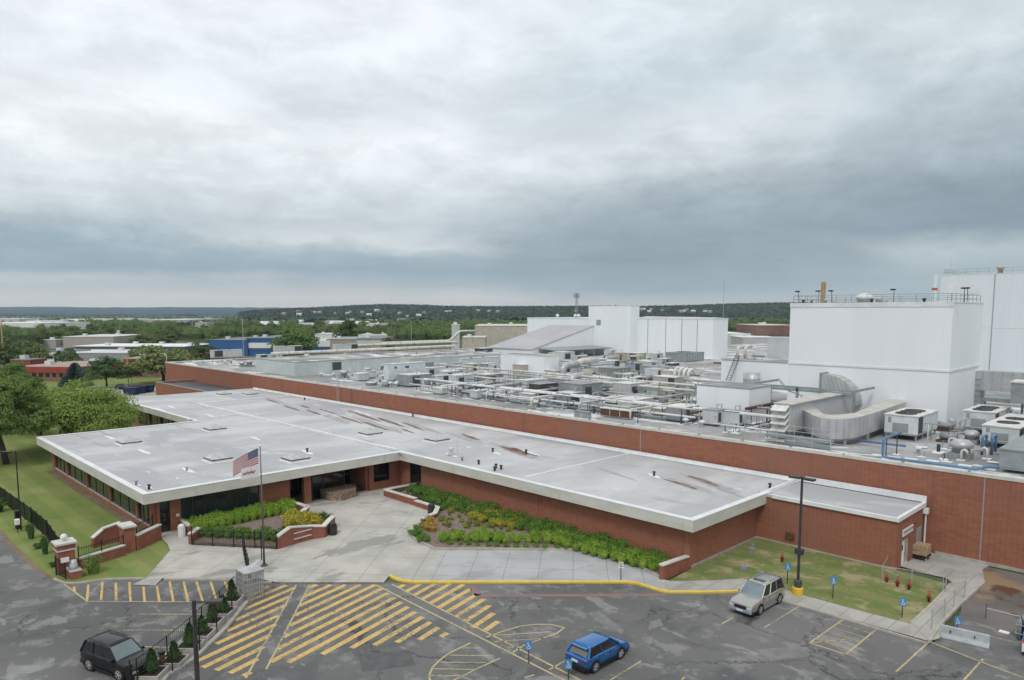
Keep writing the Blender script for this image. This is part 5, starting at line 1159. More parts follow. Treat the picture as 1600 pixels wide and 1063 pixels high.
def gp(lst, s0=.8, s1=1.2): return [(G(x, y)[0], G(x, y)[1], rd.uniform(s0, s1)) for x, y in lst]
yl = [(rd.uniform(736, 816), 0) for _ in range(44)]; yl = [(x, 811+rd.uniform(-9, 8)+.2*(x-736)) for x, _ in yl]
shrubs('golden_shrub', (7, 8), 'leafyellow', lambda x, y: 'golden yellow low shrub of the large bed, '+('rear' if y > 50.2-.0*x and y > (x+52)*.75+46.5 else 'front')+' side, '+['left edge', 'left of centre', 'centre', 'right of centre', 'right edge'][min(4, max(0, int((x+56)/2.2)))], 'shrub', 'golden shrubs in the large bed', gp(yl), .6, .8, .24, 200, .09)
lm = [(706, 816), (717, 812), (728, 808), (722, 820), (735, 822), (741, 815), (729, 829), (704, 805), (712, 800), (745, 826), (757, 830), (768, 828), (700, 826), (690, 818), (820, 832), (795, 834), (724, 800), (735, 804)]
shrubs('lime_shrub', (9,), 'leaflime', lambda x, y: 'small lime green shrub of the large bed, '+('nearer the long wall' if y > 47.2 else 'nearer the kerb')+', '+['left', 'centre left', 'centre right', 'right'][min(3, max(0, int((x+58)/4)))], 'shrub', 'lime shrubs in the large bed', gp(lm, .6, 1.0), .55, .7, .24, 170, .085)
gr = [(rd.uniform(690, 800), rd.uniform(806, 846)) for _ in range(26)]
shrubs('grey_tuft', (10,), 'leafgrey', 'tiny grey green tuft in the bare mulch of the large bed', 'plant', 'grey tufts in the large bed', gp(gr, .5, .9), .35, .45, .24, 90, .06)
shrubs('orange_shrub', (12,), 'leaforange', 'orange tinged shrub at the left tip of the large bed', 'shrub', 'orange shrubs in the beds', gp([(668, 832), (676, 834), (672, 824)], 1.0, 1.2), .6, .9, .24, 190, .09)
lt = [(648, 841), (655, 838), (650, 832), (660, 846), (668, 850), (642, 838), (656, 850), (690, 801), (698, 797), (705, 792), (660, 828), (664, 818)]
shrubs('boxwood_shrub', (13,), 'leafmid', 'dark green shrub at the left tip of the large bed', 'shrub', 'dark shrubs at the tip of the large bed', gp(lt, .7, 1.0), .55, .7, .24, 180, .085)
ul = [(rd.uniform(618, 700), 0) for _ in range(16)]; ul = [(x, 768+(x-618)*.33+rd.uniform(-2, 4)) for x, _ in ul]
shrubs('low_tuft', (14,), 'leafdark', 'low dark plant behind the brick planter wall by the entrance', 'plant', 'dark low plants by the entrance wall', gp(ul, .7, 1.1), .5, .5, .26, 120, .08)
# left bed hedges
hx = []
y = Y[283]+.3
while y < Y[452]-.5:
    for j in range(3): hx.append((WX+1.0+j*.9+rd.uniform(-.1, .1), y+(j % 2)*.4, rd.uniform(.95, 1.2)))
    y += .85
shrubs('hedge_shrub', (15, 16), 'leafhedge', lambda x, y: 'bright green hedge shrub '+('close under' if x < WX+1.4 else 'in front of')+' the dark blue windows, '+['left end', 'left part', 'middle', 'right part', 'right end'][min(4, max(0, int((y-Y[283])/(Y[452]-Y[283])*5)))], 'shrub', 'hedge beneath the dark blue windows', hx, .66, 1.15, .3, 380, .075)
h2 = band([(432, 853), (306, 845)], -1.9, 0, .95, .1)
shrubs('hedge_shrub', (17,), 'leafmid', 'green hedge shrub just behind the black picket fence', 'shrub', 'hedge behind the black picket fence', h2, .62, .9, .3, 320, .075)
shrubs('golden_shrub', (18, 19), 'leafyellow', lambda x, y: 'tall golden yellow shrub in the left planter, '+('front' if x > -64.3 else 'rear')+' row '+['left', 'centre', 'right'][min(2, max(0, int((y-33)/1.6)))], 'shrub', 'golden shrubs in the left planter', gp([(452, 824), (462, 828), (474, 829), (486, 830), (497, 830), (458, 818), (470, 820), (482, 822), (494, 822), (452, 832)], 1.2, 1.6), .6, .95, .3, 260, .09)
shrubs('boxwood_shrub', (20,), 'leafdark', 'dark green round shrub at the plaza end of the left planter', 'shrub', 'dark shrubs in the left planter', gp([(503, 822), (510, 824)], 1.3, 1.4), .6, .9, .3, 240, .09)
shrubs('grey_tuft', (21,), 'leafgrey', 'grey green tuft in the mulch of the left planter', 'plant', 'tufts in the left planter', gp([(rd.uniform(405, 450), rd.uniform(832, 846)) for _ in range(9)], .8, 1.2), .4, .5, .3, 100, .07)
# ------------------------------------------------------------------ brick planter walls
def capwall(name, label, pts, z0=0.0, t=.38, cat='planter wall', capmat='coping', bands=False):
    """pts: (px, py, height) at the foot of the wall"""
    e = empty(name, tuple(G(pts[0][0], pts[0][1]))); tag(e, label, cat); w_ = MB(); c = MB()
    for a, b in zip(pts, pts[1:]):
        A = G(a[0], a[1]); B = G(b[0], b[1]); d = (B-A).normalized()*.06
        w_.wall(A-d, B+d, t, z0, a[2], b[2]); c.add(*[[(*q[:2], q[2]) for q in v] if i == 0 else v for i, v in enumerate(_capv(A-d, B+d, t+.14, a[2], b[2]))])
    part(w_, 'brickwork', 'brickplain', e); part(c, 'cap', capmat, e)
    if bands:
        m = MB()
        A = G(*pts[1][:2]); B = G(*pts[2][:2]); d = B-A; q = Vector((d.y, -d.x, 0)).normalized()
        for h_ in (.55, 1.1): m.wall(A+d*.12+q*.2, A+d*.88+q*.2, .12, h_, h_+.09)
        part(m, 'stone_band', 'coping', e)
    return e
def _capv(a, b, t, ha, hb):
    a = Vector(a[:2]); b = Vector(b[:2]); d = (b-a).normalized(); q = Vector((-d.y, d.x))*t/2; P = [a-q, b-q, b+q, a+q]; hs = [ha, hb, hb, ha]
    return [(p.x, p.y, h+.004) for p, h in zip(P, hs)]+[(p.x, p.y, h+.12) for p, h in zip(P, hs)], [(0, 3, 2, 1), (4, 5, 6, 7), (0, 1, 5, 4), (1, 2, 6, 5), (2, 3, 7, 6), (3, 0, 4, 7)]
capwall('planter_wall', 'curving red brick planter wall with pale cap and seat bands, left of the plaza', [(434, 859, 1.2), (453, 853, 1.75), (489, 843, 1.3), (506, 841, 1.15), (515, 832, 1.25), (521, 824, 1.1)], bands=True)
capwall('planter_wall', 'short angled brick wall with pale cap behind the golden shrubs', [(455, 797, .95), (481, 806, .95), (464, 822, .95)])
capwall('planter_wall', 'stepped red brick wall with pale cap on the right side of the entrance court', [(653, 764, .65), (602, 776, .78), (649, 791, .85)])
capwall('planter_wall', 'lower bent end of the brick wall beside the large bed, bin behind it', [(650, 791.5, .62), (684, 803, .68), (680, 812, .65), (660, 820, .62)])
capwall('planter_wall', 'straight brick wing wall closing the right end of the large bed', [(1033, 907, 1.25), (1073, 889.5, 1.1)], t=.35)
# ------------------------------------------------------------------ corner gateway on the left
pe = empty('gate_pier', tuple(G(103, 893))); tag(pe, 'massive red brick gate pier with white globe lamp on top', 'gate pier'); p = G(103, 893)
part(MB().box(p.x-.62, p.y-.62, 0, p.x+.62, p.y+.62, 1.95), 'shaft', 'brickplain', pe); part(MB().box(p.x-.7, p.y-.7, 1.953, p.x+.7, p.y+.7, 2.08), 'band', 'coping', pe)
part(MB().box(p.x-.68, p.y-.68, 2.083, p.x+.68, p.y+.68, 2.5), 'head', 'brickplain', pe); part(MB().box(p.x-.8, p.y-.8, 2.503, p.x+.8, p.y+.8, 2.66), 'cap', 'coping', pe)
g = MB(); g.lathe([(.08, 2.66), (.08, 2.78), (.12, 2.8)]+[(.27*math.sin(q*math.pi/8), 3.02-.27*math.cos(q*math.pi/8)) for q in range(1, 8)]+[(.02, 3.29)], (p.x, p.y, 0), 14); part(g, 'globe_lamp', 'signwhite', pe, smooth=True)
capwall('garden_wall', 'long low brick wall with pale cap carrying the picket fence right of the gate pier', [(124, 889, .85), (194, 868, .9)], t=.32, cat='wall')
capwall('garden_wall', 'stepped brick wall with raked pale cap in the lawn behind the low fence wall', [(146, 856, .9), (162, 851, 1.5), (188, 845, 1.75)], t=.35, cat='wall')
capwall('garden_wall', 'sloping brick ramp wall between the square pier and the glazed door', [(214, 860, 1.35), (250, 842, 1.35)], t=.32, cat='wall')
p = G(200, 860); e = empty('gate_pier', tuple(p)); tag(e, 'square brick pier with broad pale cap at the head of the low wall', 'gate pier')
part(MB().box(p.x-.75, p.y-.45, 0, p.x+.75, p.y+.45, 2.3), 'shaft', 'brickplain', e); part(MB().box(p.x-.9, p.y-.6, 2.303, p.x+.9, p.y+.6, 2.48), 'cap', 'coping', e)
capwall('garden_wall', 'little brick return wall with pale cap beside the walkway by the hedge', [(298, 852, 1.05), (312, 843, 1.1)], t=.35, cat='wall'); capwall('garden_wall', 'small raked brick wall between the white bin and the glazing', [(283, 826, 1.0), (296, 838, 1.0)], t=.3, cat='wall')
e = empty('brick_plinth', tuple(G(116, 901))); tag(e, 'small brick plinth with grey bell shaped object in front of the gate pier', 'plinth'); p = G(116, 901)
part(MB().box(p.x-.75, p.y-.4, 0, p.x+.75, p.y+.4, .62), 'base', 'brickplain', e); part(MB().box(p.x-.8, p.y-.45, .623, p.x+.8, p.y+.45, .7), 'cap', 'concretebase', e)
part(MB().lathe([(.36, .7), (.34, 1.0), (.26, 1.3), (.2, 1.42), (.05, 1.46)], (p.x, p.y, 0), 12), 'bell', 'galvduct', e, smooth=True)
def picket(label, pts, h, z=0.0, step=.14, post=2.4, base=0.0, cat='fence', mat='ironfence', name='picket_fence'):
    """iron picket fence along ground pixels: pickets, rails and posts"""
    e = empty(name, tuple(G(*pts[0]))); tag(e, label, cat); a_, r_, p_ = MB(), MB(), MB()
    for a, b in zip(pts, pts[1:]):
        A = G(*a); B = G(*b); d = B-A; L = d.length; n = int(L/step)
        for i in range(n+1): q = A+d*i/n; a_.box(q.x-.011, q.y-.011, z+base+.1, q.x+.011, q.y+.011, z+h-.04)
        n = max(1, round(L/post))
        for i in range(n+1): q = A+d*i/n; p_.box(q.x-.04, q.y-.04, z+base, q.x+.04, q.y+.04, z+h+.08)
        for zz_ in (z+base+.15, z+h-.22): r_.wall(A, B, .035, zz_, zz_+.04)
    part(a_, 'pickets', mat, e); part(r_, 'rail', mat, e); part(p_, 'post', mat, e); return e
picket('black iron picket fence along the roadside lawn up to the gate pier', [(0, 783), (50, 820.5), (75, 843), (94, 872)], 1.85, post=2.6)
picket('short black picket fence in front of the left hedge, by the plaza', [(300, 853.5), (432, 860)], 1.75, post=2.2)
picket('black picket fence standing on the long low brick wall', [(124, 889), (194, 868)], 1.95, base=.98, post=2.6)
picket('narrow black iron gate standing open left of the gate pier', [(88, 899), (103, 905)], 1.6, post=2, cat='gate', name='iron_gate')
picket('black iron railing between small brick wall and glazed corner', [(214, 851), (240, 838)], 2.1, base=1.0, post=2)
picket('tall dark gate leaves folded behind the turnstile cage', [(380, 863), (384, 884), (389, 905)], 1.75, post=1.2, cat='gate', name='iron_gate', step=.12)
# ------------------------------------------------------------------ turnstile, poles, flag
surf('polegrey', (.12, .12, .13), None, rough=.4, metal=.3)
p = G(392, 933); e = empty('turnstile', (p.x, p.y, 0)); tag(e, 'galvanised full height turnstile cage at the end of the planted strip', 'turnstile')
m = MB(); w_ = .75
for i in range(9):
    q = -w_+2*w_*i/8
    for s in (-1, 1): m.tube([(p.x+q, p.y+s*w_, 0), (p.x+q, p.y+s*w_, 2.15)], .025, 5); m.tube([(p.x+s*w_, p.y+q, 0), (p.x+s*w_, p.y+q, 2.15)], .025, 5)
for zz_ in (.1, .5, .9, 1.3, 1.7, 2.1):
    m.tube([(p.x-w_, p.y-w_, zz_), (p.x+w_, p.y-w_, zz_), (p.x+w_, p.y+w_, zz_), (p.x-w_, p.y+w_, zz_), (p.x-w_, p.y-w_, zz_)], .025, 5)
part(m, 'cage', 'galv', e); part(MB().box(p.x-w_-.05, p.y-w_-.05, 2.16, p.x+w_+.05, p.y+w_+.05, 2.25), 'roof', 'galv', e)
m = MB(); m.tube([(p.x, p.y, 0), (p.x, p.y, 2.1)], .06, 8)
for k in range(11):
    for a_ in range(3): q = a_*2.094+.3; m.tube([(p.x, p.y, .3+k*.16), (p.x+.6*math.cos(q), p.y+.6*math.sin(q), .3+k*.16)], .018, 4)
part(m, 'rotor', 'galv', e); m = MB(); m.tube([(p.x-.3, p.y, 2.3), (p.x+.5, p.y+.5, 2.9)], .05, 6); m.tube([(p.x+.1, p.y, 2.3), (p.x+.5, p.y+.5, 2.9)], .03, 5); part(m, 'brace', 'capmetal', e)
part(MB().box(p.x-w_-.15, p.y-w_-.1, .8, p.x-w_-.06, p.y-w_+.5, 1.9), 'card_panel', 'signwhite', e)
p = G(413, 886); ztp = zat(p, 699); e = empty('flagpole', (p.x, p.y, KH)); tag(e, 'tall grey flagpole on the plaza with ball finial', 'flagpole')
part(MB().tube([(p.x, p.y, KH), (p.x, p.y, ztp)], .09, 10, r2=.045), 'pole', 'polegrey', e, smooth=True); part(MB().lathe([(.28, 0), (.28, .08), (.16, .12), (.14, .25)], (p.x, p.y, KH), 12), 'base', 'darksteel', e)
part(MB().lathe([(.11*math.sin(q*math.pi/8)+.001, ztp+.11-.11*math.cos(q*math.pi/8)) for q in range(9)], (p.x, p.y, 0), 10), 'finial', 'signwhite', e, smooth=True)
surf('flagred', (.27, .018, .035), None, rough=.8); surf('flagwhite', (.60, .59, .60), None, rough=.8); surf('flagblue', (.02, .03, .10), None, rough=.8)
def flagpt(o, u, v, L, Hh, sag, wave):
    """flag cloth: u along the fly 0..1, v down 0..1; it streams toward the left of the view and droops"""
    d = Vector((-.72, -.62, 0)).normalized(); n = Vector((-d.y, d.x, 0))
    return o+d*(L*u*.93)+Vector((0, 0, -Hh*v-sag*u**1.15))+n*(wave*math.sin(u*6.5+v*1.2)*u)
top = Vector((p.x-.15, p.y-.12, zat(p, 700)-.05)); FL_, FH = 2.4, 1.3
e = empty('national_flag', tuple(top)); tag(e, 'striped red and white flag with dark blue starred corner flying from the flagpole', 'flag')
bars = {'flagred': MB(), 'flagwhite': MB(), 'flagblue': MB()}
for s in range(13):
    m = bars['flagred' if s % 2 == 0 else 'flagwhite']; u0 = .4 if s < 7 else 0.0
    for k in range(12):
        a_ = u0+(1-u0)*k/12; b_ = u0+(1-u0)*(k+1)/12
        m.add([flagpt(top, a_, s/13, FL_, FH, 1.15, .16), flagpt(top, b_, s/13, FL_, FH, 1.15, .16), flagpt(top, b_, (s+1)/13, FL_, FH, 1.15, .16), flagpt(top, a_, (s+1)/13, FL_, FH, 1.15, .16)], [(0, 1, 2, 3)])
for k in range(6):
    a_, b_ = .4*k/6, .4*(k+1)/6; m = bars['flagblue']; m.add([flagpt(top, a_, 0, FL_, FH, 1.15, .16), flagpt(top, b_, 0, FL_, FH, 1.15, .16), flagpt(top, b_, 7/13, FL_, FH, 1.15, .16), flagpt(top, a_, 7/13, FL_, FH, 1.15, .16)], [(0, 1, 2, 3)])
part(bars['flagred'], 'red_stripes', 'flagred', e); part(bars['flagwhite'], 'white_stripes', 'flagwhite', e); part(bars['flagblue'], 'canton', 'flagblue', e)
m = MB(); nrm = Vector((-.62*-1, -.72, 0)).normalized()*.012
for r_ in range(9):
    for c_ in range(6 if r_ % 2 == 0 else 5):
        u = (.033*(1+2*c_) if r_ % 2 == 0 else .033*(2+2*c_)); v = (r_+1)/10*7/13
        for s_ in (-1, 1):
            o_ = flagpt(top, u, v, FL_, FH, 1.15, .16)+nrm*s_; d_ = (flagpt(top, u+.01, v, FL_, FH, 1.15, .16)-flagpt(top, u, v, FL_, FH, 1.15, .16)).normalized(); vs = []
            for q in range(10): rr = .04 if q % 2 == 0 else .017; a_ = q*math.pi/5; vs.append(o_+d_*rr*math.sin(a_)+Vector((0, 0, 1))*rr*math.cos(a_))
            m.add(vs, [tuple(range(10))])
part(m, 'stars', 'flagwhite', e)
top2 = Vector((p.x-.15, p.y-.12, zat(p, 727))); e = empty('company_flag', tuple(top2)); tag(e, 'smaller white flag with red script lettering below the striped flag', 'flag'); m = MB()
for k in range(8):
    for j in range(3): m.add([flagpt(top2, a_, b_, 1.7, 1.0, .35, .08) for a_, b_ in ((k/8, j/3), ((k+1)/8, j/3), ((k+1)/8, (j+1)/3), (k/8, (j+1)/3))], [(0, 1, 2, 3)])
part(m, 'cloth', 'flagwhite', e); m = MB(); prev = None
for s_ in (-1, 1):
    pts = [flagpt(top2, .2+.7*q/22, .5-.16*math.sin(q*1.35)*(1-.3*(q % 3)), 1.7, 1.0, .35, .08)+nrm*s_*1.3 for q in range(23)]; m.tube(pts, .035, 4)
part(m, 'script_lettering', 'flagred', e)
p2_ = G(409, 877); tag(MB().tube([(0, 0, 0), (0, 0, 2.7)], .045, 6).build('gate_post', 'black', loc=tuple(p2_)), 'slim black post standing just left of the flagpole', 'post')
def lamp_post(label, px, py, ptop, heads, mat='bronze', rb=.11, base=None, name='street_lamp', reach=.95):
    p = G(px, py); zt = zat(p, ptop); e = empty(name, (p.x, p.y, 0)); tag(e, label, 'street lamp')
    z0 = 0
    if base: part(MB().lathe([(.42, 0), (.42, .62), (.36, .68)], (p.x, p.y, 0), 14), 'painted_base', 'yellowpaint', e); part(MB().lathe([(.3, .68), (.3, 1.2), (.2, 1.25)], (p.x, p.y, 0), 12), 'base_collar', 'darksteel', e)
    part(MB().tube([(p.x, p.y, .0), (p.x, p.y, zt)], rb, 4, r2=rb*.8), 'pole', mat, e)
    for i, (dx, dy) in enumerate(heads):
        d = Vector((dx, dy, 0)).normalized(); q = Vector((-d.y, d.x, 0)); a = Vector((p.x, p.y, zt-.12)); rc = reach; m = MB().tube([a, a+d*(rc-.3)], .05, 5)
        part(m, 'arm', mat, e); c = a+d*rc; vs = [c-d*.42-q*.2, c+d*.42-q*.26, c+d*.42+q*.26, c-d*.42+q*.2]
        m = MB(); m.add([(v.x, v.y, v.z-.08) for v in vs]+[(v.x, v.y, v.z+.08) for v in vs], [(0, 3, 2, 1), (4, 5, 6, 7), (0, 1, 5, 4), (1, 2, 6, 5), (2, 3, 7, 6), (3, 0, 4, 7)]); h_ = part(m, 'lamp_head', mat, e)
        m = MB(); m.add([(v.x*.8+c.x*.2, v.y*.8+c.y*.2, c.z-.085) for v in vs], [(3, 2, 1, 0)]); m.build('lens', 'signwhite').parent = h_
    return e, p, zt
lamp_post('tall dark lamp post in the foreground with one arm, by the planted strip', 309, 1078, 938, [(.62, .78)], 'bronze', .16, reach=1.15)
e, p, zt = lamp_post('tall dark double headed lamp post on a yellow base in the right lawn', 1246, 930, 745, [(-1, 0), (1, 0)], 'bronze', .12, True, reach=.55)
zz_ = zat(p, 862); part(MB().box(p.x-.28, p.y-.2, zz_-.2, p.x+.3, p.y+.2, zz_+.25), 'camera_box', 'bronze', e)
lamp_post('slender black lamp post beside the road side picket fence', 33, 829, 705, [(-.7, -.7)], 'black', .08)
p = G(29, 826); tag(MB().box(-.3, -.25, 0, .3, .25, 1.9).build('utility_cabinet', 'black', loc=(p.x, p.y, 0), bevel=.04), 'black upright cabinet beside the slender lamp post', 'cabinet')
p = G(28, 832); e = empty('post_box', tuple(p)); tag(e, 'white box on a short dark post at the grass verge', 'box'); MB().tube([(0, 0, 0), (0, 0, .8)], .05, 6).build('post', 'black').parent = e; MB().box(-.25, -.2, .8, .25, .2, 1.35).build('box', 'signwhite', bevel=.03).parent = e
p = G(103, 905); e = empty('small_sign', tuple(p)); tag(e, 'little white sign panel fixed on a post before the gate pier', 'sign'); MB().tube([(0, 0, 0), (0, 0, 1.9)], .04, 6).build('post', 'black').parent = e; o = MB().box(.05, -.3, 1.45, .1, .3, 1.85).build('panel', 'signwhite'); o.parent = e
# bins
def bin_(label, px, py, r, h, mat, top):
    p = G(px, py, KH); e = empty('litter_bin', tuple(p)); tag(e, label, 'litter bin'); MB().lathe([(r, 0), (r*1.02, h*.72), (r*1.1, h*.74), (r*1.1, h*.8)], (0, 0, 0), 14).build('drum', mat, smooth=False).parent = e
    MB().lathe([(r*.9, h*.8), (r*.95, h*.9), (r*.6, h), (.02, h*1.02)], (0, 0, 0), 14).build('lid', top, smooth=True).parent = e
    m = MB(); [m.box(r*math.cos(q*.524)-.015, r*math.sin(q*.524)-.015, .05, r*1.06*math.cos(q*.524)+.015, r*1.06*math.sin(q*.524)+.015, h*.7) for q in range(12)]; m.build('slat', mat).parent = e
bin_('dark round litter bin at the tip of the left planter wall', 520, 835.5, .38, 1.2, 'bronze', 'black'); bin_('dark litter bin tucked inside the bent planter wall', 674, 803, .36, 1.15, 'bronze', 'bronze'); bin_('white domed bin beside the glazed corner door', 284, 838, .32, 1.2, 'signwhite', 'signwhite')
# ------------------------------------------------------------------ planted strip with conifers in boxes
isl = P2((398, 914), (408, 925), (383, 944), (352, 984), (304, 1031), (285, 1044), (262, 1056), (246, 1075), (180, 1085), (215, 1063), (255, 1036), (300, 1000), (336, 968), (372, 932), (380, 916))
surf('pavers', (.27, .235, .205), (.20, .175, .155), 1.2, rough=.85, stain=((.33, .31, .29), .5, .55, .62, (1, 1, 1)))
bed('paved_strip', isl, .12, 'pavers')
kerb('kerb', P2((386, 943), (352, 985), (304, 1031), (284, 1045), (262, 1057), (248, 1076)), 'walk', .28, .2)
e = empty('low_barrier', tuple(G(300, 1000))); tag(e, 'low pale concrete wall along the left edge of the planted strip', 'wall'); m = MB()
L_ = [(376, 925), (345, 955), (318, 979), (296, 1000), (262, 1029), (246, 1042)]
for a, b in zip(L_, L_[1:]):
    A, B = G(*a), G(*b); d = (B-A).normalized()*.08; m.wall(A+d, B-d, .26, 0, .42)
part(m, 'wall_section', 'walk', e)
def conifer(seed):
    rd = random.Random(seed); e = empty('potted_conifer'); m = MB(); m.lathe([(.22, .35), (.3, .6), (.16, 1.3), (.03, 1.75)], (0, 0, 0), 7)
    for k in range(520):
        h = rd.random()**.8; r = (.44*(1-h)**.75+.03)*rd.uniform(.8, 1.12); a = rd.random()*6.283; p = Vector((r*math.cos(a), r*math.sin(a), .42+h*1.55)); d = Vector((math.cos(a), math.sin(a), .9)).normalized(); s = .075; q = d.cross(rdir(rd)).normalized()
        m.add([p-d*s, p-q*s*.5, p+d*s, p+q*s*.5], [(0, 1, 2, 3)])
    m.build('foliage', 'needle').parent = e
    MB().tube([(0, 0, .3), (0, 0, .9)], .05, 6).build('trunk', 'bark').parent = e
    b = MB(); b.box(-.68, -.68, 0, .68, -.58, .42); b.box(-.68, .58, 0, .68, .68, .42); b.box(-.68, -.577, 0, -.58, .577, .42); b.box(.58, -.577, 0, .68, .577, .42); b.build('planter_box', 'walk').parent = e
    MB().box(-.58, -.58, .02, .58, .58, .33).build('soil', 'soil').parent = e; return e
ang = math.atan2(6.1, 6.3); ORD = ['beside the turnstile, farthest', 'second from the turnstile', 'third from the turnstile', 'fourth from the turnstile', 'fifth from the turnstile', 'next to the brown bollard', 'nearest the camera by the black car']
c0 = None
for i, (px, py) in enumerate(((363, 945), (349, 962.5), (332.5, 980), (316, 997), (297, 1018), (273, 1040), (238, 1061))):
    o = conifer(5) if c0 is None else copy_tree(c0); c0 = c0 or o; p = G(px, py); o.location = (p.x, p.y, .12); o.rotation_euler.z = ang+math.pi/2*i; s = 1.0+.06*math.sin(i*2.3); o.scale = (s, s, (.84+.12*math.sin(i*3.1+1)))
    tag(o, 'small conifer in a square pale planter box, '+ORD[i], 'potted tree', 'conifers in planter boxes on the paved strip')
p = G(254, 1047); e = empty('bollard_light', tuple(p)); tag(e, 'brown square bollard light between the two nearest planter boxes', 'bollard'); MB().box(-.13, -.13, .1, .13, .13, 1.05).build('body', 'rust').parent = e; MB().box(-.16, -.16, 1.053, .16, .16, 1.2).build('cap', 'black').parent = e
FP = [(363, 962), (339, 990), (312.5, 1020), (270, 1053), (205, 1085)]
e = empty('wire_fence', tuple(G(*FP[0]))); tag(e, 'thin black post and wire fence running along the planted strip', 'fence'); m = MB()
for a in FP: q = G(*a); m.tube([(q.x, q.y, .1), (q.x, q.y, 2.1)], .045, 6)
part(m, 'post', 'black', e); m = MB()
for a, b in zip(FP, FP[1:]):
    A, B = G(*a), G(*b)
    for h_ in (1.0, 2.0): m.tube([(A.x, A.y, h_), (B.x, B.y, h_)], .012, 4)
part(m, 'wire', 'black', e)
FQ = [(379, 920), (344, 958), (316, 984), (298, 1003), (262, 1034), (215, 1072)]
e = empty('wire_fence', tuple(G(*FQ[0]))); tag(e, 'dark rail fence on the left edge of the planted strip behind the low wall', 'fence'); m = MB(); m2 = MB(); m3 = MB()
for a, b in zip(FQ, FQ[1:]):
    A, B = G(*a), G(*b); m.tube([(B.x, B.y, 0), (B.x, B.y, 1.7)], .04, 6); m2.tube([(A.x, A.y, 1.65), (B.x, B.y, 1.65)], .03, 5); m2.tube([(A.x, A.y, .5), (B.x, B.y, .5)], .02, 5)
    n = int((B-A).length/.22)
    for i in range(n): q = A+(B-A)*i/n; m3.box(q.x-.006, q.y-.006, .5, q.x+.006, q.y+.006, 1.63)
part(m, 'post', 'black', e); part(m2, 'rail', 'black', e); part(m3, 'pickets', 'black', e)
p = G(203, 1075); e = empty('bollard_light', tuple(p)); tag(e, 'dark capped post in front of the black car bonnet', 'post'); MB().tube([(0, 0, 0), (0, 0, 1.25)], .14, 8).build('body', 'black').parent = e; MB().tube([(0, 0, 1.25), (0, 0, 1.45)], .2, 8).build('cap', 'black').parent = e
# small bushes near the gateway and fence
def one(name, seed, mat, label, px, py, s, r=.6, h=.8, n=300, size=.08):
    o = shrub_mesh(seed, r, h, n, size).build(name, mat); p = G(px, py); o.location = (p.x, p.y, 0); o.scale = (s, s, s); tag(o, label, 'shrub')
one('columnar_shrub', 31, 'needle', 'dark upright evergreen at the fence, the one nearer the white post box', 49, 842, 1.0, .5, 1.7, 400)
one('columnar_shrub', 32, 'needle', 'dark upright evergreen at the fence, the one nearer the gate pier', 71, 866, 1.0, .45, 1.8, 400)
one('round_shrub', 33, 'needle', 'dark round bush at the left picture edge outside the fence', -4, 800, 1.6, .7, 1.0, 400, .1)
one('young_tree', 34, 'leaf', 'loose leafed small bush before the low fence wall', 147, 896, 1.0, .85, 1.5, 1100, .08); one('low_bush', 35, 'leafdark', 'low dark bush in the verge beside the second evergreen', 60, 857, 1.0, .5, .5, 200); one('low_bush', 36, 'leafdark', 'low scrubby plant just left of the gate pier', 84, 886, .8, .5, .6, 200)
# ------------------------------------------------------------------ signs and small fixtures on the right
def isa(m, c, s, y):
    """wheelchair symbol in the plane facing -Y at plan point c"""
    def ring(cx, cz, r, a0, a1):
        n = 14
        for i in range(n):
            t0, t1 = a0+(a1-a0)*i/n, a0+(a1-a0)*(i+1)/n
            m.add([(c[0]+(cx+rr*math.cos(t_))*s, y, c[2]+(cz+rr*math.sin(t_))*s) for rr, t_ in ((r, t0), (r, t1), (r-.06, t1), (r-.06, t0))], [(0, 1, 2, 3)])
    ring(.0, -.12, .2, -3.6, .4); ring(-.06, .3, .065, 0, 6.283)
    for a, b, w_ in (((-.05, .22), (-.02, -.04), .06), ((-.04, .1), (.14, .1), .045), ((-.02, -.05), (.14, -.05), .06), ((.14, -.05), (.22, -.25), .06)):
        d = Vector((b[0]-a[0], b[1]-a[1])); q = Vector((-d.y, d.x)).normalized()*w_/2; m.add([(c[0]+(v[0])*s, y, c[2]+(v[1])*s) for v in ((a[0]-q.x, a[1]-q.y), (b[0]-q.x, b[1]-q.y), (b[0]+q.x, b[1]+q.y), (a[0]+q.x, a[1]+q.y))], [(0, 1, 2, 3)])
def psign(label, px, py, ptop, w_=.42, h=.6, blue=True, rz=None):
    p = G(px, py); zt = zat(p, ptop); e = empty('parking_sign', (p.x, p.y, 0), R(38) if rz is None else rz); tag(e, label, 'sign')
    MB().tube([(0, 0, 0), (0, 0, zt-.05)], .04, 6).build('post', 'darksteel').parent = e
    b = MB().box(-w_/2, -.07, zt-h, w_/2, -.045, zt).build('panel', 'signblue' if blue else 'signwhite'); b.parent = e
    m = MB()
    if blue: isa(m, (0, 0, zt-h*.55), .62, -.074)
    else: [m.add([(-w_*.32, -.074, zt-h*k), (w_*.32, -.074, zt-h*k), (w_*.32, -.074, zt-h*k-.05), (-w_*.32, -.074, zt-h*k-.05)], [(0, 3, 2, 1)]) for k in (.2, .45, .7)]
    m.build('symbol', 'signwhite' if blue else 'black').parent = b; return e
psign('blue disabled parking sign on the lawn just left of the double headed lamp', 1230, 915, 880)
psign('blue and white parking sign on the lawn, middle one of the right row', 1301, 938, 901); psign('blue disabled parking sign on the lawn near the path, right one', 1409, 968, 934)
psign('blue disabled parking sign at the tip of the upper hatched island', 826, 1037, 1001); psign('blue disabled parking sign beside the blue car', 888, 1062, 1030); psign('blue disabled sign behind the concrete barrier', 1495, 985, 963)
psign('white sign on a slim post at the edge of the slab path', 970, 908, 878, .38, .5, False)
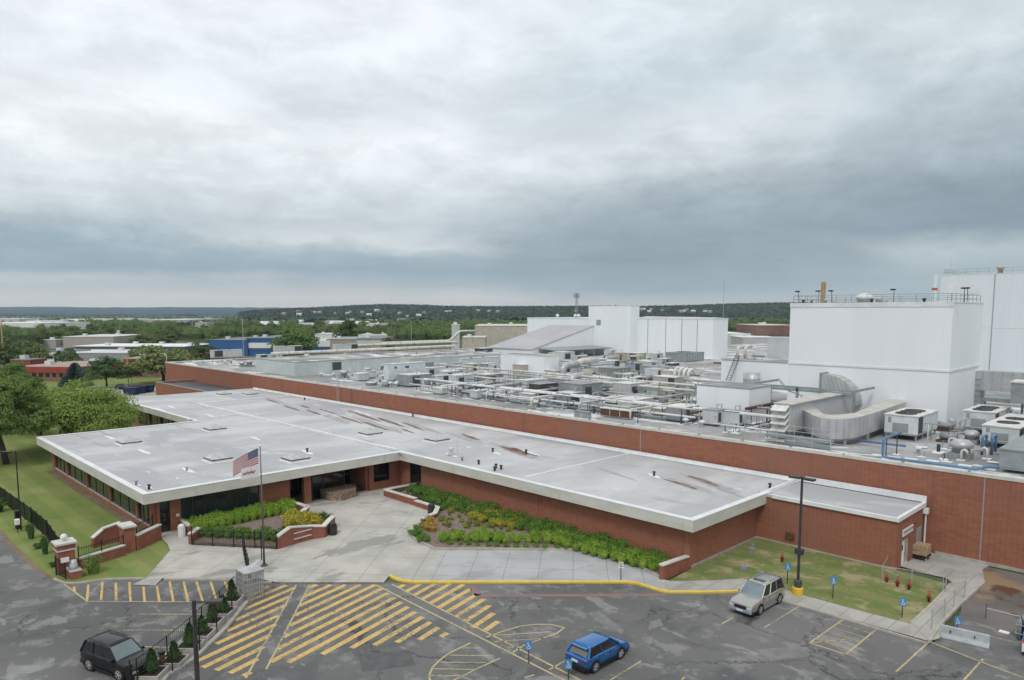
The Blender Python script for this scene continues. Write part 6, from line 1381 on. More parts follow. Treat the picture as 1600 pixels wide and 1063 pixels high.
def hydrant(label, px, py):
    p = G(px, py); e = empty('red_valve', tuple(p)); e.scale = (.75, .75, .8); tag(e, label, 'valve', 'red valve posts in the right lawn')
    MB().lathe([(.13, 0), (.13, .62), (.2, .64), (.2, .72), (.12, .9), (.03, .98)], (0, 0, 0), 10).build('barrel', 'redpaint', smooth=True).parent = e
    MB().tube([(-.28, 0, .5), (.28, 0, .5)], .07, 8).build('outlet', 'redpaint').parent = e; m = MB().tube([(0, -.02, .95), (0, -.02, 1.2)], .03, 5); m.tube([(-.2, 0, 1.18), (.2, 0, 1.18)], .03, 5); m.build('handwheel', 'redpaint').parent = e
for lb, px, py in (('red valve post standing alone near the left end of the lawn', 1222, 880), ('red valve post nearest the door, first of three in a row', 1385, 912), ('red valve post in the middle of the row of three', 1402, 919), ('red valve post at the right end of the row of three', 1420, 924), ('red valve post alone beside the ramp path', 1451, 943)): hydrant(lb, px, py)
for i, (lb, px, py) in enumerate((('grey meter housing in the lawn close to the inner brick corner', 1175, 864), ('grey meter housing in the lawn left of the silver car', 1163, 893))):
    p = G(px, py); e = empty('meter', tuple(p)); tag(e, lb, 'meter'); MB().box(-.3, -.2, 0, .3, .2, .5).build('housing', 'unitgrey', bevel=.03).parent = e; MB().tube([(0, 0, .5), (0, 0, .8), (.2, 0, .8)], .05, 6).build('pipe', 'unitgrey').parent = e
p = G(1321, 872); tag(MB().tube([(0, 0, 0), (0, 0, 2.3)], .04, 6).build('thin_post', 'black', loc=tuple(p)), 'thin black post against the extension wall in the lawn', 'post')
x = xpx(1235, 64.9, 1.2); o = MB().box(-.4, -.18, 0, .4, 0, .6).build('wall_vent_box', 'rust', loc=(x, 64.895, .75)); tag(o, 'small brown vent box on the brick wall behind the lawn', 'vent')
# chain link fences: wire mesh as real thin diagonals
def chain(label, pts, h, gates=()):
    e = empty('chain_link_fence', tuple(G(*pts[0]))); tag(e, label, 'fence'); m, r_, w_ = MB(), MB(), MB()
    for i, q in enumerate(pts): A = G(*q); m.tube([(A.x, A.y, 0), (A.x, A.y, h+.05)], .04, 6)
    for a, b in zip(pts, pts[1:]):
        A, B = G(*a), G(*b); r_.tube([(A.x, A.y, h), (B.x, B.y, h)], .025, 5); r_.tube([(A.x, A.y, .08), (B.x, B.y, .08)], .015, 4); L = (B-A).length; d = (B-A).normalized(); n = int((L+h)/.16)
        for k in range(n):
            s0 = k*.16-h
            for sg in (1, -1):
                u0, z0_, u1, z1_ = s0, (0 if sg > 0 else h), s0+h, (h if sg > 0 else 0)
                if u0 < 0: z0_ = z0_+sg*(-u0); u0 = 0
                if u1 > L: z1_ = z1_-sg*(u1-L); u1 = L
                if u1-u0 < .05: continue
                P0, P1 = A+d*u0, A+d*u1; w_.add([(P0.x, P0.y, z0_), (P1.x, P1.y, z1_), (P1.x, P1.y, z1_+.012), (P0.x, P0.y, z0_+.012)], [(0, 1, 2, 3)])
    part(m, 'post', 'galv', e); part(r_, 'rail', 'galv', e); part(w_, 'wire_mesh', 'galv', e)
chain('chain link fence enclosing the landing before the staff door', [(1393, 878), (1378, 908), (1424, 915), (1473, 926)], 1.25); chain('chain link gate standing across the ramp path', [(1477, 928), (1507, 938)], 1.3); chain('chain link fence beside the ramp path running down to the lot', [(1507, 936), (1490, 952), (1475, 968), (1455, 986)], 1.5)
# pallets
p = G(1436, 873); e0 = empty('pallet_stack_marker'); bpy.data.objects.remove(e0)
def pallet():
    e = empty('wooden_pallet'); m = MB(); [m.box(-.6+i*.175, -.5, .11, -.6+i*.175+.12, .5, .13) for i in range(7)]; m.build('deck_board', 'wood').parent = e
    m = MB(); [m.box(-.6, y_-.04, .02, .6, y_+.04, .108) for y_ in (-.45, 0, .45)]; m.build('stringer', 'wood').parent = e; m = MB(); [m.box(x_-.05, -.5, 0, x_+.05, .5, .018) for x_ in (-.5, 0, .5)]; m.build('bottom_board', 'wood').parent = e; return e
p0 = None
for i in range(6):
    o = pallet() if p0 is None else copy_tree(p0); p0 = p0 or o; o.location = (p.x+.02*(i % 2), p.y+.03*(i % 3), .5+i*.145); o.scale = (1.25, 1.25, 1.05); o.rotation_euler.z = R([0, 3, -2, 1, 4, 0][i]+2)
    tag(o, ['lowest', 'second lowest', 'third from the bottom', 'third from the top', 'second from the top', 'topmost'][i]+' wooden pallet of the stack beside the staff door', 'pallet', 'pallet stack beside the staff door')
e = empty('trolley', (p.x, p.y, 0)); tag(e, 'dark low trolley carrying the stack of wooden pallets', 'trolley'); m = MB(); m.box(p.x-.8, p.y-.65, .38, p.x+.8, p.y+.65, .48); part(m, 'deck', 'black', e); m = MB(); [m.tube([(p.x+a, p.y+b, .03), (p.x+a, p.y+b, .38)], .06, 6) for a in (-.7, .7) for b in (-.55, .55)]; part(m, 'leg', 'wood', e)
# jersey barrier
A, B = G(1470, 994), G(1546, 1012); d = (B-A); L = d.length; e = empty('concrete_barrier', tuple(A), math.atan2(d.y, d.x)); tag(e, 'weathered pale concrete road barrier standing across the yard entrance', 'barrier')
pf = [(-.32, 0), (-.32, .08), (-.16, .32), (-.1, .82), (.1, .82), (.16, .32), (.32, .08), (.32, 0)]; m = MB(); n = 8; k_ = 9
vs = [(L*i/(k_-1)*1.0, y_, z_ if z_ > 0 else (0 if 1 < i < 0 else 0)) for i in range(k_) for y_, z_ in pf]; m.add(vs, [(i*n+j, i*n+(j+1) % n, (i+1)*n+(j+1) % n, (i+1)*n+j)[::-1] for i in range(k_-1) for j in range(n)]+[tuple(range(n)), tuple(range(k_*n-1, (k_-1)*n-1, -1))]); m.build('barrier_body', 'concretewall', bevel=.02).parent = e
m = MB(); [m.box(L*q-.04, -.2, .45, L*q+.04, -.12, .6) for q in (.2, .7)]; m.build('lifting_loop', 'rust').parent = e
# cylinders and cart at the right picture edge
e = empty('gas_bottle_rack', tuple(G(1590, 1000))); tag(e, 'rack of dark gas bottles with steel bars at the right picture edge', 'bottle rack'); p = G(1592, 1000)
for i in range(3):
    for j in range(3): q = (p.x+i*.34, p.y+j*.34); part(MB().lathe([(.13, .05), (.13, 1.25), (.07, 1.4), (.04, 1.42), (.05, 1.55)], (q[0], q[1], 0), 10), 'gas_bottle', 'darksteel' if (i+j) % 2 else 'unitgrey', e, smooth=True)
m = MB(); [m.tube([(p.x-.2, p.y-.2, z_), (p.x+.9, p.y-.2, z_), (p.x+.9, p.y+.9, z_), (p.x-.2, p.y+.9, z_), (p.x-.2, p.y-.2, z_)], .025, 5) for z_ in (.5, 1.1)]; part(m, 'rack_bar', 'galv', e)
p = G(1613, 1024); e = empty('utility_cart', tuple(p)); tag(e, 'white cart with red stripe and blue top at the right picture edge', 'cart'); part(MB().box(p.x-.5, p.y-.5, .25, p.x+.7, p.y+.5, .85), 'body', 'signwhite', e); part(MB().box(p.x-.52, p.y-.52, .853, p.x+.72, p.y+.52, 1.1), 'stripe', 'orange', e); part(MB().box(p.x-.5, p.y-.5, 1.103, p.x+.7, p.y+.5, 1.5), 'top', 'signblue', e)
for sx_ in (-.35, .5):
    for sy_ in (-.45, .45): part(MB().tube([(p.x+sx_, p.y+sy_-.05, .14), (p.x+sx_, p.y+sy_+.05, .14)], .14, 10), 'wheel', 'rubber', e)
tag(MB().box(-.3, -.22, 0, .3, .22, .03).build('white_card', 'signwhite', loc=tuple(G(1569, 988))), 'white flat card lying on the brown wet yard', 'card')
A = G(1540, 966); B = G(1640, 985); e = empty('chain_rail', tuple(A)); tag(e, 'thin chain strung on low stanchions across the brown yard', 'chain'); part(MB().tube([(A.x, A.y, .75), ((A.x+B.x)/2, (A.y+B.y)/2, .6), (B.x, B.y, .75)], .025, 5), 'chain', 'coping', e); part(MB().tube([(A.x, A.y, 0), (A.x, A.y, 1.0)], .03, 6), 'stanchion', 'rust', e)
# ------------------------------------------------------------------ vehicles
def paintmat(name, c, metal=.6, rough=.28):
    m = surf(name, c, None, rough=rough, metal=metal, coat=1.0); m.node_tree.nodes['Principled BSDF'].inputs['Coat Roughness'].default_value = .06; return m
paintmat('paint_silver', (.37, .365, .355)); paintmat('paint_blue', (.008, .13, .38), .5); paintmat('paint_black', (.004, .005, .006), 0, .35); MATS['paint_black'].node_tree.nodes['Principled BSDF'].inputs['Coat Weight'].default_value = .35; glass('carglass', (.01, .014, .016)); glass('windscreen', (.10, .14, .15)); surf('taillamp', (.22, .01, .01), None, rough=.2); surf('headlamp', (.55, .58, .6), None, rough=.12); surf('plate', (.55, .6, .66), None)
def car(label, loc, rz, L, W, Ht, paint, top, hood, kind, suv=True, wr=.38, wb=None):
    """profile-lofted body. top: belt profile [(x, z)] rear to front of the lower body; hood: greenhouse (x rear bottom, x rear top, x front top, x front bottom)"""
    e = empty('parked_car', loc, rz); tag(e, label, 'car'); hw = W/2; wb = wb or L*.58; z0 = .30
    ax_ = (-wb/2-.02*L, wb/2-.02*L); belt = top
    st = []; n = 22
    def bz(x):
        for (xa, za), (xb, zb) in zip(belt, belt[1:]):
            if xa <= x <= xb: return za+(zb-za)*(x-xa)/(xb-xa)
        return belt[-1][1]
    for i in range(n):
        x = -L/2+L*i/(n-1); u = abs(x)/(L/2); w_ = hw*(1-.10*u**5); zt = bz(x); lo = z0+.10*max(0, u-.82)/.18
        st.append([(w_*.90, lo), (w_, lo+.12), (w_*1.0, (lo+zt)/2), (w_*.985, zt-.10), (w_*.93, zt-.01), (w_*.55, zt+.025), (0, zt+.035)])
    m = MB(); k = 13; vs = []
    for i, s in enumerate(st):
        x = -L/2+L*i/(n-1); ring_ = [(y, z) for y, z in s]+[(-y, z) for y, z in s[-2::-1]]
        for (y, z) in ring_:
            bow = .07*(1-(y/hw)**2)*(1 if i == n-1 else (-1 if i == 0 else 0)); vs.append((x+bow, y, z))
    fs = [(i*k+j, i*k+j+1, (i+1)*k+j+1, (i+1)*k+j) for i in range(n-1) for j in range(k-1)]+[tuple(range(k))[::-1], tuple(range((n-1)*k, n*k))]+[(i*k, (i+1)*k, (i+1)*k+k-1, i*k+k-1) for i in range(n-1)]
    m.add(vs, [f[::-1] for f in fs]); b = m.build('body', paint, smooth=True); b.parent = e
    md = b.modifiers.new('b', 'BEVEL'); md.width = .03; md.segments = 2; md.angle_limit = R(50)
    # greenhouse
    xa, xb, xc, xd = hood; zb0 = bz(xa)-.04; zb1 = bz(xd)-.02; zt = Ht-.05; wt = hw*(.74 if suv else .68); wl = hw*.93
    vs = [(xa, -wl, zb0), (xd, -wl*.96, zb1), (xd, wl*.96, zb1), (xa, wl, zb0), (xb, -wt, zt-.02), (xc, -wt, zt), (xc, wt, zt), (xb, wt, zt-.02)]
    g = MB().add(vs, [(4, 5, 6, 7), (0, 1, 5, 4), (2, 3, 7, 6), (3, 0, 4, 7)]).build('window', 'carglass'); g.parent = e; mg = g.modifiers.new('b', 'BEVEL'); mg.width = .07; mg.segments = 3
    ws = MB().add([Vector(vs[i])+Vector((.006, 0, .004)) for i in (1, 2, 6, 5)], [(0, 1, 2, 3)]).build('windscreen', 'windscreen'); ws.parent = e
    rf = MB(); cr = .05; nx_ = 6
    grid = []
    for i in range(nx_+1):
        q = i/nx_; x = xb-.05+(xc-xb+.10)*q; zc_ = zt-.02+.02*q+cr*math.sin(math.pi*min(max(q, .02), .98))*.9
        grid.append([(x, -wt-.035, zt-.03), (x, -wt*.8, zc_+.015), (x, 0, zc_+.04), (x, wt*.8, zc_+.015), (x, wt+.035, zt-.03)])
    rf.add([p for r_ in grid for p in r_], [(i*5+j, (i+1)*5+j, (i+1)*5+j+1, i*5+j+1) for i in range(nx_) for j in range(4)]+[(0, 1, 2, 3, 4), tuple(range(nx_*5+4, nx_*5-1, -1))]+[(0, 4, nx_*5+4, nx_*5)]); o = rf.build('roof', paint, smooth=True); o.parent = e
    pl = MB()
    def edge(u): return
    for s in (-1, 1):
        A0_, A1_ = Vector((xd, s*wl*.965, zb1)), Vector((xc, s*(wt+.01), zt)); pl.tube([A0_, A1_], .045, 5)
        C0_, C1_ = Vector((xa, s*wl, zb0)), Vector((xb, s*(wt+.01), zt-.02)); pl.tube([C0_, C1_], .07 if suv else .1, 5)
        for q in ((.36, .66) if suv else (.45, .86)):
            p0_ = C0_+(A0_-C0_)*q; p1_ = C1_+(A1_-C1_)*(q if suv else min(.95, q)); pl.tube([p0_+Vector((0, s*.008, 0)), p1_+Vector((0, s*.008, 0))], .04, 4)
    pl.build('pillars', paint).parent = e
    for xx in ax_:
        for s in (-1, 1):
            nm = 'wheel'; w_ = MB().tube([(xx, s*(hw-.21), wr), (xx, s*(hw+.015), wr)], wr, 22).build(nm, 'rubber'); w_.parent = e
            r_ = MB(); r_.tube([(xx, s*(hw-.02), wr), (xx, s*(hw+.022), wr)], wr*.28, 10)
            for q in range(5):
                a = q*1.2566; r_.tube([(xx, s*(hw+.02), wr), (xx+wr*.62*math.cos(a), s*(hw+.02), wr+wr*.62*math.sin(a))], .032, 4)
            nn = 16; vs = []; 
            for q in range(nn): a = q*2*math.pi/nn; vs += [(xx+wr*.66*math.cos(a), s*(hw+.02), wr+wr*.66*math.sin(a)), (xx+wr*.56*math.cos(a), s*(hw+.024), wr+wr*.56*math.sin(a))]
            r_.add(vs, [(2*q, 2*q+1, (2*q+3) % (2*nn), (2*q+2) % (2*nn)) for q in range(nn)]); r_.build('rim', 'galv').parent = w_
            ar = MB().tube([(xx, s*(hw-.25), wr+.02), (xx, s*(hw+.004), wr+.02)], wr*1.2, 22).build('wheel_arch', 'black'); ar.parent = e
    m = MB(); 
    m.box(-L/2+.15, -hw*.9, .20, L/2-.15, hw*.9, z0+.06); m.build('underbody', 'black').parent = e
    for s in (-1, 1):
        m = MB().box(xd-.28, s*(hw+.02)-.10, zb1+.0, xd-.10, s*(hw+.02)+.12, zb1+.17); m.build('mirror', paint, bevel=.03).parent = e
        zf = bz(L/2-.02); m = MB(); x1_ = L/2+.02; m.box(x1_-.16, s*hw*.62-.17, zf-.26, x1_+.015, s*hw*.62+.22*(1), zf-.08) if False else m.box(x1_-.18, min(s*hw*.50, s*hw*.88), zf-.27, x1_+.02, max(s*hw*.50, s*hw*.88), zf-.09); m.build('headlight', 'headlamp', bevel=.02).parent = e
        zr_ = bz(-L/2+.02); m = MB(); m.box(-L/2-.03, min(s*hw*.70, s*hw*.90), zr_-.40 if suv else zr_-.22, -L/2+.14, max(s*hw*.70, s*hw*.90), zr_-.06); m.build('tail_light', 'taillamp', bevel=.02).parent = e
        m = MB(); [m.box(q-.09, s*(hw+.0)-.012, bz(q)-.2, q+.09, s*(hw+.0)+.02, bz(q)-.16) for q in (-.35, .62)]; m.build('door_handle', 'chrome' if kind != 'black' else 'black').parent = e
        m = MB(); [m.box(q-.008, s*hw*.998-.006, .45, q+.008, s*hw*.998+.006, bz(q)-.04) for q in (-.98, .08, xd-.05)]; m.build('door_gap', 'black').parent = e
        m = MB().box(ax_[0]+wr*1.3, s*(hw)-.04, .26, ax_[1]-wr*1.3, s*(hw)+.035, .38); m.build('sill', 'black' if kind != 'silver' else paint).parent = e
    zf = bz(L/2-.02); MB().box(L/2-.05, -hw*.46, zf-.30, L/2+.09, hw*.46, zf-.10).build('grille', 'black', bevel=.02).parent = e
    MB().box(L/2-.12, -hw*.90, .30, L/2+.10, hw*.90, .56).build('front_bumper', 'unitgrey' if kind == 'silver' else ('black' if kind == 'black' else paint), bevel=.05).parent = e
    MB().box(-L/2-.10, -hw*.90, .30, -L/2+.12, hw*.90, .58).build('rear_bumper', 'black' if kind != 'silver' else paint, bevel=.05).parent = e
    MB().box(-L/2-.125, -.25, .72 if kind == 'blue' else .6, -L/2-.075, .25, .86 if kind == 'blue' else .74).build('number_plate', 'plate').parent = e
    if kind == 'silver': MB().box(L/2+.10, -.25, .38, L/2+.12, .25, .52).build('number_plate', 'plate').parent = e
    zr = Ht
    if kind == 'silver':
        MB().box(xc-.75, -.42, zr+.015, xc-.3, .42, zr+.035).build('sunroof', 'carglass').parent = e
        m = MB(); [m.tube([(xb+.1, s*wt*.86, zr+.06), (xc-.9, s*wt*.86, zr+.06)], .025, 5) for s in (-1, 1)]; [m.tube([(xb+.35+q*.42, -wt*.86, zr+.07), (xb+.35+q*.42, wt*.86, zr+.07)], .018, 5) for q in range(5)]; m.build('roof_rack', 'trimgrey').parent = e
    if kind == 'black': m = MB(); [m.tube([(xb+.15, s*wt*.93, zr+.05), (xc-.25, s*wt*.93, zr+.05)], .025, 5) for s in (-1, 1)]; m.build('roof_rail', 'black').parent = e
    if kind == 'blue':
        MB().add([Vector(vs_) for vs_ in ((xa-.012, -wl*.82, zb0+.03), (xb-.03, -wt*.9, zt-.09), (xb-.03, wt*.9, zt-.09), (xa-.012, wl*.82, zb0+.03))], [(0, 1, 2, 3)]).build('rear_window', 'rearglass').parent = e
        MB().box(xb-.32, -wt*.98, zt-.07, xb-.0, wt*.98, zt-.03).build('spoiler', paint, bevel=.015).parent = e; MB().box(-L/2-.035, -hw*.68, zr_-.17, -L/2+.05, hw*.68, zr_-.10).build('light_bar', 'taillamp').parent = e
    return e
glass('rearglass', (.10, .095, .085))
car('silver sport utility car with roof rack and sunroof, parked nose outward at the kerb', (-24.35, 49.75, .004), R(-91), 5.05, 1.98, 1.93, 'paint_silver', [(-2.6, 1.08), (-2.3, 1.16), (.9, 1.13), (1.3, 1.10), (2.2, 1.03), (2.45, .92), (2.6, .80)], (-2.42, -2.22, .25, 1.02), 'silver')
car('bright blue hatchback crossover seen from behind, parked beside the hatched island', (-27.38, 34.5, .004), R(90), 4.35, 1.86, 1.64, 'paint_blue', [(-2.3, .92), (-2.0, 1.06), (-.6, 1.06), (.8, 1.02), (1.2, 1.0), (1.75, .93), (2.0, .84), (2.3, .66)], (-2.0, -1.62, .35, 1.28), 'blue', False, .36)
car('large black sport utility car driving by the planted strip', (-47.35, 12.45, .004), R(19), 4.85, 1.96, 1.85, 'paint_black', [(-2.5, 1.10), (-2.2, 1.16), (.8, 1.12), (1.2, 1.09), (2.1, 1.02), (2.35, .94), (2.5, .8)], (-2.35, -2.05, .2, 1.0), 'black', True, .40)
# ------------------------------------------------------------------ the big trees on the lawn
def tree(name, label, base, crown, h, r, mat, seed, clumps=46, per=330, size=.22, group=None, lean=(0, 0), limbs=7, squash=.62, tr=.45, kr=(.20, .31)):
    """tapered trunk with limbs and a leafy crown of many small faces"""
    rd = random.Random(seed); e = empty(name, base); tag(e, label, 'tree', group); zb = h*crown
    t_ = MB(); t_.tube([(0, 0, 0), (lean[0]*.3, lean[1]*.3, zb*.6), (lean[0]*.6, lean[1]*.6, zb*1.05), (lean[0], lean[1], h*.8)], tr, 9, r2=tr*.25)
    L_ = MB(); cen = []
    for k in range(clumps):
        a = k*2.399+rd.uniform(-.3, .3); q = math.sqrt((k+.6)/clumps); zz_ = math.sqrt(max(0, 1-q*q*.92))
        lay = rd.uniform(.55, 1.0) if rd.random() < .75 else rd.uniform(.05, .55)
        c = Vector((lean[0]+r*q*.86*math.cos(a)*(1+.15*math.sin(seed+a*2)), lean[1]+r*q*.86*math.sin(a)*(1+.15*math.cos(seed+a*3)), zb+(h-zb)*zz_*lay*.92+rd.uniform(-.3, .4)))
        cen.append(c); cr_ = r*rd.uniform(*kr); leaves(L_, c, (cr_, cr_, cr_*squash), per, size, rd, 1.0, -.55)
    for k in range(limbs):
        c = cen[(k*5+3) % clumps]; s = Vector((lean[0]*.5, lean[1]*.5, zb*rd.uniform(.65, .95))); m_ = (s+c)/2+Vector((0, 0, .5)); t_.tube([s, m_, c], tr*.42, 6, r2=tr*.1)
    t_.build('trunk', 'bark', e, smooth=True); L_.build('crown', mat, e); return e
tree('shade_tree', 'large spreading tree with low limb at the left picture edge, pale base', (-125.2, 19.6, 0), .34, 13.2, 7.3, 'leaf', 21, 110, 330, .20, lean=(-1.5, -1), squash=.6, kr=(.15, .25))
tree('shade_tree', 'broad bright green tree touching the corner of the pale roof', tuple(G(112, 700)), .22, 11.2, 10.0, 'leafbright', 22, 120, 330, .19, squash=.62, kr=(.15, .24))
tree('shade_tree', 'tree partly cut off at the left picture edge behind the large spreading tree', tuple(G(2, 672)), .25, 14.0, 8.5, 'leaf', 23, 80, 220, .24, squash=.45, kr=(.13, .24))
tree('shade_tree', 'smaller darker tree between the two large lawn trees', tuple(G(62, 680)), .25, 9.0, 4.2, 'leafdark', 24, 30, 300, .24, squash=.6)
# ------------------------------------------------------------------ town, trees and hills beyond
sheet('back_lawn', P2((60, 606), (262, 612), (262, 583), (150, 578), (30, 590)), .03, 'lawn')
sheet('back_drive', P2((150, 603), (262, 600), (262, 625), (190, 625), (60, 618), (60, 612)), .05, 'walk')
sheet('bed_strip', [(XA+1.4, WY-.9), (WX-1.2, WY-.9), (WX-1.2, WY), (XA+1.4, WY)], .02, 'dirt')
def bdir(px): return (_f+_r*((px-800)/FPX)-_u*((488.09-CYP)/FPX))
def bgbox(name, label, cat, pl, pr, yb, yt, depth, wallm, roofm, trim=None, windows=0, winm='glassdark', rot=0.0, roofh=.5, z0=0.0, band=None, doors=0):
    """a building seen from afar: left and right columns, base and top rows, depth in metres; turned by rot degrees"""
    A = G(pl, yb, z0); B = G(pr, yb, z0); C = (A+B)/2; d = (B-A); L = d.length; a = math.atan2(d.y, d.x)+R(rot); h = zat(C, yt)-z0
    e = empty(name, (C.x, C.y, z0), a); tag(e, label, cat)
    def pt(m, n, mt): o = m.build(n, mt); o.parent = e; return o
    pt(MB().box(-L/2, 0, -.3, L/2, depth, h-.3), 'wall', wallm)
    pt(MB().box(-L/2-.2, -.2, h-.297, L/2+.2, depth+.2, h), 'roof', roofm)
    if band: pt(MB().box(-L/2-.05, -.25, h*band[0], L/2+.05, -.003, h*band[1]), 'fascia_band', band[2])
    for i in range(windows):
        x = -L/2+L*(i+.5)/windows; w_ = pt(MB().box(x-L/windows*.3, -.08, h*.3, x+L/windows*.3, -.003, h*.62), 'window', winm)
    for i in range(doors):
        x = -L/2+L*(i+.5)/doors; pt(MB().box(x-1.6, -.1, 0, x+1.6, -.004, 3.4), 'dock_door', 'unitgrey')
    for i in range(int(L/18)+1):
        x = -L/2+L*((i*.37+.2) % 1); y = depth*((i*.53+.3) % 1)*.8; o = pt(MB().box(x, y+.5, h+.003, x+2, y+2.5, h+1.3), 'roof_unit', 'unitwhite')
    return e
surf('dumpblue', (.02, .035, .09), None); surf('redband', (.30, .06, .045), (.24, .05, .04), .5); surf('bluewall', (.035, .12, .30), (.03, .10, .25), .1, rib=((1, 1, 0), 1.2, .15)); surf('tanwall', (.38, .33, .27), (.32, .28, .23), .1, rib=((1, 1, 0), 3, .12)); surf('tanroof', (.38, .29, .24), (.32, .25, .21), .2); surf('darkroof', (.16, .17, .19), (.22, .23, .25), .05); surf('paleroof', (.62, .62, .62), (.5, .5, .5), .03); surf('bricklow', (.22, .13, .10), (.18, .10, .08), .5); surf('beigewall', (.42, .40, .37), (.37, .35, .32), .05, rib=((1, 1, 0), 2.5, .15)); surf('windgrey', (.10, .11, .12), None, rough=.3)
bgbox('red_trim_building', 'low building with bright red band and tan roof beyond the left trees', 'building', 24, 126, 596, 573, 26, 'bricklow', 'tanroof', band=(.58, .98, 'redband'), windows=9, rot=-6)
bgbox('rooftop_house', 'small red box with flat roof standing on the red banded building', 'rooftop building', 17, 49, 588, 562, 8, 'redband', 'darkroof', rot=-6)
bgbox('red_trim_building', 'two storey building with two red bands behind the spruce, left of the brick hall', 'building', 196, 268, 590, 560, 18, 'bricklow', 'tanroof', band=(.70, .97, 'redband'), windows=8, rot=4)
bgbox('red_roof_building', 'low building with red roof edge peeking over the far brick corner', 'building', 292, 332, 574, 553, 12, 'redband', 'redband')
bgbox('beige_warehouse', 'windowless beige ribbed warehouse in the left distance', 'building', 101, 176, 548, 526, 45, 'beigewall', 'paleroof', rot=5)
bgbox('beige_block', 'small beige block with flat roof left of the beige warehouse', 'building', 68, 88, 545, 531, 15, 'beigewall', 'paleroof')
bgbox('long_hall', 'long low hall with bright white roof edge stretching behind the left trees', 'building', 112, 292, 558, 541, 30, 'windgrey', 'signwhite', rot=-3)
bgbox('long_hall', 'low grey hall with pale roof in front of the beige warehouse', 'building', 60, 215, 566, 551, 26, 'trimgrey', 'paleroof', rot=-3)
bgbox('white_hall', 'white hall with dark windows below the beige block', 'building', 70, 106, 566, 549, 16, 'signwhite', 'darkroof', windows=5, rot=-5)
bgbox('white_tent_roof', 'small house with white pitched looking roof near the left edge', 'building', 14, 42, 569, 552, 12, 'signwhite', 'signwhite')
bgbox('white_warehouse', 'large white warehouse at the far left edge of the view', 'building', -60, 64, 521, 505, 90, 'signwhite', 'signwhite', doors=5)
bgbox('white_block', 'taller white block at the right end of the far left warehouse', 'building', 42, 65, 519, 501.5, 50, 'signwhite', 'signwhite')
bgbox('white_warehouse', 'pale warehouse strip behind the far left one, further off', 'building', -40, 30, 507, 498, 90, 'paleroof', 'signwhite')
bgbox('long_depot', 'long pale depot roof on the plain below the blue hills', 'building', 78, 205, 503.5, 499, 160, 'paleroof', 'signwhite'); bgbox('long_depot', 'second pale depot further right below the blue hills', 'building', 222, 292, 509, 499.5, 160, 'beigewall', 'signwhite')
bgbox('pale_hall', 'pale gabled looking hall among trees in the left middle distance', 'building', 272, 308, 526, 515, 40, 'signwhite', 'paleroof'); bgbox('beige_block', 'beige block beside the pale hall in the left middle distance', 'building', 305, 324, 517, 504, 30, 'beigewall', 'beigewall'); bgbox('house', 'small grey roofed house with porch between the left trees', 'house', 176, 192, 532, 519, 14, 'beigewall', 'tanroof', windows=3)
bgbox('blue_building', 'blue ribbed building with dark roof behind the factory roof', 'building', 326, 388, 556, 531, 40, 'bluewall', 'darkroof', rot=-4); bgbox('blue_building', 'grey and blue hall with long pale panel joined to the blue building', 'building', 384, 446, 556, 528, 45, 'bluewall', 'darkroof', band=(.42, .72, 'signwhite'), rot=-4)
bgbox('tan_warehouse', 'tan ribbed warehouse with stripe behind the white roof units', 'building', 558, 596, 552, 529, 40, 'tanwall', 'darkroof', band=(.6, .85, 'palegreen')); bgbox('tan_warehouse', 'long brown grey hall left of the tan warehouse', 'building', 510, 560, 552, 530, 40, 'tanwall', 'trimgrey'); bgbox('white_hall', 'white topped hall with blue base left of the tan warehouses', 'building', 488, 516, 552, 532, 30, 'bluewall', 'signwhite', band=(.5, .97, 'signwhite'))
bgbox('white_hall', 'white roofed hall right behind the tan warehouses', 'building', 560, 606, 532, 523, 35, 'signwhite', 'paleroof'); bgbox('white_hall', 'pale hall behind trees, left of the lone tall tree', 'building', 492, 526, 532, 522, 30, 'signwhite', 'paleroof'); bgbox('pale_hall', 'pale office with porch between trees beyond the tan warehouses', 'building', 558, 600, 520, 506, 40, 'signwhite', 'paleroof', windows=8)
bgbox('white_shed', 'bright white shed in the trees near the middle distance', 'building', 466, 494, 512, 506, 25, 'signwhite', 'signwhite'); bgbox('white_silo_house', 'narrow white building standing before the lone tall tree', 'building', 521, 533, 519, 503, 12, 'signwhite', 'signwhite')
bgbox('cream_works', 'long cream works building with pipes behind the insulated pipes', 'building', 742, 836, 548, 509, 60, 'cream', 'coping', windows=14, winm='unitcream'); bgbox('cream_works', 'square cream block nearer than the long cream works building', 'building', 722, 758, 556, 527, 22, 'cream', 'coping'); bgbox('pale_shaft', 'slim pale shaft with flat cap left of the cream works', 'building', 706, 718, 548, 507, 6, 'palegreen', 'signwhite')
bgbox('dark_yard_building', 'low dark building with pale roof line behind the roof pipes on the right', 'building', 1182, 1240, 545, 508, 40, 'bricklow', 'coping', windows=4, winm='windgrey')
bgbox('pale_shed', 'pale roofs beyond the warehouse at its right end', 'building', 1112, 1165, 545, 521, 60, 'unitwhite', 'signwhite'); bgbox('pale_shed', 'grey white shed roofs behind the roof pipes, right of the pale roofs', 'building', 1160, 1215, 548, 527, 40, 'greywall', 'signwhite')
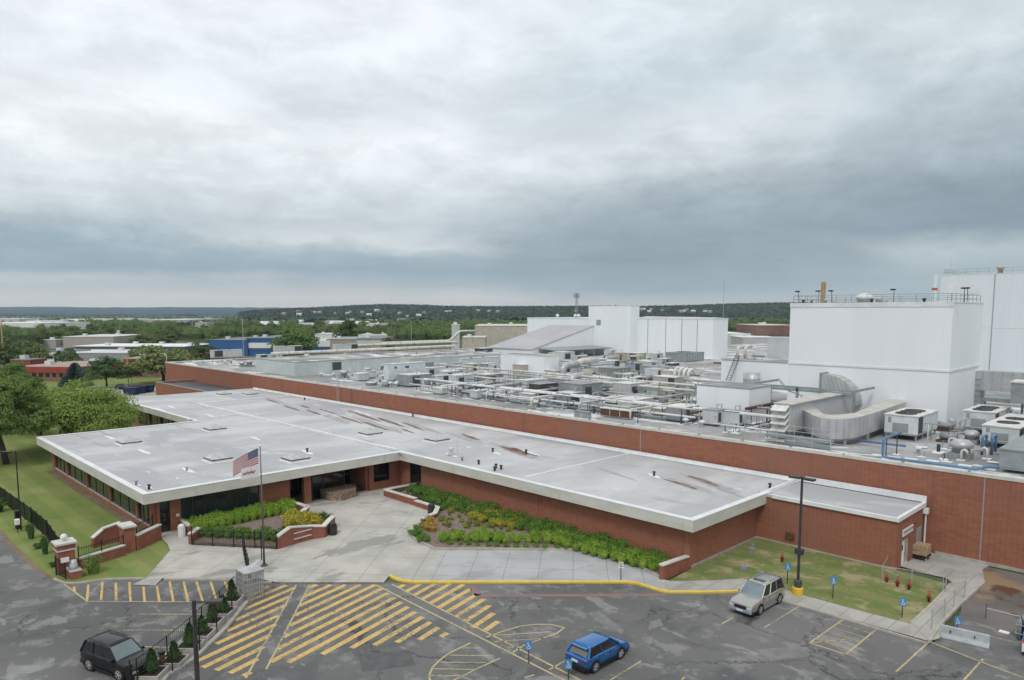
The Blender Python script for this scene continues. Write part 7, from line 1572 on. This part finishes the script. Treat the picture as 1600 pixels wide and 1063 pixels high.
# dumpsters, car on the drive
for i, (lb, px, py) in enumerate((('dark blue dumpster on the drive behind the pale roof, left one', 206, 617), ('dark blue dumpster on the drive behind the pale roof, middle one', 218, 614.5), ('dark blue dumpster on the drive next to the annex, right one', 229, 613))):
    p = G(px, py); e = empty('dumpster', tuple(p), R(40+8*i)); tag(e, lb, 'dumpster', 'dumpsters on the back drive'); m = MB(); m.add([(-1.6, -1, .15), (1.6, -1, .15), (1.6, 1, .15), (-1.6, 1, .15), (-1.9, -1.2, 1.9), (1.9, -1.2, 1.9), (1.9, 1.2, 1.9), (-1.9, 1.2, 1.9)], [(0, 3, 2, 1), (4, 5, 6, 7), (0, 1, 5, 4), (1, 2, 6, 5), (2, 3, 7, 6), (3, 0, 4, 7)]); m.build('bin', 'dumpblue').parent = e
    MB().box(-1.95, -1.25, 1.903, 1.95, 1.25, 2.0).build('lid', 'black').parent = e
e = car('dark small car parked far off on the back drive beyond the annex', tuple(G(194, 609)), R(50), 4.4, 1.8, 1.6, 'paint_black', [(-2.2, 1.0), (1.0, .98), (2.2, .7)], (-2.0, -1.5, .2, 1.0), 'black', False, .34)
def pole(label, px, py, ptop, r, mat, arm=None, name='utility_pole', cat='pole'):
    p = G(px, py); zt = zat(p, ptop); e = empty(name, (p.x, p.y, 0)); tag(e, label, cat); part(MB().tube([(p.x, p.y, 0), (p.x, p.y, zt)], r, 7, r2=r*.7), 'shaft', mat, e)
    if arm: d = Vector((_r.x, _r.y, 0)); part(MB().tube([Vector((p.x, p.y, zt-arm[1]))-d*arm[0], Vector((p.x, p.y, zt-arm[1]))+d*arm[0]], r*.5, 5), 'crossarm', mat, e)
    return e
pole('tall wooden pole with crossarm at the left picture edge', 7, 580, 503, .28, 'wood', (1.6, 1.2)); pole('tan flag mast on the lawn behind the annex, left of a slim one', 201, 604, 557, .16, 'unitcream'); pole('slim reddish mast right beside the tan mast', 206, 602, 563, .07, 'tan')
pole('tall pale lamp pole with double head beyond the factory roof', 381, 562, 500, .2, 'galv', (.9, 0)); pole('slim pole standing among trees beyond the insulated pipes', 643, 545, 501, .16, 'galv'); pole('wooden pole among trees above the beige warehouse', 157, 530, 512, .2, 'wood', (1.4, 1)); pole('dark pole in front of the tan warehouse', 577, 552, 530, .15, 'darksteel')
pole('very thin radio mast beyond the right warehouse', 1129, 530, 440, .25, 'galv', None, 'radio_mast', 'mast'); pole('slim grey pole between the warehouse and its tower roof', 1128.5, 545, 505, .1, 'galv')
# trees: a few kinds, copied
def tree_proto(seed, mat, h=10.0, r=4.6, clumps=32, per=85, size=.40, squash=.72, cb=.22):
    return tree('tree', 'x', (0, 0, 0), cb, h, r, mat, seed, clumps, per, size, limbs=3, squash=squash, tr=.3, kr=(.24, .40))
leafmat('leaffar2', (.075, .12, .042), (.10, .15, .048), .2, .15); leafmat('leaffar3', (.13, .185, .055), (.165, .22, .07), .2, .15)
protos_t = [(tree_proto(51, 'leaffar'), 10), (tree_proto(52, 'leaffar2', 12, 4.6, 34), 12), (tree_proto(53, 'leaffar3', 9, 5.2, 34, squash=.6), 9), (tree_proto(54, 'leaffar2', 11, 4.0, 28), 11)]
def spruce_proto():
    rd = random.Random(77); e = empty('spruce_tree'); m = MB(); h = 11.0
    for k in range(26):
        z = 1.2+(h-1.4)*k/26; rr = 4.3*(1-k/26)**.85+.25
        for j in range(11):
            a = j*.571+k*.9+rd.uniform(-.2, .2); L_ = rr*rd.uniform(.75, 1.1)
            for q in range(5): t_ = (q+1)/5; p = Vector((L_*t_*math.cos(a), L_*t_*math.sin(a), z-.35*t_*L_*.4+rd.uniform(-.1, .1))); d = Vector((math.cos(a), math.sin(a), -.15)); s = Vector((-math.sin(a), math.cos(a), .1)); w_ = .42; m.add([p-d*w_, p-s*w_+Vector((0, 0, -.25)), p+d*w_*1.1, p+s*w_+Vector((0, 0, .2))], [(0, 1, 2, 3)]); m.add([p-d*w_+Vector((0, 0, .3)), p+d*w_+Vector((0, 0, .2)), p+d*w_+Vector((0, 0, -.3)), p-d*w_+Vector((0, 0, -.4))], [(0, 1, 2, 3)])
    m.lathe([(1.7, 1.0), (1.0, 4.5), (.1, h-3)], (0, 0, 0), 9); m.build('crown', 'spruce', e); MB().tube([(0, 0, 0), (0, 0, h-.3)], .25, 7, r2=.04).build('trunk', 'bark', e); return e
usedt = set()
def put_tree(k, px, py, h, label, group, wide=1.0, rz=0):
    pr_, ph = protos_t[k]; o = pr_ if k not in usedt else copy_tree(pr_); usedt.add(k); p = G(px, py); s = h/ph
    o.location = (p.x, p.y, 0); o.scale = (s*wide, s*wide, s); o.rotation_euler.z = rz; tag(o, label, 'tree', group)
    o.name = 'tree'
sp = spruce_proto(); p = G(119, 604); sp.location = (p.x, p.y, 0); sp.scale = (1.0, 1.0, .66); tag(sp, 'blue green spruce with drooping boughs in front of the red banded building', 'tree')
def hpx(py, top): return (py-top)*22*1.06/(py-488)
NT_ = [(167, 606, 556, 1, 1.45, 'round dark tree with bare trunk on the back lawn right of the spruce'), (256, 600, 541, 2, 1.6, 'wide green tree next to the far brick corner'), (312, 575, 536, 3, 1.1, 'dark tree behind the far left roof corner'), (462, 556, 513, 2, 1.35, 'broad green tree directly behind the white roof units'), (542, 545, 497, 1, .9, 'lone tall tree rising beyond the tan warehouses'), (110, 578, 545, 0, 1.0, 'small green tree in front of the beige warehouse'), (52, 580, 536, 0, 1.1, 'loose tree before the white hall at the left'), (92, 572, 548, 3, .9, 'small tree between the spruce and the white hall'), (608, 552, 527, 1, .8, 'dark tree touching the right end of the tan warehouse'), (210, 572, 548, 3, .9, 'small tree over the low hall roof, left middle'), (330, 562, 540, 1, 1.2, 'dark round tree left of the blue building'), (284, 572, 547, 2, 1.3, 'bushy tree in front of the long white edged hall')]
for px, py, top, k, wd, lb in NT_: put_tree(k, px, py, hpx(py, top), lb, None, wd, px*.7)
rd = random.Random(5)
BB = [(24, 126, 573, 600), (196, 240, 560, 590), (101, 176, 526, 549), (68, 88, 531, 545), (112, 292, 541, 552), (60, 106, 551, 562), (-60, 64, 505, 521), (272, 324, 504, 526), (176, 192, 519, 532), (326, 446, 529, 556), (488, 596, 523, 552), (521, 533, 503, 519), (742, 836, 509, 548), (78, 292, 499, 504)]
zones = [('among the trees of the left middle distance', -40, 330, 522, 546, 62), ('in the tree belt behind the blue building', 300, 520, 508, 529, 60), ('in the wood left of the insulated pipes', 540, 730, 508, 532, 52), ('beyond the far left warehouses', -40, 340, 508, 521, 48), ('near the left edge before the red banded building', -60, 60, 552, 592, 9), ('beyond the roof pipes on the far right', 1110, 1245, 507, 520, 34)]
for zl, xa_, xb_, ya_, yb_, cnt in zones:
    n = 0; tries = 0
    while n < cnt and tries < 3000:
        tries += 1; px = rd.uniform(xa_, xb_); py = ya_+(yb_-ya_)*rd.random()**.9; h = rd.uniform(7.5, 12.5); top = py-h*(py-488)/22
        if any(a-3 < px < b+3 and (top < d and py > c+ (d-c)*.5) and py >= c and not py < c+2 for a, b, c, d in BB) and py > 0:
            if any(a-3 < px < b+3 and top < d-2 and py > d-1 for a, b, c, d in BB): continue
        k = rd.choices(range(4), [4, 4, 3, 2])[0]; tone = ['mid green', 'dark green', 'light green', 'slim dark'][k]
        put_tree(k, px, py, h, f'{"small" if h < 9 else ("tall" if h > 11 else "mid sized")} {tone} tree {zl}, {["far left part", "left part", "centre", "right part", "far right part"][min(4, int((px-xa_)/(xb_-xa_)*5))]}', 'trees '+zl, rd.uniform(.95, 1.4), rd.uniform(0, 6.28)); n += 1
# woodland canopies and hills
def canopy(name, label, pxa, pxb, stepx, rows, ztop, mat, amp, fs, kind, mask=None, seed=0):
    """continuous leafy canopy: columns by bearing, rows by distance; heights from ztop(px, q)"""
    m = MB(); ncol = int((pxb-pxa)/stepx)+1; vs = []
    for j, d in enumerate(rows):
        for i in range(ncol):
            px = pxa+i*stepx; D = bdir(px); P = Vector((D.x*d, D.y*d, 0)); q = j/(len(rows)-1)
            n_ = mnoise.noise(Vector((P.x*fs, P.y*fs, seed)))+.6*mnoise.noise(Vector((P.x*fs*2.3, P.y*fs*2.3, seed+5)))
            vs.append((P.x, P.y, ztop(px, q, d)+amp*n_))
    fs_ = []
    for j in range(len(rows)-1):
        for i in range(ncol-1):
            if mask is None or mask(vs[j*ncol+i]): fs_.append((j*ncol+i, j*ncol+i+1, (j+1)*ncol+i+1, (j+1)*ncol+i))
    m.add(vs, fs_); o = m.build(name, mat); tag(o, label, 'woodland' if kind == 'stuff' else None, None, kind) if kind == 'stuff' else tag(o, kind=kind); return o
surf('canopyfar', (.034, .058, .046), (.060, .088, .062), .03, .35, .65, rough=.95, spec=.05); surf('canopymid', (.05, .085, .03), (.12, .165, .055), .02, .38, .62, rough=.95, spec=.05); surf('canopyhazeblue', (.012, .045, .065), (.025, .065, .08), .006, rough=.95, spec=.05)  # ridge and far hill: some distance haze is put into their bluish colours
def interp(px, pts):
    if px <= pts[0][0]: return pts[0][1]
    for (a, ya), (b, yb) in zip(pts, pts[1:]):
        if px <= b: return ya+(yb-ya)*(px-a)/(b-a)
    return pts[-1][1]
RT = [(370, 489), (400, 486), (450, 483.5), (500, 481.5), (560, 479), (600, 477.5), (650, 478), (700, 480), (760, 480.5), (900, 480), (1000, 480), (1080, 479), (1130, 477), (1200, 475.5), (1300, 474), (1700, 473)]
def zr_fn(px, q, d): top = 22+(488.09-interp(px, RT))*2700/FPX; s = min(1, q/.8); s = s*s*(3-2*s); return 9+max(0, top-11)*s-(14*(q-.85)/.15 if q > .85 else 0)
canopy('woodland', 'dark wooded ridge running along the horizon right of centre', 370, 1700, 1.6, [1500+1250*(j/110.) for j in range(111)], zr_fn, 'canopyfar', 5.0, .075, 'stuff', None, 3)
LT = [(-400, 480), (0, 480), (80, 479.5), (170, 481), (260, 480.2), (350, 480.6), (450, 481), (560, 482), (900, 483)]
def zl_fn(px, q, d): top = 22+(488.09-interp(px, LT))*8200/FPX; s = min(1, q/.85); return 5+max(0, top-10)*s*s*(3-2*s)
canopy('hill', None, -500, 900, 4, [4300+4000*(j/24.) for j in range(25)], zl_fn, 'canopyhazeblue', 7, .006, 'structure', None, 9)
# leafy plain: treetops too many and too far to count
rd = random.Random(99); m = MB(); n = 0
foot = [(24, 126, 596), (196, 240, 590), (101, 176, 548), (68, 88, 545), (112, 292, 558), (-60, 64, 521), (272, 324, 526), (326, 446, 556), (488, 606, 552), (722, 836, 552), (78, 205, 503.5), (222, 292, 509), (466, 494, 512), (1112, 1240, 548), (919, 1113, 556)]
while n < 3300:
    px = rd.uniform(-60, 1260); py = 496.5+(38 if px < 720 else 24)*rd.random()**1.25; P = G(px, py)
    if mnoise.noise(Vector((P.x*.004, P.y*.004, 1.5))) < -.2: n += .3; continue
    if any(a_ < px < b_ and py < c_+1 and py > c_-26 and py > 503 for a_, b_, c_ in foot): n += .2; continue
    n += 1; d = (P-_O).dot(_f); h = rd.uniform(7, 12); r = h*rd.uniform(.42, .6); k = 58 if d < 1100 else (34 if d < 1700 else 18); sz = .75*math.sqrt(58/k)
    m.lathe([(r*.5, h*.15), (r*.75, h*.5), (r*.4, h*.85)], (P.x, P.y, 0), 5)
    leaves(m, (P.x, P.y, h*.6), (r, r, h*.42), k, sz, rd)
tag(m.build('woodland', 'leaffar'), 'countless green treetops spread over the town plain before the ridges', 'woodland', kind='stuff')
m = MB()
for i in range(6500):
    px = rd.uniform(375, 1260); q = rd.random()**.8*.86; d = 1500+1250*q; D = bdir(px); z = zr_fn(px, q, d); s_ = rd.uniform(4, 7.5)
    leaves(m, (D.x*d, D.y*d, z+1), (s_, s_, s_*.8), 9, 2.3, rd)
tag(m.build('woodland', 'canopyfar'), 'tree crowns standing up along the dark wooded ridge on the horizon', 'woodland', kind='stuff')
# distant houses
def house(seed, wallm, roofm):
    e = empty('house'); rd = random.Random(seed); w_, d_, h_ = rd.uniform(9, 13), 8, 3.4; MB().box(-w_/2, -d_/2, -1, w_/2, d_/2, h_).build('wall', wallm).parent = e
    m = MB(); m.add([(-w_/2-.4, -d_/2-.4, h_), (w_/2+.4, -d_/2-.4, h_), (w_/2+.4, d_/2+.4, h_), (-w_/2-.4, d_/2+.4, h_), (-w_/2-.4, 0, h_+2.6), (w_/2+.4, 0, h_+2.6)], [(0, 1, 5, 4), (2, 3, 4, 5), (0, 4, 3), (1, 2, 5), (0, 3, 2, 1)]); m.build('roof', roofm).parent = e; return e
hp = [house(1, 'beigewall', 'trimgrey'), house(2, 'signwhite', 'paleroof'), house(3, 'beigewall', 'darkroof')]; hu = set()
def put_house(k, px, d, z, s, lb, grp):
    o = hp[k] if k not in hu else copy_tree(hp[k]); hu.add(k); D = bdir(px); o.location = (D.x*d, D.y*d, z); o.scale = (s, s, s); o.rotation_euler.z = YAW-math.pi/2+rd.uniform(-.6, .6); tag(o, lb, 'house', grp)
for cl, cnt, xa_, xb_, qa, qb in (('on the slope left of the insulated pipes', 9, 560, 668, 488, 497), ('on the wooded slope above the cream works', 6, 690, 900, 487, 491), ('in the housing estate beyond the warehouse', 16, 985, 1110, 486, 491), ('on the hillside above the blue building', 8, 430, 560, 489, 498)):
    for i in range(cnt):
        px = rd.uniform(xa_, xb_); want = rd.uniform(qa, qb); q = 0.0
        while q < .8:
            d = 1500+1250*q; z_ = zr_fn(px, q, d)
            if 488.09-(z_-22)*FPX/d < want: break
            q += .01
        d = 1500+1250*q; put_house(rd.choice([0, 0, 1, 2]), px, d, zr_fn(px, q, d)+2.5, rd.uniform(.65, 1.0), 'tiny pale house '+cl, 'houses '+cl)
for i in range(40):
    px = rd.uniform(-20, 740); py = rd.uniform(501, 516); p = G(px, py); d = (p-_O).dot(_f); put_house(rd.choice([0, 1, 2]), px, d, .0, rd.uniform(1.0, 1.8), 'tiny house roof showing between trees on the town plain', 'houses on the town plain')
# ------------------------------------------------------------------ give every separate piece of these parts a mesh of its own
def split_loose(o):
    me = o.data; n = len(me.vertices); par = list(range(n))
    def find(a):
        while par[a] != a: par[a] = par[par[a]]; a = par[a]
        return a
    for p in me.polygons:
        vs = p.vertices
        for v in vs[1:]:
            a, b = find(vs[0]), find(v)
            if a != b: par[b] = a
    groups = {}
    for p in me.polygons: groups.setdefault(find(p.vertices[0]), []).append(p.index)
    if not 2 <= len(groups) <= 60: return
    out = []
    for g in list(groups.values()):
        idx = {}; vv = []; ff = []
        for pi in g:
            f = []
            for v in me.polygons[pi].vertices:
                if v not in idx: idx[v] = len(vv); vv.append(tuple(me.vertices[v].co))
                f.append(idx[v])
            ff.append(tuple(f))
        m2 = bpy.data.meshes.new(o.name.split('.')[0]); m2.from_pydata(vv, [], ff); m2.update()
        for mt in me.materials: m2.materials.append(mt)
        c = bpy.data.objects.new(o.name.split('.')[0], m2); col.objects.link(c); c.parent = o.parent; c.matrix_parent_inverse = o.matrix_parent_inverse; c.matrix_basis = o.matrix_basis; out.append(c)
    bpy.data.objects.remove(o)
SPL = ('roof_joint', 'ponding_mark', 'damp_mark', 'membrane_patch', 'movement_joint', 'post', 'canopy_post', 'column', 'coping_bracket', 'stone_band', 'leg', 'sill_and_base', 'coil_grille', 'foot', 'pad', 'wire', 'louvre_blade', 'lifting_loop', 'bottom_board', 'deck_board', 'stringer', 'wall_section', 'extension_edge_cap', 'wall_flashing', 'notice', 'ledge', 'coping', 'collar', 'hoop', 'door_handle')
for o in [o for o in col.objects if o.type == 'MESH' and o.parent and o.data.users == 1 and o.name.split('.')[0] in SPL and not o.children]: split_loose(o)
# ------------------------------------------------------------------ haze
hz = bpy.data.materials.new('haze'); hz.use_nodes = True; nt = hz.node_tree; nt.nodes.remove(nt.nodes['Principled BSDF'])
pv_ = nt.nodes.new('ShaderNodeVolumePrincipled'); pv_.inputs['Density'].default_value = 7e-5; pv_.inputs['Color'].default_value = (.74, .88, 1.0, 1); pv_.inputs['Anisotropy'].default_value = .2
nt.links.new(pv_.outputs[0], nt.nodes['Material Output'].inputs['Volume']); MATS['haze'] = hz
o = MB().box(-10300, -10300, -1.4, 10300, 10300, 160).build('haze', 'haze'); tag(o, kind='stuff')
# ------------------------------------------------------------------ labels: tell look-alikes apart by their order across the view where that is few enough
tops = [o for o in col.objects if o.parent is None and o.get('label')]
byl = {}
for o in tops: byl.setdefault(o['label'], []).append(o)
ordn = ['leftmost', 'second from left', 'third from left', 'fourth from left', 'fifth from left', 'sixth from left', 'seventh from left', 'eighth from left']
for lb, os_ in byl.items():
    n = len(os_)
    if n < 2 or n > 9 or len(lb.split()) > 13: continue
    os_.sort(key=lambda o: PR(o.matrix_basis.translation)[0])
    for i, o in enumerate(os_): o['label'] = lb+', '+(ordn[i] if i < n-1 else 'rightmost')
